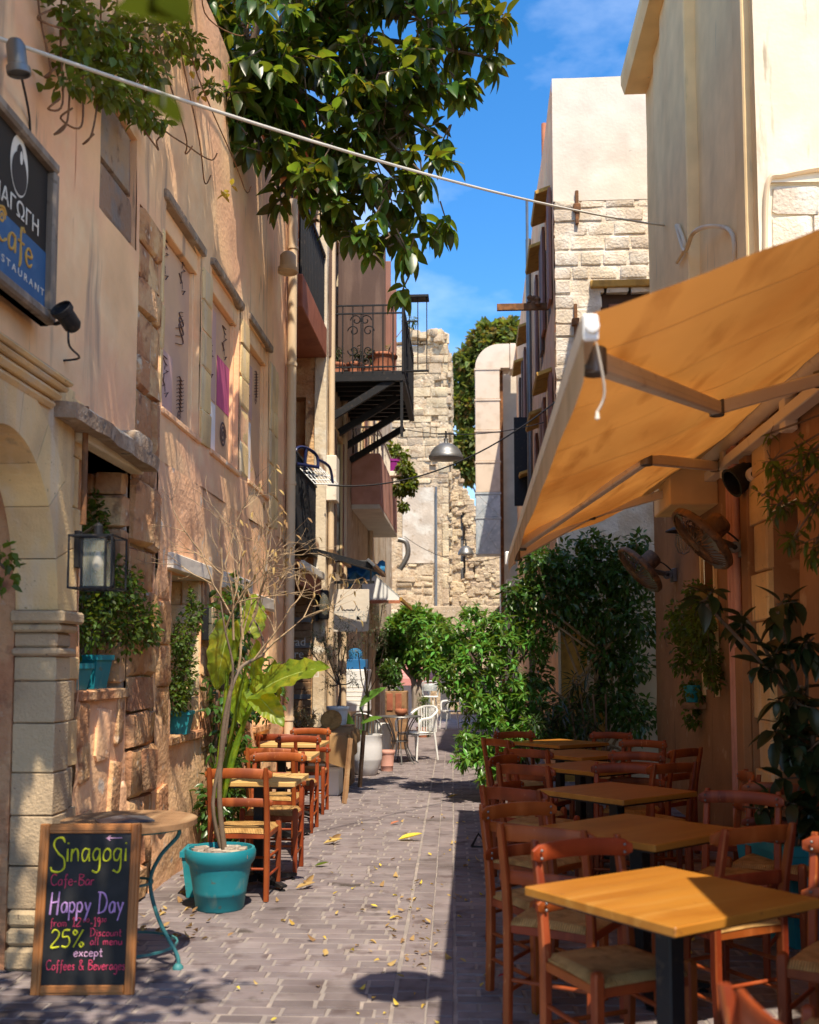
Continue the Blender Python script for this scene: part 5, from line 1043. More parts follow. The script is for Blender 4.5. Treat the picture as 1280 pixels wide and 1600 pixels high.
for (x, y, a, l) in ((.78, 5.11, 44, 'second square wooden table under the awning, shaded, right behind the sunlit one'), (.875, 6.62, 42, 'third square wooden table under the awning, the widest looking one in the row'), (.90, 8.2, 41, 'fourth square table under the awning, partly behind a facing chair'), (.93, 9.4, 41, 'fifth square table in the dark under the awning'), (.86, 10.72, 40, 'farthest square table under the awning beside the leafy bush')):
    copy_tree(t1, (x, y, .004), radians(a), l, GT)
GS = 'small tables along the peach wall'
t2 = make_table('small_table', 'first small pale table by the wall between two orange chairs', GS, .60, .735, m_topl); t2.location = (-1.50, 7.36, .004)
copy_tree(t2, (-1.70, 9.3, .004), .02, 'second small pale table by the wall, behind the back to back chairs', GS); copy_tree(t2, (-1.82, 10.72, .004), -.02, 'third small pale table by the wall next to the cloth covered table', GS)
# ---------------------------------------------------------------- awning with folding arms
bx_, by0, by1, bz_ = .345, 3.04, 9.74, 2.5; wx_, wz_ = RX - .08, 3.36
AW = thing('orange_awning', 'large orange canvas awning with folding metal arms over the right row of tables', 'awning', (RX, 6.4, 3.3))
def fab(u, v):
    x = bx_ + (wx_ - bx_) * u; y = by0 + (by1 - by0) * v; z = bz_ + .05 + (wz_ - bz_ - .05) * u
    s = -.075 * sin(pi * u) * (1 + .35 * sin(v * 19) + .3 * noise.noise((u * 2, v * 6, 8))) + .03 * noise.noise((u * 3, v * 7, 2)) * sin(pi * min(1, u * 1.2)) + .012 * noise.noise((u * 7 + v * 9, v * 26, 2))
    return Vector((x, y, z + s))
b = MB(); b.grid(fab, 20, 50); b.build('canvas', m_fab, AW, 180)
b = MB()
for k in range(8):
    v = (k + .5) / 8; b.grid(lambda a, c: fab(a, v + .0012 * (c - .5)) - Vector((0, 0, .004)), 20, 1)
b.build('seam', m_fabe, AW, 180)
b = MB(); b.prism([(-.022, -.035), (.02, -.035), (.026, -.015), (.026, .02), (.008, .032), (-.022, .032)], by1 - by0, Matrix(((1, 0, 0, bx_), (0, 0, 1, by0), (0, 1, 0, bz_ + .02), (0, 0, 0, 1)))); b.build('front_bar', m_offwh, AW)
b = MB(); b.grid(lambda u, v: Vector((bx_ - .02 + .012 * noise.noise((v * 7, u, 3)) * u, by0 + (by1 - by0) * v, bz_ - .02 - (.13 + .012 * noise.noise((v * 9, 0, 0))) * u)), 4, 110); b.build('valance', m_fabe, AW, 180)
b = MB(); b.box((bx_ - .022, by0 - .02, bz_ - .035), (bx_ + .024, by0 - .002, bz_ + .045), .006); b.lathe([(.02, 0), (.02, .012), (.012, .014)], 12, M=TRS((bx_ + .005, by0 - .02, bz_ + .005), rx=pi / 2)); b.build('end_cap', m_whitepl, AW)
b = MB(); b.box((bx_ - .05, by1 + .002, bz_ - .05), (bx_ + .05, by1 + .03, bz_ + .08), .01); b.build('end_cap', m_whitepl, AW)
b = MB(); b.tube(curve([(bx_ + .02, by0 + .02, bz_ - .03), (bx_ + .05, by0 + .08, bz_ - .16), (bx_ + .03, by0 + .10, bz_ - .22)]), .0042, 6); b.lathe([(.004, .025), (.008, 0), (.0001, -.004)], 8, (bx_ + .03, by0 + .10, bz_ - .24)); b.build('cord', m_offwh, AW, 60)
b = MB(); b.tube([(wx_, by0, wz_ - .02), (wx_, by1, wz_ - .02)], .075, 16); b.build('roller', m_offwh, AW, 50)
b = MB(); b.box((wx_ - .04, by0, wz_ - .24), (wx_ + .06, by1, wz_ - .16), .006); b.build('torsion_bar', m_offwh, AW)
for yy in (3.2, 5.2, 6.9, 8.6, 9.6): MB().box((wx_ - .02, yy, wz_ - .3), (RX - .01, yy + .12, wz_ + .08), .008).build('wall_bracket', m_offwh, AW)
def beam(p, q, w, h, nm, m):
    p = Vector(p); q = Vector(q); d = q - p; M = orient(p, d); b = MB(); b.box((-w / 2, 0, -h / 2), (w / 2, d.length, h / 2), .008); b.box((-w * .52, .02, -.006), (w * .52, d.length - .02, .006)); q_ = MB(); q_.add([M @ Vector(v) for v in b.v], b.f); return q_.build(nm, m, AW)
e1 = onx(1120, 637, 1.28); f1 = Vector((bx_ + .05, by0 + .32, bz_ + .0)); s1 = Vector((wx_ - .06, 6.05, wz_ - .2))
e2 = onx(1010, 717, 1.12); f2 = Vector((bx_ + .05, 8.55, bz_ + .0)); s2 = Vector((wx_ - .06, 8.7, wz_ - .2))
e3 = onx(900, 808, .95); f3 = Vector((bx_ + .05, 7.7, bz_)); s3 = onx(985, 800, 1.75)
for (f, e, s) in ((f1, e1, s1), (f2, e2, s2), (Vector((bx_ + .05, 9.4, bz_)), Vector((1.05, 9.35, 2.86)), Vector((wx_ - .06, 9.66, wz_ - .2)))):
    beam(f, e, .055, .07, 'forearm', m_offwh); beam(e, s, .06, .075, 'upper_arm', m_offwh)
    for p in (f, e, s):
        b = MB(); b.lathe([(.035, -.045), (.04, -.04), (.04, .04), (.035, .045)], 12, p); b.build('joint', m_grey, AW, 40)
# unseen awning added beyond the edge so its shadow crosses the front table
A3 = thing('shade_awning', 'half rolled awning added unseen beyond the right picture edge to shade the front table', 'awning', (RX, 1, 3.3))
ac = onz(1120, 1402, .75); ax = ac.x + .19 * 1.8; ay = 2.93
b = MB(); b.grid(lambda u, v: Vector((ax + (wx_ - ax) * u, -1.2 + (ay + 1.2) * v, 2.55 + (3.34 - 2.55) * u - .03 * sin(pi * u))), 10, 12); b.build('canvas', m_fab, A3, 180)
b = MB(); b.box((ax - .04, -1.2, 2.46), (ax + .04, ay, 2.56), .01); b.build('front_bar', m_offwh, A3)
# ---------------------------------------------------------------- fans, cage lamp, loudspeaker-like lamp
m_fan = mat('rusty fan', (.16, .10, .065), .6, [((.30, .16, .08), 14, .5, .65, ONE), ((.07, .05, .04), 22, .55, .7, ONE)], .3, 60, .003, metal=.4)
def fan(label, c, nrm, wallp, R=.30):
    t = thing('wall_fan', label, 'fan', wallp, 'rusty fans on the ochre wall'); n = Vector(nrm).normalized(); M = Matrix.Translation(c) @ n.to_track_quat('Z', 'Y').to_matrix().to_4x4()
    b = MB(); b.lathe([(R * .96, -.03), (R, -.02), (R, .02), (R * .96, .03), (R * .9, .028), (R * .9, -.028), (R * .96, -.03)], 32, M=M); b.build('ring', m_fan, t, 60)
    b = MB()
    for k in range(36):
        w = 2 * pi * k / 36; d = Vector((cos(w), sin(w), 0))
        b.tube([M @ (d * .05 + Vector((0, 0, .075))), M @ (d * R * .6 + Vector((0, 0, .065))), M @ (d * R * .97 + Vector((0, 0, .0)))], .0036, 4); b.tube([M @ (d * .06 + Vector((0, 0, -.06))), M @ (d * R * .6 + Vector((0, 0, -.055))), M @ (d * R * .97 + Vector((0, 0, -.01)))], .0028, 4)
    b.lathe([(.0001, .085), (.05, .08), (.055, .07)], 16, M=M); b.build('guard', m_fan, t)
    for k in range(4):
        w = k * pi / 2; b = MB(); b.grid(lambda u, v: M @ Vector((cos(w + (v - .5) * (.5 + .5 * u)) * (.04 + R * .82 * u), sin(w + (v - .5) * (.5 + .5 * u)) * (.04 + R * .82 * u), .02 - .05 * (v - .5))), 4, 3); b.build('blade', m_grey, t, 180)
    b = MB(); b.lathe([(.04, -.04), (.085, -.06), (.095, -.08), (.095, -.2), (.08, -.22), (.0001, -.225)], 18, M=M); b.build('motor', m_fan, t, 40)
    q = M @ Vector((0, 0, -.1)); b = MB(); b.tube([q + Vector((.05, 0, -.08)), Vector(wallp) - Vector((.04, 0, 0))], .028, 8); b.box(Vector(wallp) - Vector((.05, .07, .07)), Vector(wallp) + Vector((.0, .07, .07)), .006); b.lathe([(.02, .0), (.045, .0), (.045, .05), (.02, .05), (.02, .0)], 14, M=TRS(Vector(wallp) - Vector((.1, .045, 0)), rx=pi / 2)); b.build('bracket', m_grey, t, 40)
    b = MB(); b.tube(curve([M @ Vector((.0, .09, -.15)), Vector(wallp) + Vector((-.2, -.02, .16)), Vector(wallp) + Vector((-.12, 0, .12)), Vector(wallp) + Vector((-.04, 0, .05))]), .008, 5); b.build('cord', m_black, t)
c = ony(1097, 842, 8.15); fan('larger looking rusty wall fan tilted down beside the pipes on the ochre wall', c, (-.74, -.06, -.67), (RX - .0, 8.36, 2.44))
c = ony(1000, 890, 11.0); fan('farther rusty wall fan tilted down in front of the dark leafy bush', c, (-.74, -.10, -.67), (RX - .0, 11.2, 2.47))
t = thing('cage_lamp', 'wall lamp with a ribbed glass in a wire cage between the two fans', 'lamp', (RX, 10.2, 2.6)); c = ony(1068, 845, 10.1)
b = MB(); b.tube(curve([(RX, 10.2, c.z + .12), (c.x + .1, 10.15, c.z + .2), c + Vector((0, 0, .16))]), .012, 6); b.lathe([(.02, .17), (.16, .10), (.17, .09), (.03, .13)], 18, c); b.build('arm', m_black, t, 40)
b = MB(); b.lathe([(.03, .1), (.06, .06), (.065, -.02), (.04, -.09), (.0001, -.1)], 14, c); b.build('glass', m_glass, t, 180)
b = MB()
for k in range(8): w = k * pi / 4; b.tube([c + Vector((cos(w) * r_, sin(w) * r_, z_)) for r_, z_ in ((.04, .11), (.075, .05), (.08, -.03), (.05, -.11), (.005, -.13))], .003, 4)
b.build('cage', m_grey, t)
t = thing('black_floodlight', 'black hooded floodlight with a ring mount under the awning roller', 'floodlight', (RX, 8.3, 3.0)); c = ony(1160, 746, 8.1)
M = Matrix.Translation(c) @ Vector((-.9, -.2, -.5)).to_track_quat('Z', 'Y').to_matrix().to_4x4()
b = MB(); b.lathe([(.06, -.12), (.10, -.08), (.11, .08), (.12, .10), (.10, .10), (.09, -.02)], 18, M=M); b.build('housing', m_black, t, 40)
b = MB(); b.lathe([(.025, 0), (.055, 0), (.055, .05), (.025, .05), (.025, 0)], 16, M=TRS(c + Vector((.05, -.1, .0)), rx=pi / 2)); b.tube([c + Vector((.05, -.06, 0)), (RX, 8.3, c.z)], .02, 6); b.build('mount', m_offwh, t, 40)
# ---------------------------------------------------------------- wires over the lane and street lamps
t = thing('white_cable', 'thick pale cable sagging across the lane from upper left to the right house', 'cable', (0, 7, 5)); p = Vector((LX, 4.35, 4.52)); q = Vector((RX - .12, 10.82, 6.12))
p = onx(-30, 50, LX); b = MB(); b.tube(sag(p, q, .12, 40), .0095, 6); b.build('cable', m_cable, t, 60)
def wire(label, p, q, s, r=.009, m=None):
    t = thing('wire', label, 'wire', p, 'wires over the lane'); b = MB(); b.tube(sag(p, q, s, 24), r, 5); b.build('strand', m or m_black, t, 60)
wire('black wire sagging low from the drying rack balcony across to the shutter', ony(512, 758, 14.2), ony(868, 628, WY - .02), .35, .011)
wire('thin taut wire that carries the larger lane lamp', ony(632, 671, 15.3), ony(850, 660, 14.6), .12, .007)
wire('thin wire that carries the small farther lane lamp', ony(632, 838, 26), ony(790, 868, 26), .35, .008)
def lane_lamp(label, c, R):
    t = thing('lane_lamp', label, 'street lamp', c, 'enamel lamps hung over the lane')
    b = MB(); b.lathe([(R * .86, -.05), (R, -.045), (R * 1.0, .0), (R * .93, .015), (R * .86, .06), (R * .68, .12), (R * .4, .165), (R * .13, .185), (.03, .19), (.03, .25), (.0001, .26)], 28, c); b.build('shade', m_grey, t, 50)
    b = MB(); b.lathe([(.0001, -.075), (R * .5, -.065), (R * .86, -.045)], 24, c); b.build('lens', m_glass, t, 180)
    b = MB(); b.tube([Vector(c) + Vector((0, 0, .25)), Vector(c) + Vector((0, 0, .36))], .015, 6); b.box(Vector(c) + Vector((-.12, -.01, .31)), Vector(c) + Vector((.12, .01, .33))); b.build('hanger', m_black, t)
c = ony(697, 712, 15.0); lane_lamp('larger grey dome lamp hung on a wire in front of the ruined tower', c - Vector((0, 0, 0)), .25)
c = ony(728, 864, 26.); lane_lamp('small grey dome lamp hung low beside the duct', c, .20)
c0 = Vector(onz(625, 1540, 0)); H = 4.6; lane_lamp('grey dome lamp hung above the picture whose round shadow lies on the paving', (c0.x + .19 * H, c0.y - .561 * H, H), .235)
# ---------------------------------------------------------------- pots
def pot(name, label, loc, rt_, rb, h, m, group=None, rim=.035, fill=None, square=False, cat='plant pot', n=32):
    t = thing(name, label, cat, loc, group); L = Vector(loc); b = MB()
    if square:
        M = Matrix.Translation(L) @ Matrix.Rotation(pi / 4 + (square if square is not True else 0), 4, 'Z'); s2 = sqrt(2)
        b.lathe([(rb * s2, 0), (rt_ * s2, h - rim), (rt_ * 1.08 * s2, h - rim), (rt_ * 1.08 * s2, h), (rt_ * .95 * s2, h), (rt_ * .9 * s2, h - .05)], 4, M=M); b.build('pot', m, t, 20)
    else:
        b.lathe([(rb * .96, 0), (rb, .01), (rb + (rt_ - rb) * .22, h * .25), (rb + (rt_ - rb) * .22 + .004, h * .26), (rb + (rt_ - rb) * .30, h * .31), (rt_ * .94, h - rim * 1.8), (rt_ * .95, h - rim * 1.7), (rt_ * 1.04, h - rim * 1.3), (rt_ * 1.08, h - rim * .8), (rt_ * 1.08, h - rim * .3), (rt_ * 1.04, h), (rt_ * .96, h), (rt_ * .93, h - .05)], n, L); b.build('pot', m, t, 50)
    b = MB(); b.lathe([(.0001, h - .04), (rt_ * .93 * (1.35 if square else 1), h - .05)], 4 if square else 16, L, M=Matrix.Rotation(pi / 4, 4, 'Z') if square else None); b.build('soil', m_earth if not fill else fill, t)
    return t
rp = random.Random(77)
pc = onz(333, 1430); pc = Vector((pc.x, pc.y + .17, .004))
P1 = pot('teal_pot', 'large round teal plastic pot filled with stones in front of the left row of chairs', pc, .205, .15, .375, m_teal, rim=.06)
mp_ = mat('pebble', (.34, .28, .22), .85, [((.5, .44, .36), 9, .5, .65, ONE)], .4, 40, .004, objrnd=.3)
for k in range(26):
    a = rp.uniform(0, 6.28); r = .17 * sqrt(rp.random()); obj('stone', stonepool(mp_)[k % 14], P1, M=TRS(pc + Vector((r * cos(a), r * sin(a), .345 + .012 * rp.random())), rp.uniform(0, 3), (rp.uniform(.035, .075), rp.uniform(.03, .06), rp.uniform(.025, .045))))
b = MB(); M_ = orient(pc + Vector((.17, -.115, .335)), (.4, -.8, 0)); b.box((-.028, -.002, -.012), (.028, .002, .012), .002); q = MB(); q.add([M_ @ Vector(v) for v in b.v], b.f); q.build('chip', m_terra, P1)
# dry shrub in it
DS = thing('dry_shrub', 'leafless dry shrub with a tall bent trunk growing from the large teal pot', 'shrub', pc + Vector((.02, 0, .34)))
base = pc + Vector((.03, 0, .33)); Z = lambda px, py, dy=0.: ony(px, py, pc.y + dy)
tr1 = curve([base, Z(343, 1240, .05), Z(352, 1120, .1), Z(372, 1050, .15), Z(398, 1030, .2), Z(412, 1020, .25), Z(408, 990, .28), Z(395, 965, .3)], 5)
tr2 = curve([base + Vector((-.02, .02, 0)), Z(333, 1255, .03), Z(352, 1150, .09), Z(360, 1085, .12), Z(364, 1040, .1), Z(352, 985, .1), Z(345, 940, .12)], 5)
b = MB(); b.tube(tr1, [.019 - .014 * i / len(tr1) for i in range(len(tr1))], 7); b.tube(tr2, [.015 - .010 * i / len(tr2) for i in range(len(tr2))], 6); b.build('trunk', m_bark, DS, 60)
tw = MB(); ends = []
def grow(p, d, L, r, lv):
    n = 4; P = [p]; dd = d.copy()
    for i in range(n): dd = (dd + rdir(rp) * .22 + Vector((.0, 0, .04))).normalized(); P.append(P[-1] + dd * L / n)
    tw.tube(P, [r * (1 - .55 * i / n) for i in range(n + 1)], 4, cap=False)
    if lv == 0: ends.append((P[-1], dd)); return
    for k in range(rp.choice((2, 3, 3))): grow(P[rp.choice((2, 3, 4))], (dd + rdir(rp) * .75).normalized(), L * rp.uniform(.55, .85), r * .6, lv - 1)
for (px, py, dx, dz, L) in ((380, 1000, -.3, 1, .5), (360, 960, -.4, .9, .45), (390, 980, .3, 1, .42), (395, 965, .1, 1, .34), (345, 940, -.15, 1, .36), (372, 1050, .1, 1, .45), (352, 985, .2, 1, .4), (398, 1030, .45, .8, .42), (365, 1000, .0, 1, .5), (412, 1020, .5, .7, .35)):
    grow(Z(px, py, .15), Vector((dx, rp.uniform(-.3, .3), dz)).normalized(), L, .008, 3)
tw.build('twigs', m_twig, DS, 60)
foliage(DS, [orient(p, d + Vector((0, 0, -1.2)), rp.uniform(-1, 1), rp.uniform(.03, .06)) for p, d in ends for _ in range(2) if p.x > -1.55 and rp.random() < .55], LS_long, m_dry, 40)
# elephant ear in a second teal pot
ec = Vector((-1.78, 7.05, .004)); P2 = pot('teal_pot', 'square teal planter behind the dry shrub, half hidden by the front chair', ec, .15, .12, .30, m_teal, square=.1)
EE = thing('elephant_ear', 'elephant ear plant with big sunlit yellow green leaves behind the dry shrub', 'plant', ec + Vector((0, 0, .26)))
m_rib = flat('leaf rib', (.34, .40, .10), .5)
def bigleaf(pts_base, tipdir, L, w, roll, nm='leaf', stalk=None):
    vs = []; fs = []; n = 22; m_ = 6
    for i in range(n + 1):
        t = i / n; ww = w * L * (1.15 * (t + .02) ** .42 * (1 - t) ** .75) * (1 + .035 * sin(t * 31))
        for j in range(-m_, m_ + 1):
            s = j / m_; y = L * t - (.20 * L * (1 - t) ** 3 * abs(s) ** 1.2); z = -.28 * L * t * t + .10 * L * abs(s) * (1 - t) + .03 * L * sin(t * 30 - abs(s) * 7) * abs(s) ** .7
            vs.append((s * ww, y, z))
    for i in range(n):
        for j in range(2 * m_): a = i * (2 * m_ + 1) + j; fs.append((a, a + 1, a + 2 * m_ + 2, a + 2 * m_ + 1))
    M = orient(Vector(pts_base), tipdir, roll); b = MB(); b.add([M @ Vector(v) for v in vs], fs); lf_ = b.build(nm, m_taro, EE, 180)
    q = MB(); q.tube([M @ Vector((0, L * t, -.28 * L * t * t - .002)) for t in (0, .2, .4, .6, .8, .97)], [.007, .006, .005, .004, .003, .001], 5); q.build('midrib', m_rib, lf_)
    if stalk is not None: q = MB(); q.tube(curve([ec + Vector((0, 0, .27)), stalk, pts_base], 8), [.020, .0195, .019, .0185, .018, .017, .0165, .016, .015, .014, .013, .012, .011, .010, .009, .008, .007], 7); q.build('stalk', m_taro, EE, 60)
Y_ = ec.y
def E(px, py, dy=0): return ony(px, py, Y_ + dy)
bigleaf(E(410, 1078, -.1), E(487, 1022, -.35) - E(410, 1078, -.1), (E(487, 1022, -.35) - E(405, 1075, -.1)).length, .52, .85, stalk=E(365, 1170))
bigleaf(E(392, 1018, .05), Vector((.25, .1, -1.)), .40, .62, .5, stalk=E(372, 1100)); bigleaf(E(390, 985, .1), Vector((.1, .3, .55)), .34, .5, 1.0)
bigleaf(E(358, 985, .0), Vector((-.25, -.2, -1)), .40, .5, -.8, stalk=E(352, 1100)); bigleaf(E(378, 1062, .05), Vector((-.1, -.3, -.8)), .30, .6, .3, stalk=E(362, 1150))
bigleaf(E(400, 1085, -.12), Vector((.5, -.4, -.35)), .30, .55, .6); bigleaf(E(425, 1040, .15), Vector((.3, .2, -.7)), .26, .6, .2, stalk=E(385, 1120))
# creeper behind them, on the wall
CR = thing('creeper', 'dark green creeper climbing the pink wall behind the elephant ear plant', 'climber', (LX, 8.7, 0))
b = MB()
for k in range(7): b.tube(curve([(LX + .08, 8.3 + k * .12, 0), (LX + .1 + .05 * rp.random(), 8.4 + k * .1, .8), (LX + .08, 8.5 + k * .1, 1.5 + .2 * rp.random())]), .012, 5)
b.build('stems', m_bark, CR, 60)
foliage(CR, scatter(rp, [(LX + .15, 8.7, 1.9, (.16, .45, .4)), (LX + .15, 8.6, 1.2, (.16, .4, .6)), (LX + .2, 8.8, .5, (.2, .5, .45)), (LX + .2, 8.2, .45, (.2, .3, .35)), (LX + .25, 9.6, 1.3, (.2, .4, .3))], 1700, .075, .5, .8), LS_ivy, m_ivy, 120)
pot('teal_window_box', 'teal box low on the third window ledge by the first small table', (LX - .08, 9.4, .965), .14, .11, .17, m_teal, square=.05)
# window ledge 1: two teal pots and bushy herb
for i, (yy, h, s, l) in enumerate(((5.83, .15, .105, 'teal square pot on the first ledge, the shorter one half cut by the stone pier'), (6.12, .20, .115, 'taller teal square pot on the first ledge beside the rough stone jamb'))):
    pot('teal_window_pot', l, (LX - .12, yy, 1.383), s, s * .78, h, m_teal, 'teal pots on the window ledges', square=-.05, rim=.03)
HB = thing('trailing_herb', 'tall bushy green herb spilling out of the first window niche behind the lantern', 'plant', (LX - .12, 6.0, 1.55))
hb = [(LX - .10, 5.95, 1.78, (.17, .3, .22)), (LX - .06, 6.25, 1.98, (.18, .3, .26)), (LX - .14, 6.0, 2.2, (.14, .3, .22)), (LX + .02, 6.42, 1.75, (.14, .25, .2)), (LX - .16, 5.85, 2.3, (.1, .2, .2)), (LX - .16, 6.32, 2.35, (.08, .12, .28)), (LX + .06, 6.62, 1.82, (.12, .16, .13)), (LX - .0, 6.5, 2.0, (.1, .16, .16)), (LX + .05, 6.75, 1.72, (.09, .14, .08))]
b = MB()
for q in hb: b.tube(curve([(LX - .12, 6.0 + rp.uniform(-.2, .15), 1.52), (LX - .1, (6.0 + q[1]) / 2, 1.7), q[:3]]), .006, 5)
b.build('stems', m_bark, HB, 60); foliage(HB, scatter(rp, hb, 3600, .036, .3, .9, .35), LS_small, m_basil, 300)
pot('teal_window_pot', 'teal pot alone on the second window ledge with a tall leafy herb', (LX - .02, 7.78, 1.012), .09, .065, .17, m_teal, 'teal pots on the window ledges', square=.08, rim=.025)
H2 = thing('window_herb', 'pale green leafy herb hanging over the second window ledge', 'plant', (LX - .02, 7.8, 1.18))
h2 = [(LX + .0, 7.72, 1.45, (.12, .22, .28)), (LX + .02, 7.68, 1.72, (.1, .2, .2)), (LX + .06, 7.85, 1.9, (.07, .15, .12)), (LX + .0, 7.6, 1.3, (.1, .15, .15)), (LX + .05, 7.8, 2.02, (.03, .05, .12))]
b = MB(); [b.tube(curve([(LX - .02, 7.78, 1.15), (LX, 7.75, 1.3), q[:3]]), .005, 5) for q in h2]; b.build('stems', m_bark, H2, 60); foliage(H2, scatter(rp, h2, 1500, .034, .3, .9, .35), LS_small, m_basil, 200)
# sprig inside the arch
SG2 = thing('leaf_sprig', 'small leafy sprig reaching out of the dark arched portal at the left edge', 'plant', (LX - .2, 4.9, 2.0))
foliage(SG2, scatter(rp, [(LX - .06, 4.86, 2.06, .07), (LX - .05, 4.82, 1.92, .05), (LX - .07, 4.9, 1.97, .06)], 60, .05, .4), LS_small, m_basil, 60)
b = MB(); b.tube(curve([(LX - .3, 4.7, 2.1), (LX - .1, 4.8, 2.03), (LX - .05, 4.9, 1.96)]), .006, 5); b.build('stem', m_bark, SG2)
# ---------------------------------------------------------------- rubber tree leaning over the left house
FT = thing('rubber_tree', 'large dark rubber tree crown hanging over the lane from behind the left house', 'tree', (-3.6, 9.6, 0))
FY = 9.6
def FB(px, py, r, dy=0.): p = ony(px, py, FY + dy); k = (FY + dy) / FPX; return (p.x, p.y, p.z, (r * k, r * k * 1.25, r * k))
fb = [FB(320, 60, 40, -.9), FB(335, 10, 50, -.9), FB(350, 150, 45, -.7), FB(370, 190, 40, -.6), FB(405, 240, 46, -.3), FB(420, 110, 80, -.4), FB(775, 20, 40), FB(330, 40, 60, -.6), FB(440, 320, 30, .2), FB(380, 40, 85, -.4), FB(345, 100, 48, -.6), FB(470, 20, 100), FB(400, 150, 70, -.3), FB(560, 30, 110), FB(660, 30, 95), FB(735, 40, 62), FB(765, 90, 34, .2), FB(480, 120, 100), FB(580, 130, 100), FB(670, 120, 74), FB(720, 150, 26), FB(455, 210, 70), FB(530, 220, 88), FB(620, 210, 78), FB(690, 215, 34), FB(470, 285, 52), FB(530, 315, 62), FB(600, 295, 66), FB(660, 270, 42), FB(555, 370, 42), FB(610, 370, 36), FB(500, 350, 34), FB(655, 320, 30, .2), FB(700, 335, 20, .2), FB(640, 400, 24), FB(640, 450, 22, .1), FB(580, 400, 20), FB(680, 365, 18, .1)]
fu = [FB(x, y, 110, dy) for (x, y, dy) in ((340, -70, .2), (460, -90, 0), (580, -80, 0), (680, -60, 0), (380, -200, .6), (480, -210, .6))]
twg = MB(); rf = random.Random(12)
pl = whorls(rf, fb, 330, 9, .25, twig=twg, stem=.10, droop=.55, spread=.85, zb=-.25, shell=.3) + whorls(rf, fu, 110, 8, .25, twig=twg, stem=.1, droop=.3, shell=.3)
foliage(FT, pl, [leafshape(1, .46, 5, f, c) for f, c in ((.12, .15), (.25, .35), (.35, .05), (.2, .5))], m_ficus, 300)
b = MB(); hub = Vector((-2.3, 10.2, 7.6)); b.tube(curve([(-3.6, 9.6, 0), (-3.5, 9.7, 3), (-3.2, 9.9, 6), hub]), [.24] * 7 + [.2] * 6 + [.16] * 6, 10)
for q in fb[::2] + fu: b.tube(curve([hub, hub.lerp(Vector(q[:3]), .5) + Vector((0, 0, .25)), q[:3]], 5), [.05, .046, .042, .038, .034, .03, .026, .022, .018, .014, .01], 6)
b.build('trunk', m_bark, FT, 60); twg.build('twigs', m_bark, FT, kind='stuff')
bd = MB()
for M in rf.sample(pl[:1800], 40):
    p = M.translation; d = (Vector((p.x + 1.2, .2, p.z - 6.2)).normalized() + rdir(rf) * .5).normalized(); bd.tube([p, p + d * .07, p + d * .17], [.008, .007, .001], 5)
bd.build('buds', m_ficusb, FT, 60)
# ---------------------------------------------------------------- wall vine above the sign
VN = thing('wall_vine', 'green creeper hanging down the peach wall above the cafe sign at top left', 'climber', (LX, 6, 6.2)); rv = random.Random(9)
def VB(px, py, r, off=.12): p = onx(px, py, LX + off); k = p.y / FPX; return (p.x + .03, p.y, p.z, (.12, r * k * 2.2, r * k))
vb = [VB(105, 25, 38), VB(150, 60, 45), VB(205, 60, 45), VB(110, 90, 26), VB(165, 110, 42), VB(225, 115, 36), VB(190, 155, 24), VB(255, 50, 34), VB(95, 130, 14), VB(285, 60, 18), VB(215, 180, 14), VB(150, 140, 20), VB(240, 190, 8), VB(310, 90, 10), VB(325, 140, 8)]
vu = [(LX + .2, y_, z_, (.28, .7, .5)) for y_ in (4.2, 5.2, 6.2, 7.2) for z_ in (6.3, 6.8)] + [(LX + .1, y_, 5.9, (.16, .5, .3)) for y_ in (4.4, 5.4, 6.4)]
foliage(VN, scatter(rv, vb, 1500, .062, .5, .7, .3), LS_small, m_vine, 300)
b = MB()
for (px, py, ex, ey) in ((95, 60, 75, 170), (110, 80, 85, 210), (130, 120, 95, 185), (155, 130, 130, 225), (250, 70, 290, 240), (280, 60, 320, 285), (300, 90, 385, 300), (240, 180, 330, 250), (200, 150, 245, 220), (60, 0, 70, 120), (320, 20, 390, 30), (180, 20, 60, 30)):
    a = onx(px, py, LX + .1); c = onx(ex, ey, LX + .12); m1 = a.lerp(c, .6) + Vector((.05, rv.uniform(-.2, .1), -.12)); b.tube(curve([a + Vector((0, 0, .5)), a, m1, c, c + Vector((.03, .07, .09))], 6), .0055, 5)
b.build('tendrils', m_rust, VN, 60)
yl = [onx(x, y, LX + .14) for x, y in ((345, 298), (355, 302), (362, 290), (350, 306), (300, 25), (290, 45), (335, 120), (315, 150), (298, 110))]
foliage(VN, [orient(p, rdir(rv, -.4), 0, .07) for p in yl for _ in range(2)], LS_small, m_yleaf, 18)
# unseen vine added above the picture to shade the wall and dapple the paving
OV = thing('shade_vine', 'unseen vine added along the top of the peach house to shade its wall', 'climber', (LX, 3, 6.5))
ob = [(LX + .45 + .2 * rv.random(), y_, 6.8 + .2 * rv.random(), (.6, .6, .3)) for y_ in [(-1 + .55 * i) for i in range(16)]] + [(LX + .35, y_, 5.8 if y_ < 3.4 else 6.3, (.35, .5, .4)) for y_ in [(-.5 + .6 * i) for i in range(11)]]
ob += [(x_, y_, 4.9 + .3 * rv.random(), (.38, .38, .16)) for (x_, y_) in ((-1.5, 1.2), (-1.1, 1.7), (-1.55, 2.2), (-.9, 2.4), (-1.5, 3.0), (-1.1, .8), (-.75, 1.5), (-1.2, 3.1), (-1.7, 3.4), (-.5, 2.1))]
sun_gaps = [(onx(px, py, LX), r) for px, py, r in ((265, 700, .07), (275, 770, .075), (287, 840, .08), (318, 900, .09), (300, 770, .05), (322, 850, .06), (282, 690, .05), (345, 700, .05), (250, 560, .05), (325, 1060, .10), (300, 1210, .07), (312, 1160, .05), (395, 730, .06), (268, 250, .05), (355, 860, .04), (72, 1270, .06))]  # leaf gaps cut along sun rays so light streaks the wall
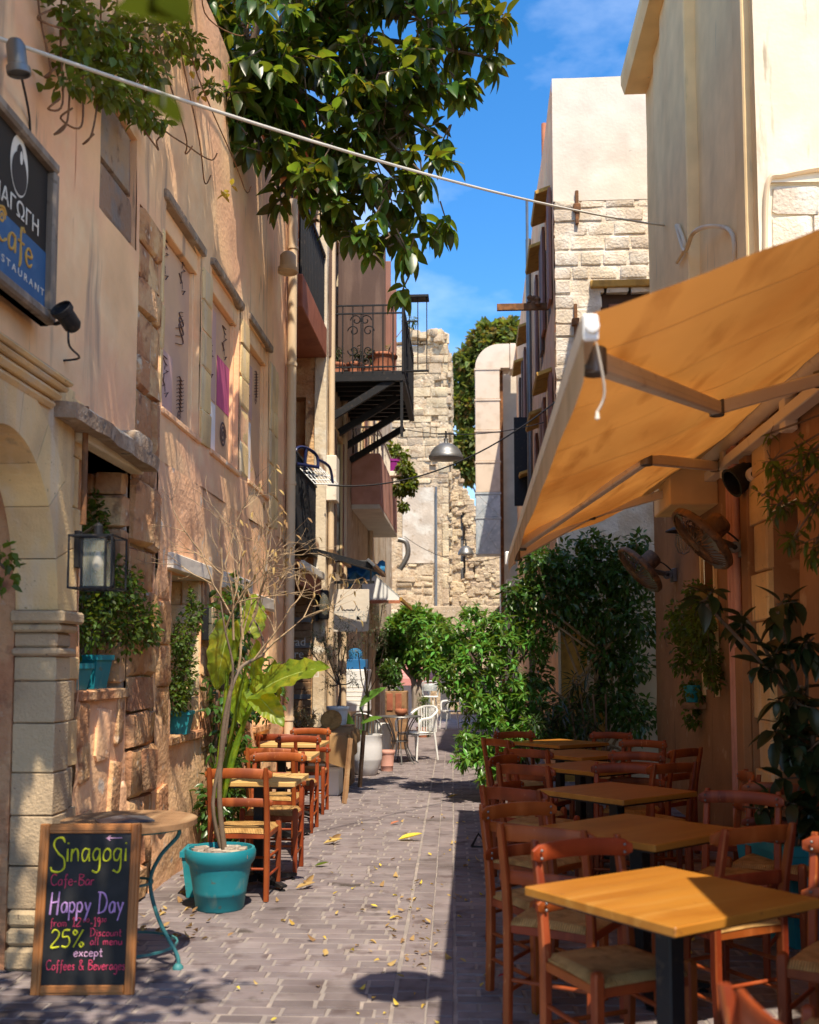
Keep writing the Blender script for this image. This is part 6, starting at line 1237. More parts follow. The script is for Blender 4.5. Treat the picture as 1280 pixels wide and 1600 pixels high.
def lit(M):
    p = M.translation
    for (h, r) in sun_gaps:
        w = p - h; w = w - SUN * w.dot(SUN)
        if w.length < r + .07: return False
    return True
foliage(OV, [M for M in scatter(rv, ob, 13000, .105, .1, .9, .1) if lit(M)], LS_small, m_vine, 0)
b = MB(); [b.tube(curve([(LX + .05, q[1], 6.6), (q[0], q[1], q[2] + .15), (q[0] + .3, q[1] + .2, q[2])]), .012, 5) for q in ob]; b.build('canes', m_bark, OV)
NL = thing('near_shoot', 'blurred vine shoot with two leaves hanging close to the camera at top left', 'plant', (-.5, 1.5, 2.7))
n1 = ony(235, 10, 1.3); n2 = ony(255, 168, 1.5); b = MB(); b.tube(curve([n1 + Vector((-.1, .05, .9)), n1 + Vector((0, .0, .12)), n1, n2 + Vector((0, 0, .08)), n2], 6), .0025, 5); b.build('stem', m_vine, NL)
LSn = [leafshape(1, .85, 8, .1, .15)]; m_near = mat('near leaf', (.05, .065, .006), 1., spec=0., var=.05, transl=(.14, .15, .006), tw=.35)
for (p, d, s) in ((n1 + Vector((-.05, 0, .0)), (1, .1, -.05), .10), (n1 + Vector((.0, .02, .04)), (.5, -.1, -.5), .07), (n2 + Vector((-.02, 0, .02)), (.8, .1, -.6), .062)): foliage(NL, [orient(p, d, .9, s)], LSn, m_near, 1)
# ---------------------------------------------------------------- bushes under and beyond the awning end
UB = thing('umbrella_bush', 'sunlit umbrella leaf bush leaning out over the lane at the far end of the awning', 'shrub', (.45, 12.6, 0)); ru_ = random.Random(44)
def GB(px, py, r, Y): p = ony(px, py, Y); k = Y / FPX; return (p.x, p.y, p.z, (r * k, r * k * 1.1, r * k))
ub = [GB(690, 1010, 36, 12.6), GB(650, 985, 22, 13.2), GB(725, 1000, 36, 12.6), GB(765, 1030, 46, 12.4), GB(720, 1060, 40, 12.3), GB(680, 1040, 24, 12.4), GB(780, 980, 40, 12.6), GB(815, 960, 30, 12.8), GB(755, 1110, 42, 12.2), GB(740, 1165, 30, 12.0), GB(720, 1190, 16, 11.7), GB(775, 1180, 40, 12.0), GB(800, 1090, 46, 12.4), GB(770, 1220, 26, 11.9), GB(835, 1000, 36, 12.8), GB(815, 1150, 40, 12.2), GB(735, 960, 20, 13)]
twg = MB(); pl = whorls(ru_, ub, 900, 8, .125, droop=.32, spread=1.1, stem=.02, zb=.1, shell=.35, twig=twg, out_b=(-.3, -.5, .3)); foliage(UB, pl, [leafshape(1, .40, 3, .12, .3), leafshape(1, .36, 3, .2, .15)], m_umb, 300)
b = MB()
for q in ub: b.tube(curve([(.5 + ru_.uniform(-.2, .3), 12.6, 0), (.45 + ru_.uniform(-.2, .2), 12.6, q[2] * .55), q[:3]], 5), .014, 5)
b.build('stems', m_bark, UB, 60); twg.build('twigs', m_bark, UB, kind='stuff')
IV = thing('climbing_bush', 'tall dark glossy climbing bush against the white house behind the tables', 'shrub', (1.4, 13.2, 0))
ib = [GB(850, 890, 40, 12.9), GB(835, 870, 20, 12.6), GB(890, 890, 46, 13.0), GB(940, 880, 44, 13.0), GB(925, 850, 24, 13), GB(985, 900, 46, 12.9), GB(995, 850, 22, 12.8), GB(870, 940, 50, 13.0), GB(930, 950, 60, 13.1), GB(990, 970, 46, 12.9), GB(950, 1020, 40, 13.1), GB(990, 1040, 30, 13), GB(830, 930, 34, 12.7), GB(955, 1090, 36, 13), GB(990, 1120, 40, 12.9), GB(850, 1130, 46, 12.6), GB(900, 1125, 36, 12.6), GB(840, 1060, 26, 12.7), GB(800, 930, 22, 12.6)]
foliage(IV, scatter(ru_, ib, 8000, .085, .45, .8, .4), LS_ivy, m_ivy, 300)
b = MB()
for q in ib: b.tube(curve([(1.5 + ru_.uniform(-.3, .6), 13.3, 0), (1.5 + ru_.uniform(-.5, .6), 13.2, q[2] * .5), q[:3]], 5), .016, 5)
b.build('stems', m_twig, IV, 60)
DP = thing('floor_palm', 'dark low leafy plant beside the pale door behind the farthest table', 'plant', (1.2, 12.0, 0))
twg = MB(); pl = whorls(ru_, [GB(880, 1110, 30, 11.9), GB(900, 1070, 24, 12), GB(845, 1145, 26, 11.8), GB(915, 1140, 24, 11.8)], 40, 9, .2, droop=.5, spread=1., stem=.03, twig=twg); foliage(DP, pl, LS_thin, m_dkleaf, 200); twg.build('twigs', m_bark, DP, kind='stuff')
b = MB(); [b.tube(curve([(1.2, 12.0, 0), (1.15 + .1 * k, 11.95, .6), (1.05 + .14 * k, 11.9, 1.2)]), .012, 5) for k in range(4)]; b.build('stems', m_bark, DP)
DR = thing('pale_door', 'pale framed door with a dim pane in the white house behind the bush', 'door', (1.45, 14, 0))
b = MB(); a = ony(862, 985, WY + .05); c = ony(905, 1000, WY + .05)
MB().box((1.16, WY + .06, 0), (1.74, WY + .10, 2.04)).build('leaf_panel', m_yell, DR); MB().box((1.5, WY + .03, .0), (1.6, WY + .059, 2.04), .004).build('frame', m_cream2, DR); MB().box((1.605, WY + .04, .9), (1.73, WY + .0595, 1.9)).build('pane', m_pane, DR); MB().box((1.2, WY + .03, 1.94), (1.499, WY + .059, 2.04), .004).build('frame', m_cream2, DR)
# hanging ivy in the wall niche, rubber plant, shoot at upper right
HI = thing('hanging_ivy', 'trailing ivy hanging from a small teal pot in the ochre wall niche', 'plant', (RX, 9.6, 2.0)); rh = random.Random(5)
hi = [(RX - .1, 9.6, 2.15, (.16, .3, .16)), (RX - .14, 9.75, 1.85, (.18, .3, .2)), (RX - .16, 10.1, 1.95, (.16, .3, .2)), (RX - .12, 9.4, 1.75, (.16, .3, .22)), (RX - .15, 10.1, 1.6, (.12, .25, .2)), (RX - .1, 9.25, 1.55, (.12, .2, .16)), (RX - .1, 10.0, 1.28, (.12, .28, .16)), (RX - .08, 10.1, 1.05, (.08, .2, .14)), (RX - .2, 9.0, 1.95, (.14, .2, .16)), (RX - .1, 9.1, 1.4, (.07, .1, .12)), (RX - .25, 10.4, 1.85, (.06, .15, .06))]
foliage(HI, scatter(rh, hi, 2100, .052, .6, .7, .3), LS_small, m_basil, 240); b = MB(); [b.tube(curve([(RX - .05, 9.6, 2.0), (RX - .12, (9.6 + q[1]) / 2, 2.1), q[:3], Vector(q[:3]) - Vector((0, 0, .15))]), .004, 4) for q in hi]; b.build('stems', m_bark, HI, 60)
pot('small_teal_pot', 'small teal pot half hidden in the trailing ivy on the ochre wall', (RX - .11, 9.95, 1.18), .07, .055, .16, m_teal); MB().box((RX - .2, 9.85, 1.12), (RX, 10.05, 1.18), .006).build('shelf', m_oldwood, RH)
RP_ = pot('large_teal_planter', 'large teal planter with a dark rubber plant in the right corner under the awning', (1.86, 6.15, .004), .27, .22, .55, m_teal, square=.3, rim=.05)
RB = thing('dark_rubber_plant', 'tall dark broad leaved plant growing from the large teal planter at right', 'plant', (1.86, 6.15, .5))
def RBf(px, py, r, Y=6.0): p = ony(px, py, Y); k = Y / FPX; return (p.x, p.y, p.z, r * k)
rbb = [RBf(1105, 945, 22, 5.7), RBf(1165, 965, 24), RBf(1215, 955, 26), RBf(1260, 1000, 30), RBf(1200, 1030, 30), RBf(1240, 1090, 34), RBf(1270, 1150, 34), RBf(1215, 1140, 28), RBf(1250, 1210, 34), RBf(1215, 1250, 24), RBf(1185, 1270, 14), RBf(1270, 1270, 30), RBf(1235, 1300, 20)]
twg = MB(); pl = whorls(rh, rbb, 46, 6, .17, droop=.5, spread=1., stem=.05, twig=twg, out_b=(-.2, -.5, .1)); foliage(RB, pl, [leafshape(1, .5, 5, f, c) for f, c in ((.12, .2), (.25, .4), (.3, .1))], m_dkleaf, 280); twg.build('twigs', m_bark, RB, kind='stuff')
b = MB()
for k, q in enumerate(rbb): b.tube(curve([(1.86 + rh.uniform(-.1, .1), 6.15 + rh.uniform(-.1, .1), .45), (1.9, 6.2, .5 + (q[2] - .5) * .5), q[:3]], 5), .011, 5)
b.build('stems', m_bark, RB, 60)
SV = thing('leafy_shoots', 'narrow leaved green shoots hanging at the upper right under the awning', 'plant', (1.9, 5.6, 3.0))
def SB(px, py, r): p = ony(px, py, 5.6); k = 5.6 / FPX; return (p.x, p.y, p.z, r * k)
sb_ = [SB(1225, 740, 30), SB(1265, 710, 30), SB(1215, 790, 22), SB(1265, 790, 30), SB(1195, 680, 12), SB(1240, 840, 22), SB(1275, 850, 26), SB(1205, 720, 16), SB(1190, 775, 14)]
twg = MB(); pl = whorls(rh, sb_, 60, 6, .085, droop=.3, spread=.9, stem=.045, twig=twg, out_b=(-.5, -.3, -.2)); foliage(SV, pl, LS_long, m_basil, 300)
for q in sb_: twg.tube(curve([(2.05, 5.6, 3.1), (1.98, 5.65, (q[2] + 3.1) / 2), q[:3]], 4), .006, 5)
twg.build('twigs', m_bark, SV, kind='stuff')
# fallen leaves
rl = random.Random(60); lvs = []
def lf(x, y, s, m, l): pass
FL = thing('fallen_leaves', 'dry yellow and brown leaves scattered over the paving', 'leaves', (-.6, 6, 0), kind='stuff')
def fall(n, fx, fy, s0, s1, m, dens=0):
    out = []
    for _ in range(n):
        x = fx(); y = fy(); out.append(orient(Vector((x, y, .012)), (cos(a := rl.uniform(0, 6.28)), sin(a), rl.uniform(-.1, .25)), rl.uniform(-.5, .5), rl.uniform(s0, s1)))
    foliage(FL, out, [leafshape(1, .55, 4, .3, -.35), leafshape(1, .45, 4, .5, .3), leafshape(1, .6, 4, -.2, -.5)], m, 0)
fall(55, lambda: rl.gauss(-.45, .45), lambda: rl.uniform(4.5, 9), .02, .045, m_yleaf); fall(50, lambda: rl.gauss(-.4, .5), lambda: rl.uniform(4.5, 11), .025, .06, m_dry); fall(110, lambda: rl.gauss(-1.8, .16), lambda: rl.uniform(5.6, 9), .03, .06, m_dry); fall(40, lambda: rl.uniform(0, 1.6), lambda: rl.uniform(4, 9), .025, .05, m_yleaf); fall(50, lambda: rl.gauss(-.35, .12), lambda: rl.uniform(5.2, 7), .02, .05, m_dry)
def bigfall(label, px, py, s, m, a, n=1):
    p = onz(px, py, .012); t = thing('fallen_leaf', label, 'leaf', p); foliage(t, [orient(p + Vector((.05 * k, .04 * k, .01 * k)), (cos(a + k), sin(a + k * 2.3), .12 + .2 * k), .2 + k, s * (1 - .2 * k)) for k in range(n)], [leafshape(1, .38, 5, .3, -.15)], m, n)
bigfall('long yellow fallen leaf lying in the middle of the sunny lane', 622, 1312, .22, m_yleaf, .0); bigfall('curled brown fallen leaves by the feet of the nearer left chairs', 462, 1388, .14, m_dry, .3, 3); bigfall('curled brown fallen leaves by the feet of the second pair of left chairs', 505, 1318, .17, m_dry, 0, 3); bigfall('green fallen leaf on the lane right of the left chairs', 492, 1353, .11, m_vine, .1)
bigfall('reddish brown leaf lying alone in the sun in mid lane', 610, 1288, .10, m_terra, .6); bigfall('small yellow leaf at the awning shadow end in the lane', 700, 1246, .12, m_yleaf, .2); bigfall('dark red petal on the shaded paving by the chair leg', 778, 1526, .05, flat('petal', (.3, .02, .02)), .3, 2)
p = onz(748, 1325); t = thing('small_stand', 'small black triangular frame standing on the shaded paving beside the chairs', 'stand', p); b = MB(); b.tube([p + Vector((-.06, 0, .01)), p + Vector((0, 0, .12)), p + Vector((.07, 0, .01)), p + Vector((-.06, 0, .01))], .012, 5); b.build('body', m_black, t)
# ---------------------------------------------------------------- things in front of the second left house
rs2 = random.Random(15)
HS = thing('hanging_sign', 'white hanging shop sign with faint drawing on a black bracket under the canopy', 'sign', ony(545, 915, 15.2))
y_ = 15.2; a = ony(514, 921, y_); c = ony(577, 987, y_)
MB().box((a.x, y_ - .012, c.z), (c.x, y_ + .012, a.z), .004).build('panel', m_white, HS)
b = MB(); d = ony(512, 910, y_); e = ony(585, 907, y_); b.box((d.x - .03, y_ - .02, d.z - 1.1), (d.x + .01, y_ + .02, d.z + .02)); b.box((d.x + .011, y_ - .02, d.z - .02), (e.x, y_ + .02, d.z + .02)); b.tube([(d.x, y_, d.z + .32), (e.x, y_, d.z + .3)], .018, 5)
for px in (528, 565): x_ = ony(px, 910, y_).x; b.tube([(x_, y_, a.z - .01), (x_, y_, d.z)], .008, 4)
b.tube([(e.x - .05, y_, d.z + .3), (e.x - .05, y_, d.z)], .015, 5); b.build('bracket', m_black, HS)
m_faint = flat('faint print', (.52, .50, .46)); w_ = c.x - a.x; h_ = a.z - c.z
textobj('ΣΤΕΚΙ', plane_M((a.x + w_ * .5, y_ - .013, c.z + h_ * .28), (1, 0, 0), (0, 0, 1)), .17, m_faint, HS, align='CENTER')
b = MB(); b.tube([(a.x + w_ * (.22 + .55 * k / 14), y_ - .014, c.z + h_ * (.50 + .03 * abs(sin(k * 1.9)) + (.10 if k in (2, 12) else 0))) for k in range(15)], .009, 4); b.build('drawing', flat('print grey', (.25, .23, .22)), HS)
b = MB(); [b.box((a.x + w_ * .2, y_ - .0135, c.z + h_ * (.20 - .07 * k)), (a.x + w_ * (.7 - .1 * k), y_ - .0125, c.z + h_ * (.215 - .07 * k))) for k in range(2)]; b.build('small_print', m_faint, HS)
OL = thing('oval_lamp', 'oval black framed wall lamp left of the hanging white sign', 'lamp', ony(402, 945, 14.3)); p = ony(501, 945, 14.3)
b = MB(); b.box((p.x - .07, 14.3, p.z - .22), (p.x - .03, 14.36, p.z + .5)); b.lathe([(.07, -.2), (.08, -.18), (.085, 0), (.08, .18), (.06, .2)], 14, p + Vector((.04, 0, 0))); b.build('body', m_black, OL, 50)
b = MB(); b.lathe([(.055, -.16), (.088, 0), (.055, .16)], 14, p + Vector((.05, -.02, 0))); b.build('glass', m_glass, OL, 60)
# barrel front with lettering
BR = thing('barrel_front', 'stack of wooden barrel fronts with iron hoops and painted lettering in the shop entrance', 'barrel', (-2.55, 14.2, 0)); yb = 14.1
for k in range(5):
    z0 = ony(460, 1130 - 40 * k, yb).z; z1 = ony(460, 1130 - 40 * (k + 1) + 3, yb).z; x0 = ony(440, 1000, yb).x - .1; x1 = ony(486, 1000, yb).x
    for j in range(3):
        MB().box((x0, yb, z0 + (z1 - z0) * j / 3 + .004), (x1, yb + .08, z0 + (z1 - z0) * (j + 1) / 3 - .002), .008).build('stave', m_oldwood, BR)
    MB().box((x0, yb - .012, z0 - .02), (x1 + .004, yb - .001, z0 + .045), .003).build('hoop', m_grey, BR)
xr = ony(486, 1000, yb).x
for (s, py, h) in (('Trad', 1003, .16), ('Fare', 1022, .16), ('Prod', 1052, .19)):
    p = ony(443 if s != 'Prod' else 457, py + 6, yb); textobj(s, plane_M((p.x, yb - .014, p.z), (1, 0, 0), (0, 0, 1)), h, m_sw, BR)
# cloth covered table with goods
TB = thing('trestle_table', 'dark wooden trestle table under a brown cloth by the shop entrance', 'table', (-1.95, 12.6, 0)); fo = onz(538, 1256); yt = 12.5
MB().box((-2.35, 12.15, .70), (-1.48, 13.3, .73), .006).build('table_top', m_oldwood, TB)
for (x_, yy) in ((fo.x, fo.y + .1), (-2.25, 12.2), (fo.x, 13.2), (-2.25, 13.2)): MB().tube([(x_, yy - (.1 if yy < 12.6 else -.05), 0), (x_ + .04, yy + .12, .70)], .028, 4).build('leg', m_oldwood, TB)
TCL = thing('brown_cloth', 'brown burlap cloth draped in a point over the trestle table corner', 'tablecloth', (-1.8, 12.6, .73))
b = MB()
def cl(u, v):
    x = -2.38 + 1.02 * u; y = 12.02 + 1.3 * v; z = .742; ox = max(0, x + 1.47); oy = max(0, 12.14 - y)
    drop = 0
    if x > -1.47: drop = (x + 1.47) * 4.2 * (1 - .85 * abs(v - .25)); x = -1.46 + .03 * sin(v * 20)
    if y < 12.14: drop += (12.14 - y) * 2.6 * (.4 + u); y = 12.13 - .02 * sin(u * 18)
    return Vector((x, y, z - drop))
b.grid(cl, 24, 24); b.build('cloth', mat('burlap', (.30, .18, .08), .95, bump=.4, bscale=160, bdist=.003), TCL, 180)
WB = thing('white_crate', 'white crate standing under the cloth covered table', 'crate', (-1.72, 12.3, 0)); b = MB().box((-1.95, 12.35, 0), (-1.58, 12.75, .38), .01).build('body', m_whitepl, WB); MB().box((-1.97, 12.33, .3), (-1.56, 12.77, .34), .006).build('rim', m_whitepl, WB)
DB = thing('dried_flowers', 'bunches of dried reddish flowers and herbs piled on the trestle table', 'dried flowers', (-2.0, 12.6, .75)); pl = whorls(rs2, [(-2.25, 12.5, .85, .16), (-1.95, 12.6, .82, .13), (-2.1, 12.9, .92, .15)], 50, 8, .09, stem=.03); foliage(DB, pl, LS_long, m_dry, 80); foliage(DB, whorls(rs2, [(-2.3, 12.45, .83, .14), (-2.1, 12.45, .8, .1)], 26, 7, .07, stem=.02), LS_small, flat('dried red', (.22, .05, .03)), 80)
BK = thing('wicker_basket', 'round wicker basket leaning on the trestle table', 'basket', (-1.75, 12.75, .76)); M = TRS((-1.72, 12.7, .86), rx=1.1); b = MB(); [b.lathe([(r - .006, z), (r + .006, z + .008), (r - .006, z + .016), (r - .006, z)], 20, M=M) for r, z in ((.06, -.06), (.09, -.045), (.11, -.03), (.12, -.01), (.125, .01))]; b.lathe([(.0001, -.055), (.06, -.058), (.115, -.02), (.12, .015), (.11, .015)], 20, M=M); b.build('body', m_rush, BK)
# olive trees in white pots
def olive(label, base, blobs, n, seed, h):
    r = random.Random(seed); t = thing('olive_tree', label, 'tree', base, 'small olive trees in pots'); b = MB(); b.tube(curve([base, Vector(base) + Vector((.03, 0, h * .5)), Vector(base) + Vector((-.03, 0, h))]), [.018] * 7 + [.014] * 6, 6)
    for q in blobs: b.tube(curve([Vector(base) + Vector((0, 0, h * .6)), Vector(base).lerp(Vector(q[:3]), .6) + Vector((0, 0, .1)), q[:3]]), .008, 4)
    b.build('trunk', m_bark, t, 60); tw_ = MB(); pl = whorls(r, blobs, n, 7, .055, stem=.06, spread=.8, droop=.1, twig=tw_); foliage(t, pl, [leafshape(1, .28, 2, .1, .1)], m_olive, 60); tw_.build('twigs', m_bark, t)
wp = ony(528, 1130, 13.6); pot('white_pot', 'white glazed pot with an olive tree standing behind the cloth covered table', (wp.x, 13.6, wp.z - .02), .14, .11, .24, m_whitepl, 'white pots by the shop')
MB().box((wp.x - .2, 13.4, 0), (wp.x + .2, 13.8, wp.z - .022), .01).build('stand', m_oldwood, None); st = bpy.context.scene.objects['stand']; tag(st, 'wooden stand block under the white olive pot', 'stand')
olive('small olive tree in a white pot behind the cloth covered table', (wp.x, 13.6, wp.z + .2), [GB(505, 1000, 22, 13.6), GB(530, 985, 26, 13.6), GB(540, 1010, 24, 13.6), GB(515, 1025, 24, 13.6), GB(535, 1050, 18, 13.5), GB(515, 1070, 16, 13.6), GB(485, 1015, 14, 13.6), GB(550, 1065, 14, 13.5)], 170, 3, .5)
ji = onz(570, 1213); JB = Vector((ji.x, ji.y + .2, 0)); JR = thing('clay_jar', 'big white washed clay jar holding a thin tree and banana leaves', 'jar', JB)
b = MB(); b.lathe([(.13, 0), (.15, .02), (.19, .12), (.215, .2), (.22, .215), (.222, .23), (.225, .4), (.215, .52), (.225, .54), (.225, .56), (.2, .56), (.19, .5)], 28, JB); b.build('body', mat('jar glaze', (.68, .66, .66), .7, [((.5, .48, .46), 4, .5, .65, ONE)], .2, 30, .004), JR, 50); b = MB(); b.lathe([(.0001, .5), (.2, .49)], 16, JB); b.build('soil', m_earth, JR)
BP = thing('banana_plant', 'young plant with two big glossy leaves growing from the clay jar', 'plant', JB + Vector((0, 0, .5)))
for (px, py, tx_, ty_, w) in ((562, 1105, 592, 1073, .5), (565, 1130, 590, 1118, .38), (552, 1150, 540, 1110, .3)):
    p = ony(px, py, JB.y); q = ony(tx_, ty_, JB.y - .1); foliage(BP, [orient(p, q - p, .7, (q - p).length * 1.15)], [leafshape(1, w, 8, .12, .2)], m_umb, 1); b = MB(); b.tube(curve([JB + Vector((-.05, 0, .5)), JB.lerp(p, .5) + Vector((0, 0, .35)), p]), .012, 5); b.build('stalk', m_umb, BP)
olive('thin young olive tree rising from the clay jar', tuple(JB + Vector((0, 0, .5))), [GB(572, 1000, 18, 14.4), GB(590, 985, 18, 14.4), GB(578, 960, 16, 14.4), GB(600, 1010, 14, 14.4), GB(560, 1020, 16, 14.4), GB(598, 945, 10, 14.4)], 60, 8, 1.0)
pot('brown_pot', 'small brown pot beside the big clay jar', tuple(onz(628 - 22, 1206) + Vector((-.02, .12, 0))), .11, .085, .30, m_salmon)
# grey slatted chair and wire table, white plastic chair
GC = thing('grey_slat_chair', 'grey slatted metal chair behind the big clay jar', 'chair', onz(590, 1200) + Vector((-.1, .7, 0))); gy = 15.6
a = ony(553, 1118, gy); c = ony(590, 1128, gy); d = ony(590, 1152, gy)
for k in range(9): f = k / 8; MB().box((a.x + (c.x - a.x) * f - .012, gy, d.z), (a.x + (c.x - a.x) * f + .012, gy + .015, a.z + (c.z - a.z) * f), .003).build('slat', m_grey, GC)
b = MB(); b.tube(curve([(a.x - .02, gy, a.z - .6), (a.x - .02, gy, a.z), (c.x + .02, gy, c.z), (c.x + .05, gy, d.z - .3), (c.x + .06, gy, 0)]), .014, 6); b.box((a.x, gy - .35, d.z - .05), (c.x + .02, gy + .01, d.z - .02)); b.tube([(c.x, gy - .34, d.z - .04), (c.x + .03, gy - .36, 0)], .014, 6); b.build('frame', m_grey, GC)
WT = thing('wire_table', 'round dark wire bistro table with curved legs beside the white plastic chair', 'table', (-1.12, 16.6, 0)); wc = Vector((-1.16, 16.5, 0)); th = .735
b = MB(); b.lathe([(.0001, th), (.34, th), (.345, th - .008), (.34, th - .016), (.0001, th - .014)], 28, wc); b.build('table_top', m_grey, WT, 40)
for k in range(8): w = k * pi / 4 + .2; b = MB(); b.tube(curve([wc + Vector((cos(w) * r, sin(w) * r, z)) for r, z in ((.28, th - .02), (.2, .6), (.12, .4), (.13, .25), (.22, .08), (.30, .0))], 5), .010, 5); b.build('leg', m_grey, WT, 60)
b = MB(); b.lathe([(.125, .34), (.135, .34), (.135, .355), (.125, .355), (.125, .34)], 18, wc); b.build('ring', m_grey, WT)
SP2 = thing('clay_bowl', 'small terracotta bowl with sprigs on the wire table', 'bowl', wc + Vector((-.05, 0, th))); b = MB(); b.lathe([(.05, 0), (.09, .04), (.1, .09), (.09, .11), (.08, .09)], 18, wc + Vector((.02, 0, th))); b.build('bowl', m_terra, SP2, 50); foliage(SP2, scatter(rs2, [(wc.x + .02, wc.y, th + .18, (.05, .05, .1))], 40, .03), LS_thin, m_olive, 20)
def plastic_chair(label, x, y, rz, s=1.):
    t = thing('white_chair', label, 'chair', (0, 0, 0), 'white chairs down the lane'); W2 = .25
    for sx_ in (-1, 1):
        for sy_ in (-1, 1): MB().tube([(sx_ * .25, sy_ * .24, 0), (sx_ * .22, sy_ * .19, .44)], [.014, .02], 6).build('leg', m_whitepl, t, 60)
    b = MB(); b.grid(lambda u, v: Vector(((u - .5) * .46, (v - .5) * .44, .44 - .02 * sin(pi * u) * sin(pi * v))), 8, 8); b.box((-.22, -.21, .405), (.22, .21, .425)); b.build('seat', m_whitepl, t, 180)
    b = MB(); pts = [(-.26, .2, .45), (-.27, .18, .64), (-.27, -.05, .68), (-.25, -.22, .78), (-.13, -.29, .84), (0, -.30, .85), (.13, -.29, .84), (.25, -.22, .78), (.27, -.05, .68), (.27, .18, .64), (.26, .2, .45)]; b.tube(curve(pts, 5), .022, 6); b.build('arm_rail', m_whitepl, t, 60)
    for k in range(9): x_ = -.2 + .05 * k; MB().box((x_ - .012, -.3 + abs(x_) * .22, .44), (x_ + .012, -.285 + abs(x_) * .22, .83), .002).build('slat', m_whitepl, t)
    t.location = (x, y, .004); t.rotation_euler = (0, 0, rz); return t
plastic_chair('white plastic armchair with slotted back at the wire table', -.93, 17.1, 2.4)
bs = onz(672, 1138); WS = thing('white_stool', 'tall white metal bar stool farther down the lane', 'stool', bs)
for k in range(4): w = k * pi / 2 + .5; MB().tube([bs + Vector((cos(w) * .24, sin(w) * .24, 0)), bs + Vector((cos(w) * .15, sin(w) * .15, .75))], .02, 6).build('leg', m_whitepl, WS, 60)
b = MB(); b.box(bs + Vector((-.2, -.2, .75)), bs + Vector((.2, .2, .78)), .01); b.build('seat', m_whitepl, WS); b = MB(); b.tube(curve([bs + Vector((-.18, .18, .78)), bs + Vector((-.18, .2, 1.1)), bs + Vector((.18, .2, 1.1)), bs + Vector((.18, .18, .78))]), .02, 6); b.box(bs + Vector((-.17, .18, .9)), bs + Vector((.17, .2, 1.08)), .004); b.build('backrest', m_steel, WS, 60)
plastic_chair('white chair beside the tall bar stool far down the lane', bs.x + .55, bs.y - .3, 1.9)
cy = onz(619, 1190); CY = thing('white_churn', 'white ribbed pot stand beside the wire table', 'pot', cy + Vector((-.1, .3, 0))); b = MB(); cc = Vector((cy.x - .22, cy.y + .1, 0)); b.lathe([(.12, 0)] + [(.13 + .012 * (k % 2), .05 + .04 * k) for k in range(13)] + [(.11, .6)], 22, cc); b.build('body', m_whitepl, CY, 50)
# white cabinet boxes on the wall, blue crate
CB = thing('white_box', 'white metal menu box on the wall left of the small tree', 'box', ony(568, 1070, 17.)); yc = 16.6
a = ony(531, 1046, yc); c = ony(575, 1112, yc); MB().box((BX - .02, yc, c.z), (ony(576, 1050, yc).x, yc + .45, a.z), .015).build('body', m_whitepl, CB); [MB().box((BX, yc - .004, c.z + .1 + .07 * k), (ony(574, 1050, yc).x, yc - .0005, c.z + .11 + .07 * k)).build('groove', m_offwh, CB) for k in range(5)]
BC = thing('blue_crate', 'blue plastic bottle crate on top of the white box', 'crate', ony(562, 1035, 16.9)); x1 = ony(574, 1040, yc + .1).x; MB().box((x1 - .34, yc + .05, a.z + .004), (x1, yc + .4, a.z + .16), .01).build('body', flat('blue plastic', (.03, .16, .38), .4), BC); b = MB(); b.lathe([(.11, 0), (.12, .12), (.08, .17), (.0001, .18)], 14, Vector((x1 - .2, yc + .2, a.z + .165))); b.build('jug', flat('blue jug', (.04, .2, .42), .3), BC, 60)
# little street tree and its planter
ST = thing('small_tree', 'small round crowned tree with pale twisted trunks behind the wire table', 'tree', (-1.35, 23.2, 0)); Ys = 23.2
sb2 = [GB(625, 985, 26, Ys), GB(655, 975, 30, Ys), GB(685, 985, 24, Ys), GB(610, 1025, 24, Ys), GB(640, 1015, 30, Ys), GB(670, 1020, 22, Ys), GB(640, 965, 20, Ys), GB(600, 1000, 14, Ys), GB(655, 1045, 14, Ys), GB(610, 1050, 16, Ys)]
foliage(ST, scatter(rs2, sb2, 5200, .13, .3, .9, .45), LS_ivy, m_umb, 0)
b = MB()
for (px, tx_) in ((648, 630), (652, 655), (657, 680), (645, 612)): b.tube(curve([ony(px, 1118, Ys), ony(px + rs2.uniform(-8, 8), 1075, Ys), ony((px + tx_) / 2, 1040, Ys), ony(tx_, 1000, Ys)]), [.07] * 7 + [.05] * 7 + [.03] * 5, 6)
b.build('trunk', mat('pale bark', (.36, .30, .25), .9, bump=.5, bscale=30), ST, 60)
PL = thing('wood_planter', 'brown wooden planter box with a low shrub left of the small tree', 'planter', (-1.7, 19.2, 0)); a = ony(602, 1080, 19.2); c = ony(627, 1110, 19.2); MB().box((a.x, 19.2, 0), (c.x + .1, 19.7, a.z), .01).build('box', m_oldwood, PL); [MB().box((a.x + .03 + .16 * k, 19.18, c.z), (a.x + .14 + .16 * k, 19.199, a.z - .04), .004).build('panel', m_redbrn, PL) for k in range(2)]
foliage(PL, scatter(rs2, [GB(610, 1050, 20, 19.4), GB(618, 1075, 12, 19.4)], 500, .08), LS_ivy, m_ivy, 0)
pg = onz(660, 1152); PG = thing('low_plant', 'bright green potted plant behind the white plastic chair', 'plant', pg); foliage(PG, whorls(rs2, [(pg.x, pg.y, .5, .18), (pg.x + .1, pg.y, .25, .16), (pg.x, pg.y, .75, .12)], 50, 7, .14, stem=.03), LS_long, m_basil, 60); b = MB(); b.lathe([(.1, 0), (.13, .22), (.12, .22)], 14, pg); b.build('pot', m_terra, PG, 50)
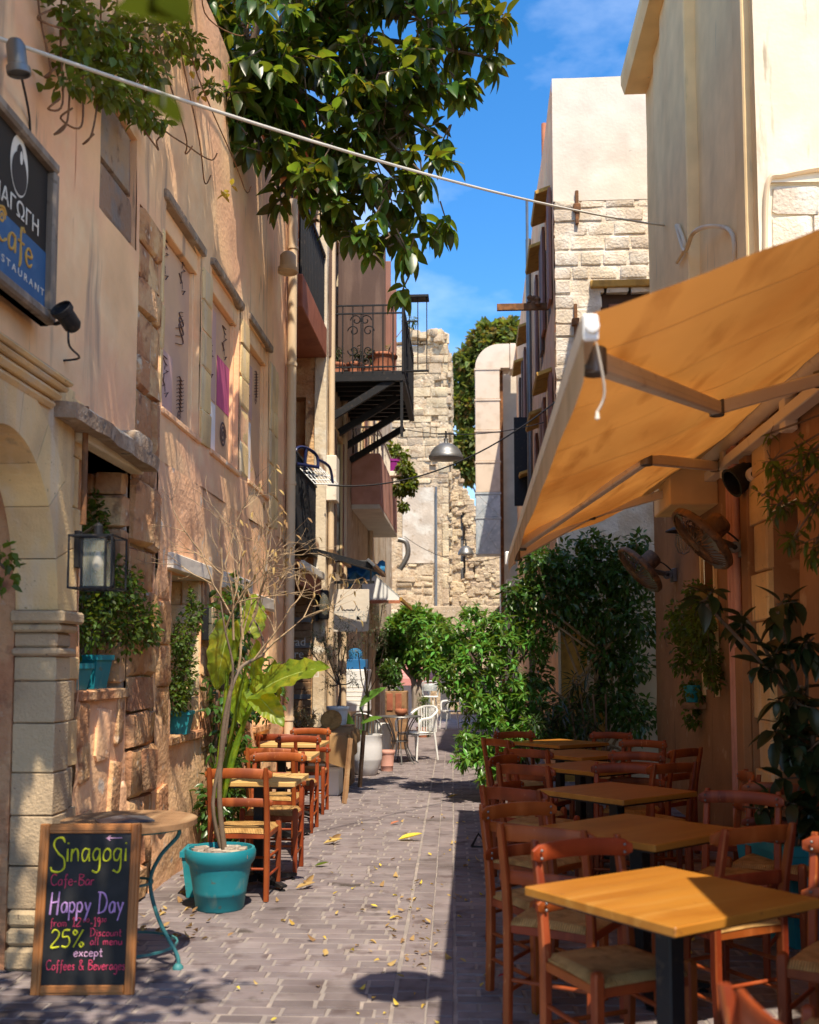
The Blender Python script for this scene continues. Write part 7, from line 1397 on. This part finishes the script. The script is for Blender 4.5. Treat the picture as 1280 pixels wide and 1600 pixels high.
# balcony plants, pots, clothes rack and blue chair
for (px, py, r, h, l) in ((527, 573, .11, .2, 'small terracotta pot at the left end of the iron balcony'), (554, 573, .12, .2, 'second small terracotta pot on the iron balcony, spiky plant in it'), (574, 573, .09, .15, 'smallest terracotta pot on the iron balcony beside the big tub')):
    p = ony(px, py, 15.2); pot('balcony_pot', l, (p.x, 15.25, iz + .022), r, r * .75, h, m_terra, 'pots on the iron balcony'); s = thing('succulent', l.replace('terracotta pot', 'spiky plant in a pot').replace(', spiky plant in it', '').replace('smallest spiky', 'smallest spiky'), 'plant', (p.x, 15.25, iz + h)); foliage(s, whorls(rs2, [(p.x, 15.25, iz + h + .15, (.1, .1, .14))], 12, 7, .1, stem=.03), LS_thin + LS_long, m_olive, 40)
p = ony(600, 573, 15.4); pot('terracotta_tub', 'big ribbed terracotta tub at the right end of the iron balcony', (p.x - .02, 15.4, iz + .022), .21, .17, .36, m_terra)
BS = thing('balcony_shrub', 'wispy yellow green shrub on the iron balcony behind the leaves', 'plant', ony(585, 480, 16)); foliage(BS, whorls(rs2, [GB(585, 425, 12, 16), GB(640, 500, 12, 18), GB(600, 545, 10, 16)], 40, 7, .12, stem=.05), LS_thin, m_basil, 60); b = MB(); [b.tube([ony(595, 560, 16), ony(x, y, yy)], .01, 4) for x, y, yy in ((585, 425, 16), (640, 500, 18), (600, 545, 16))]; b.build('stems', m_bark, BS)
BLC = thing('blue_folding_chair', 'dark blue plastic chair hung over the barred balcony rail', 'chair', (BALX, 12.9, BALT)); b = MB(); b.tube(curve([ony(461, 730, 12.7), ony(463, 702, 12.7), ony(478, 700, 12.9), ony(495, 712, 13.1), ony(497, 732, 13.1)]), .022, 6); b.tube([ony(478, 700, 12.9), ony(476, 735, 12.9)], .022, 6); b.tube([ony(464, 725, 12.7), ony(497, 730, 13.1)], .022, 6); b.tube(curve([ony(497, 718, 13.1), ony(515, 730, 13.4), ony(520, 755, 13.5)]), .02, 6); b.build('frame', flat('blue plastic dark', (.015, .02, .07), .35), BLC, 60)
DK = thing('drying_rack', 'white wire clothes drying rack hanging outside the barred balcony', 'drying rack', (BALX, 13.2, BALT)); b = MB()
for k in range(9): f = k / 8; b.tube([ony(465 + 25 * f, 728 + 2 * f, 12.9).lerp(ony(500, 730, 13.6), f), ony(492 + 36 * f, 756, 12.9 + .7 * f)], .006, 4)
for k in range(5): f = k / 4; b.tube([ony(465 + 27 * f, 728 + 28 * f, 12.9), ony(502 + 26 * f, 731 + 26 * f, 13.6)], .007, 4)
b.build('wires', m_whitepl, DK)
PP = thing('purple_pot', 'magenta flower pot with trailing yellow green leaves on the salmon balcony rail', 'plant pot', ony(613, 732, 21)); p = ony(613, 738, 20.4); b = MB(); b.lathe([(.12, 0), (.15, .2), (.16, .2), (.16, .24), (.14, .24)], 16, p); b.build('pot', flat('magenta plastic', (.30, .03, .25), .4), PP, 50); b = MB(); b.box(p + Vector((-.2, -.15, -.1)), p + Vector((.2, .15, 0)), .01); b.build('tray', m_offwh, PP)
TV = thing('trailing_vine', 'yellow green creeper trailing down from the salmon balcony', 'climber', ony(630, 720, 20)); foliage(TV, scatter(rs2, [GB(622, 712, 14, 20.6), GB(632, 735, 16, 20.4), GB(640, 760, 12, 20.4), GB(625, 765, 10, 20.4), GB(630, 790, 8, 20.4), GB(612, 700, 9, 20.6), GB(645, 750, 8, 20.4)], 1300, .09, .6), LS_small, m_vine, 200); b = MB(); [b.tube(curve([ony(612, 735, 20.4), ony(625, 715, 20.4), ony(x, y, 20.4)]), .012, 4) for x, y in ((640, 755), (632, 735), (628, 790))]; b.build('stems', m_bark, TV)
AP = thing('angled_pipe', 'angled metal drain elbow on the wall above the white awning', 'pipe', ony(635, 870, 24)); b = MB(); b.tube(curve([ony(622, 843, 24), ony(635, 848, 24), ony(637, 868, 24), ony(625, 890, 24)], 4), .06, 8); b.build('pipe', m_grey, AP, 60)
WG = thing('air_conditioner', 'grey slatted equipment box in the dark gap beside the awning end', 'air conditioner', ony(805, 930, 24)); a = ony(792, 905, 23); c = ony(822, 950, 23); MB().box((a.x, 23, c.z), (WX - .02, 23.5, a.z), .01).build('body', m_offwh, WG); [MB().box((a.x + .02, 22.985, c.z + .05 + .09 * k), (WX - .04, 22.999, c.z + .09 + .09 * k)).build('louvre', m_grey, WG) for k in range(5)]
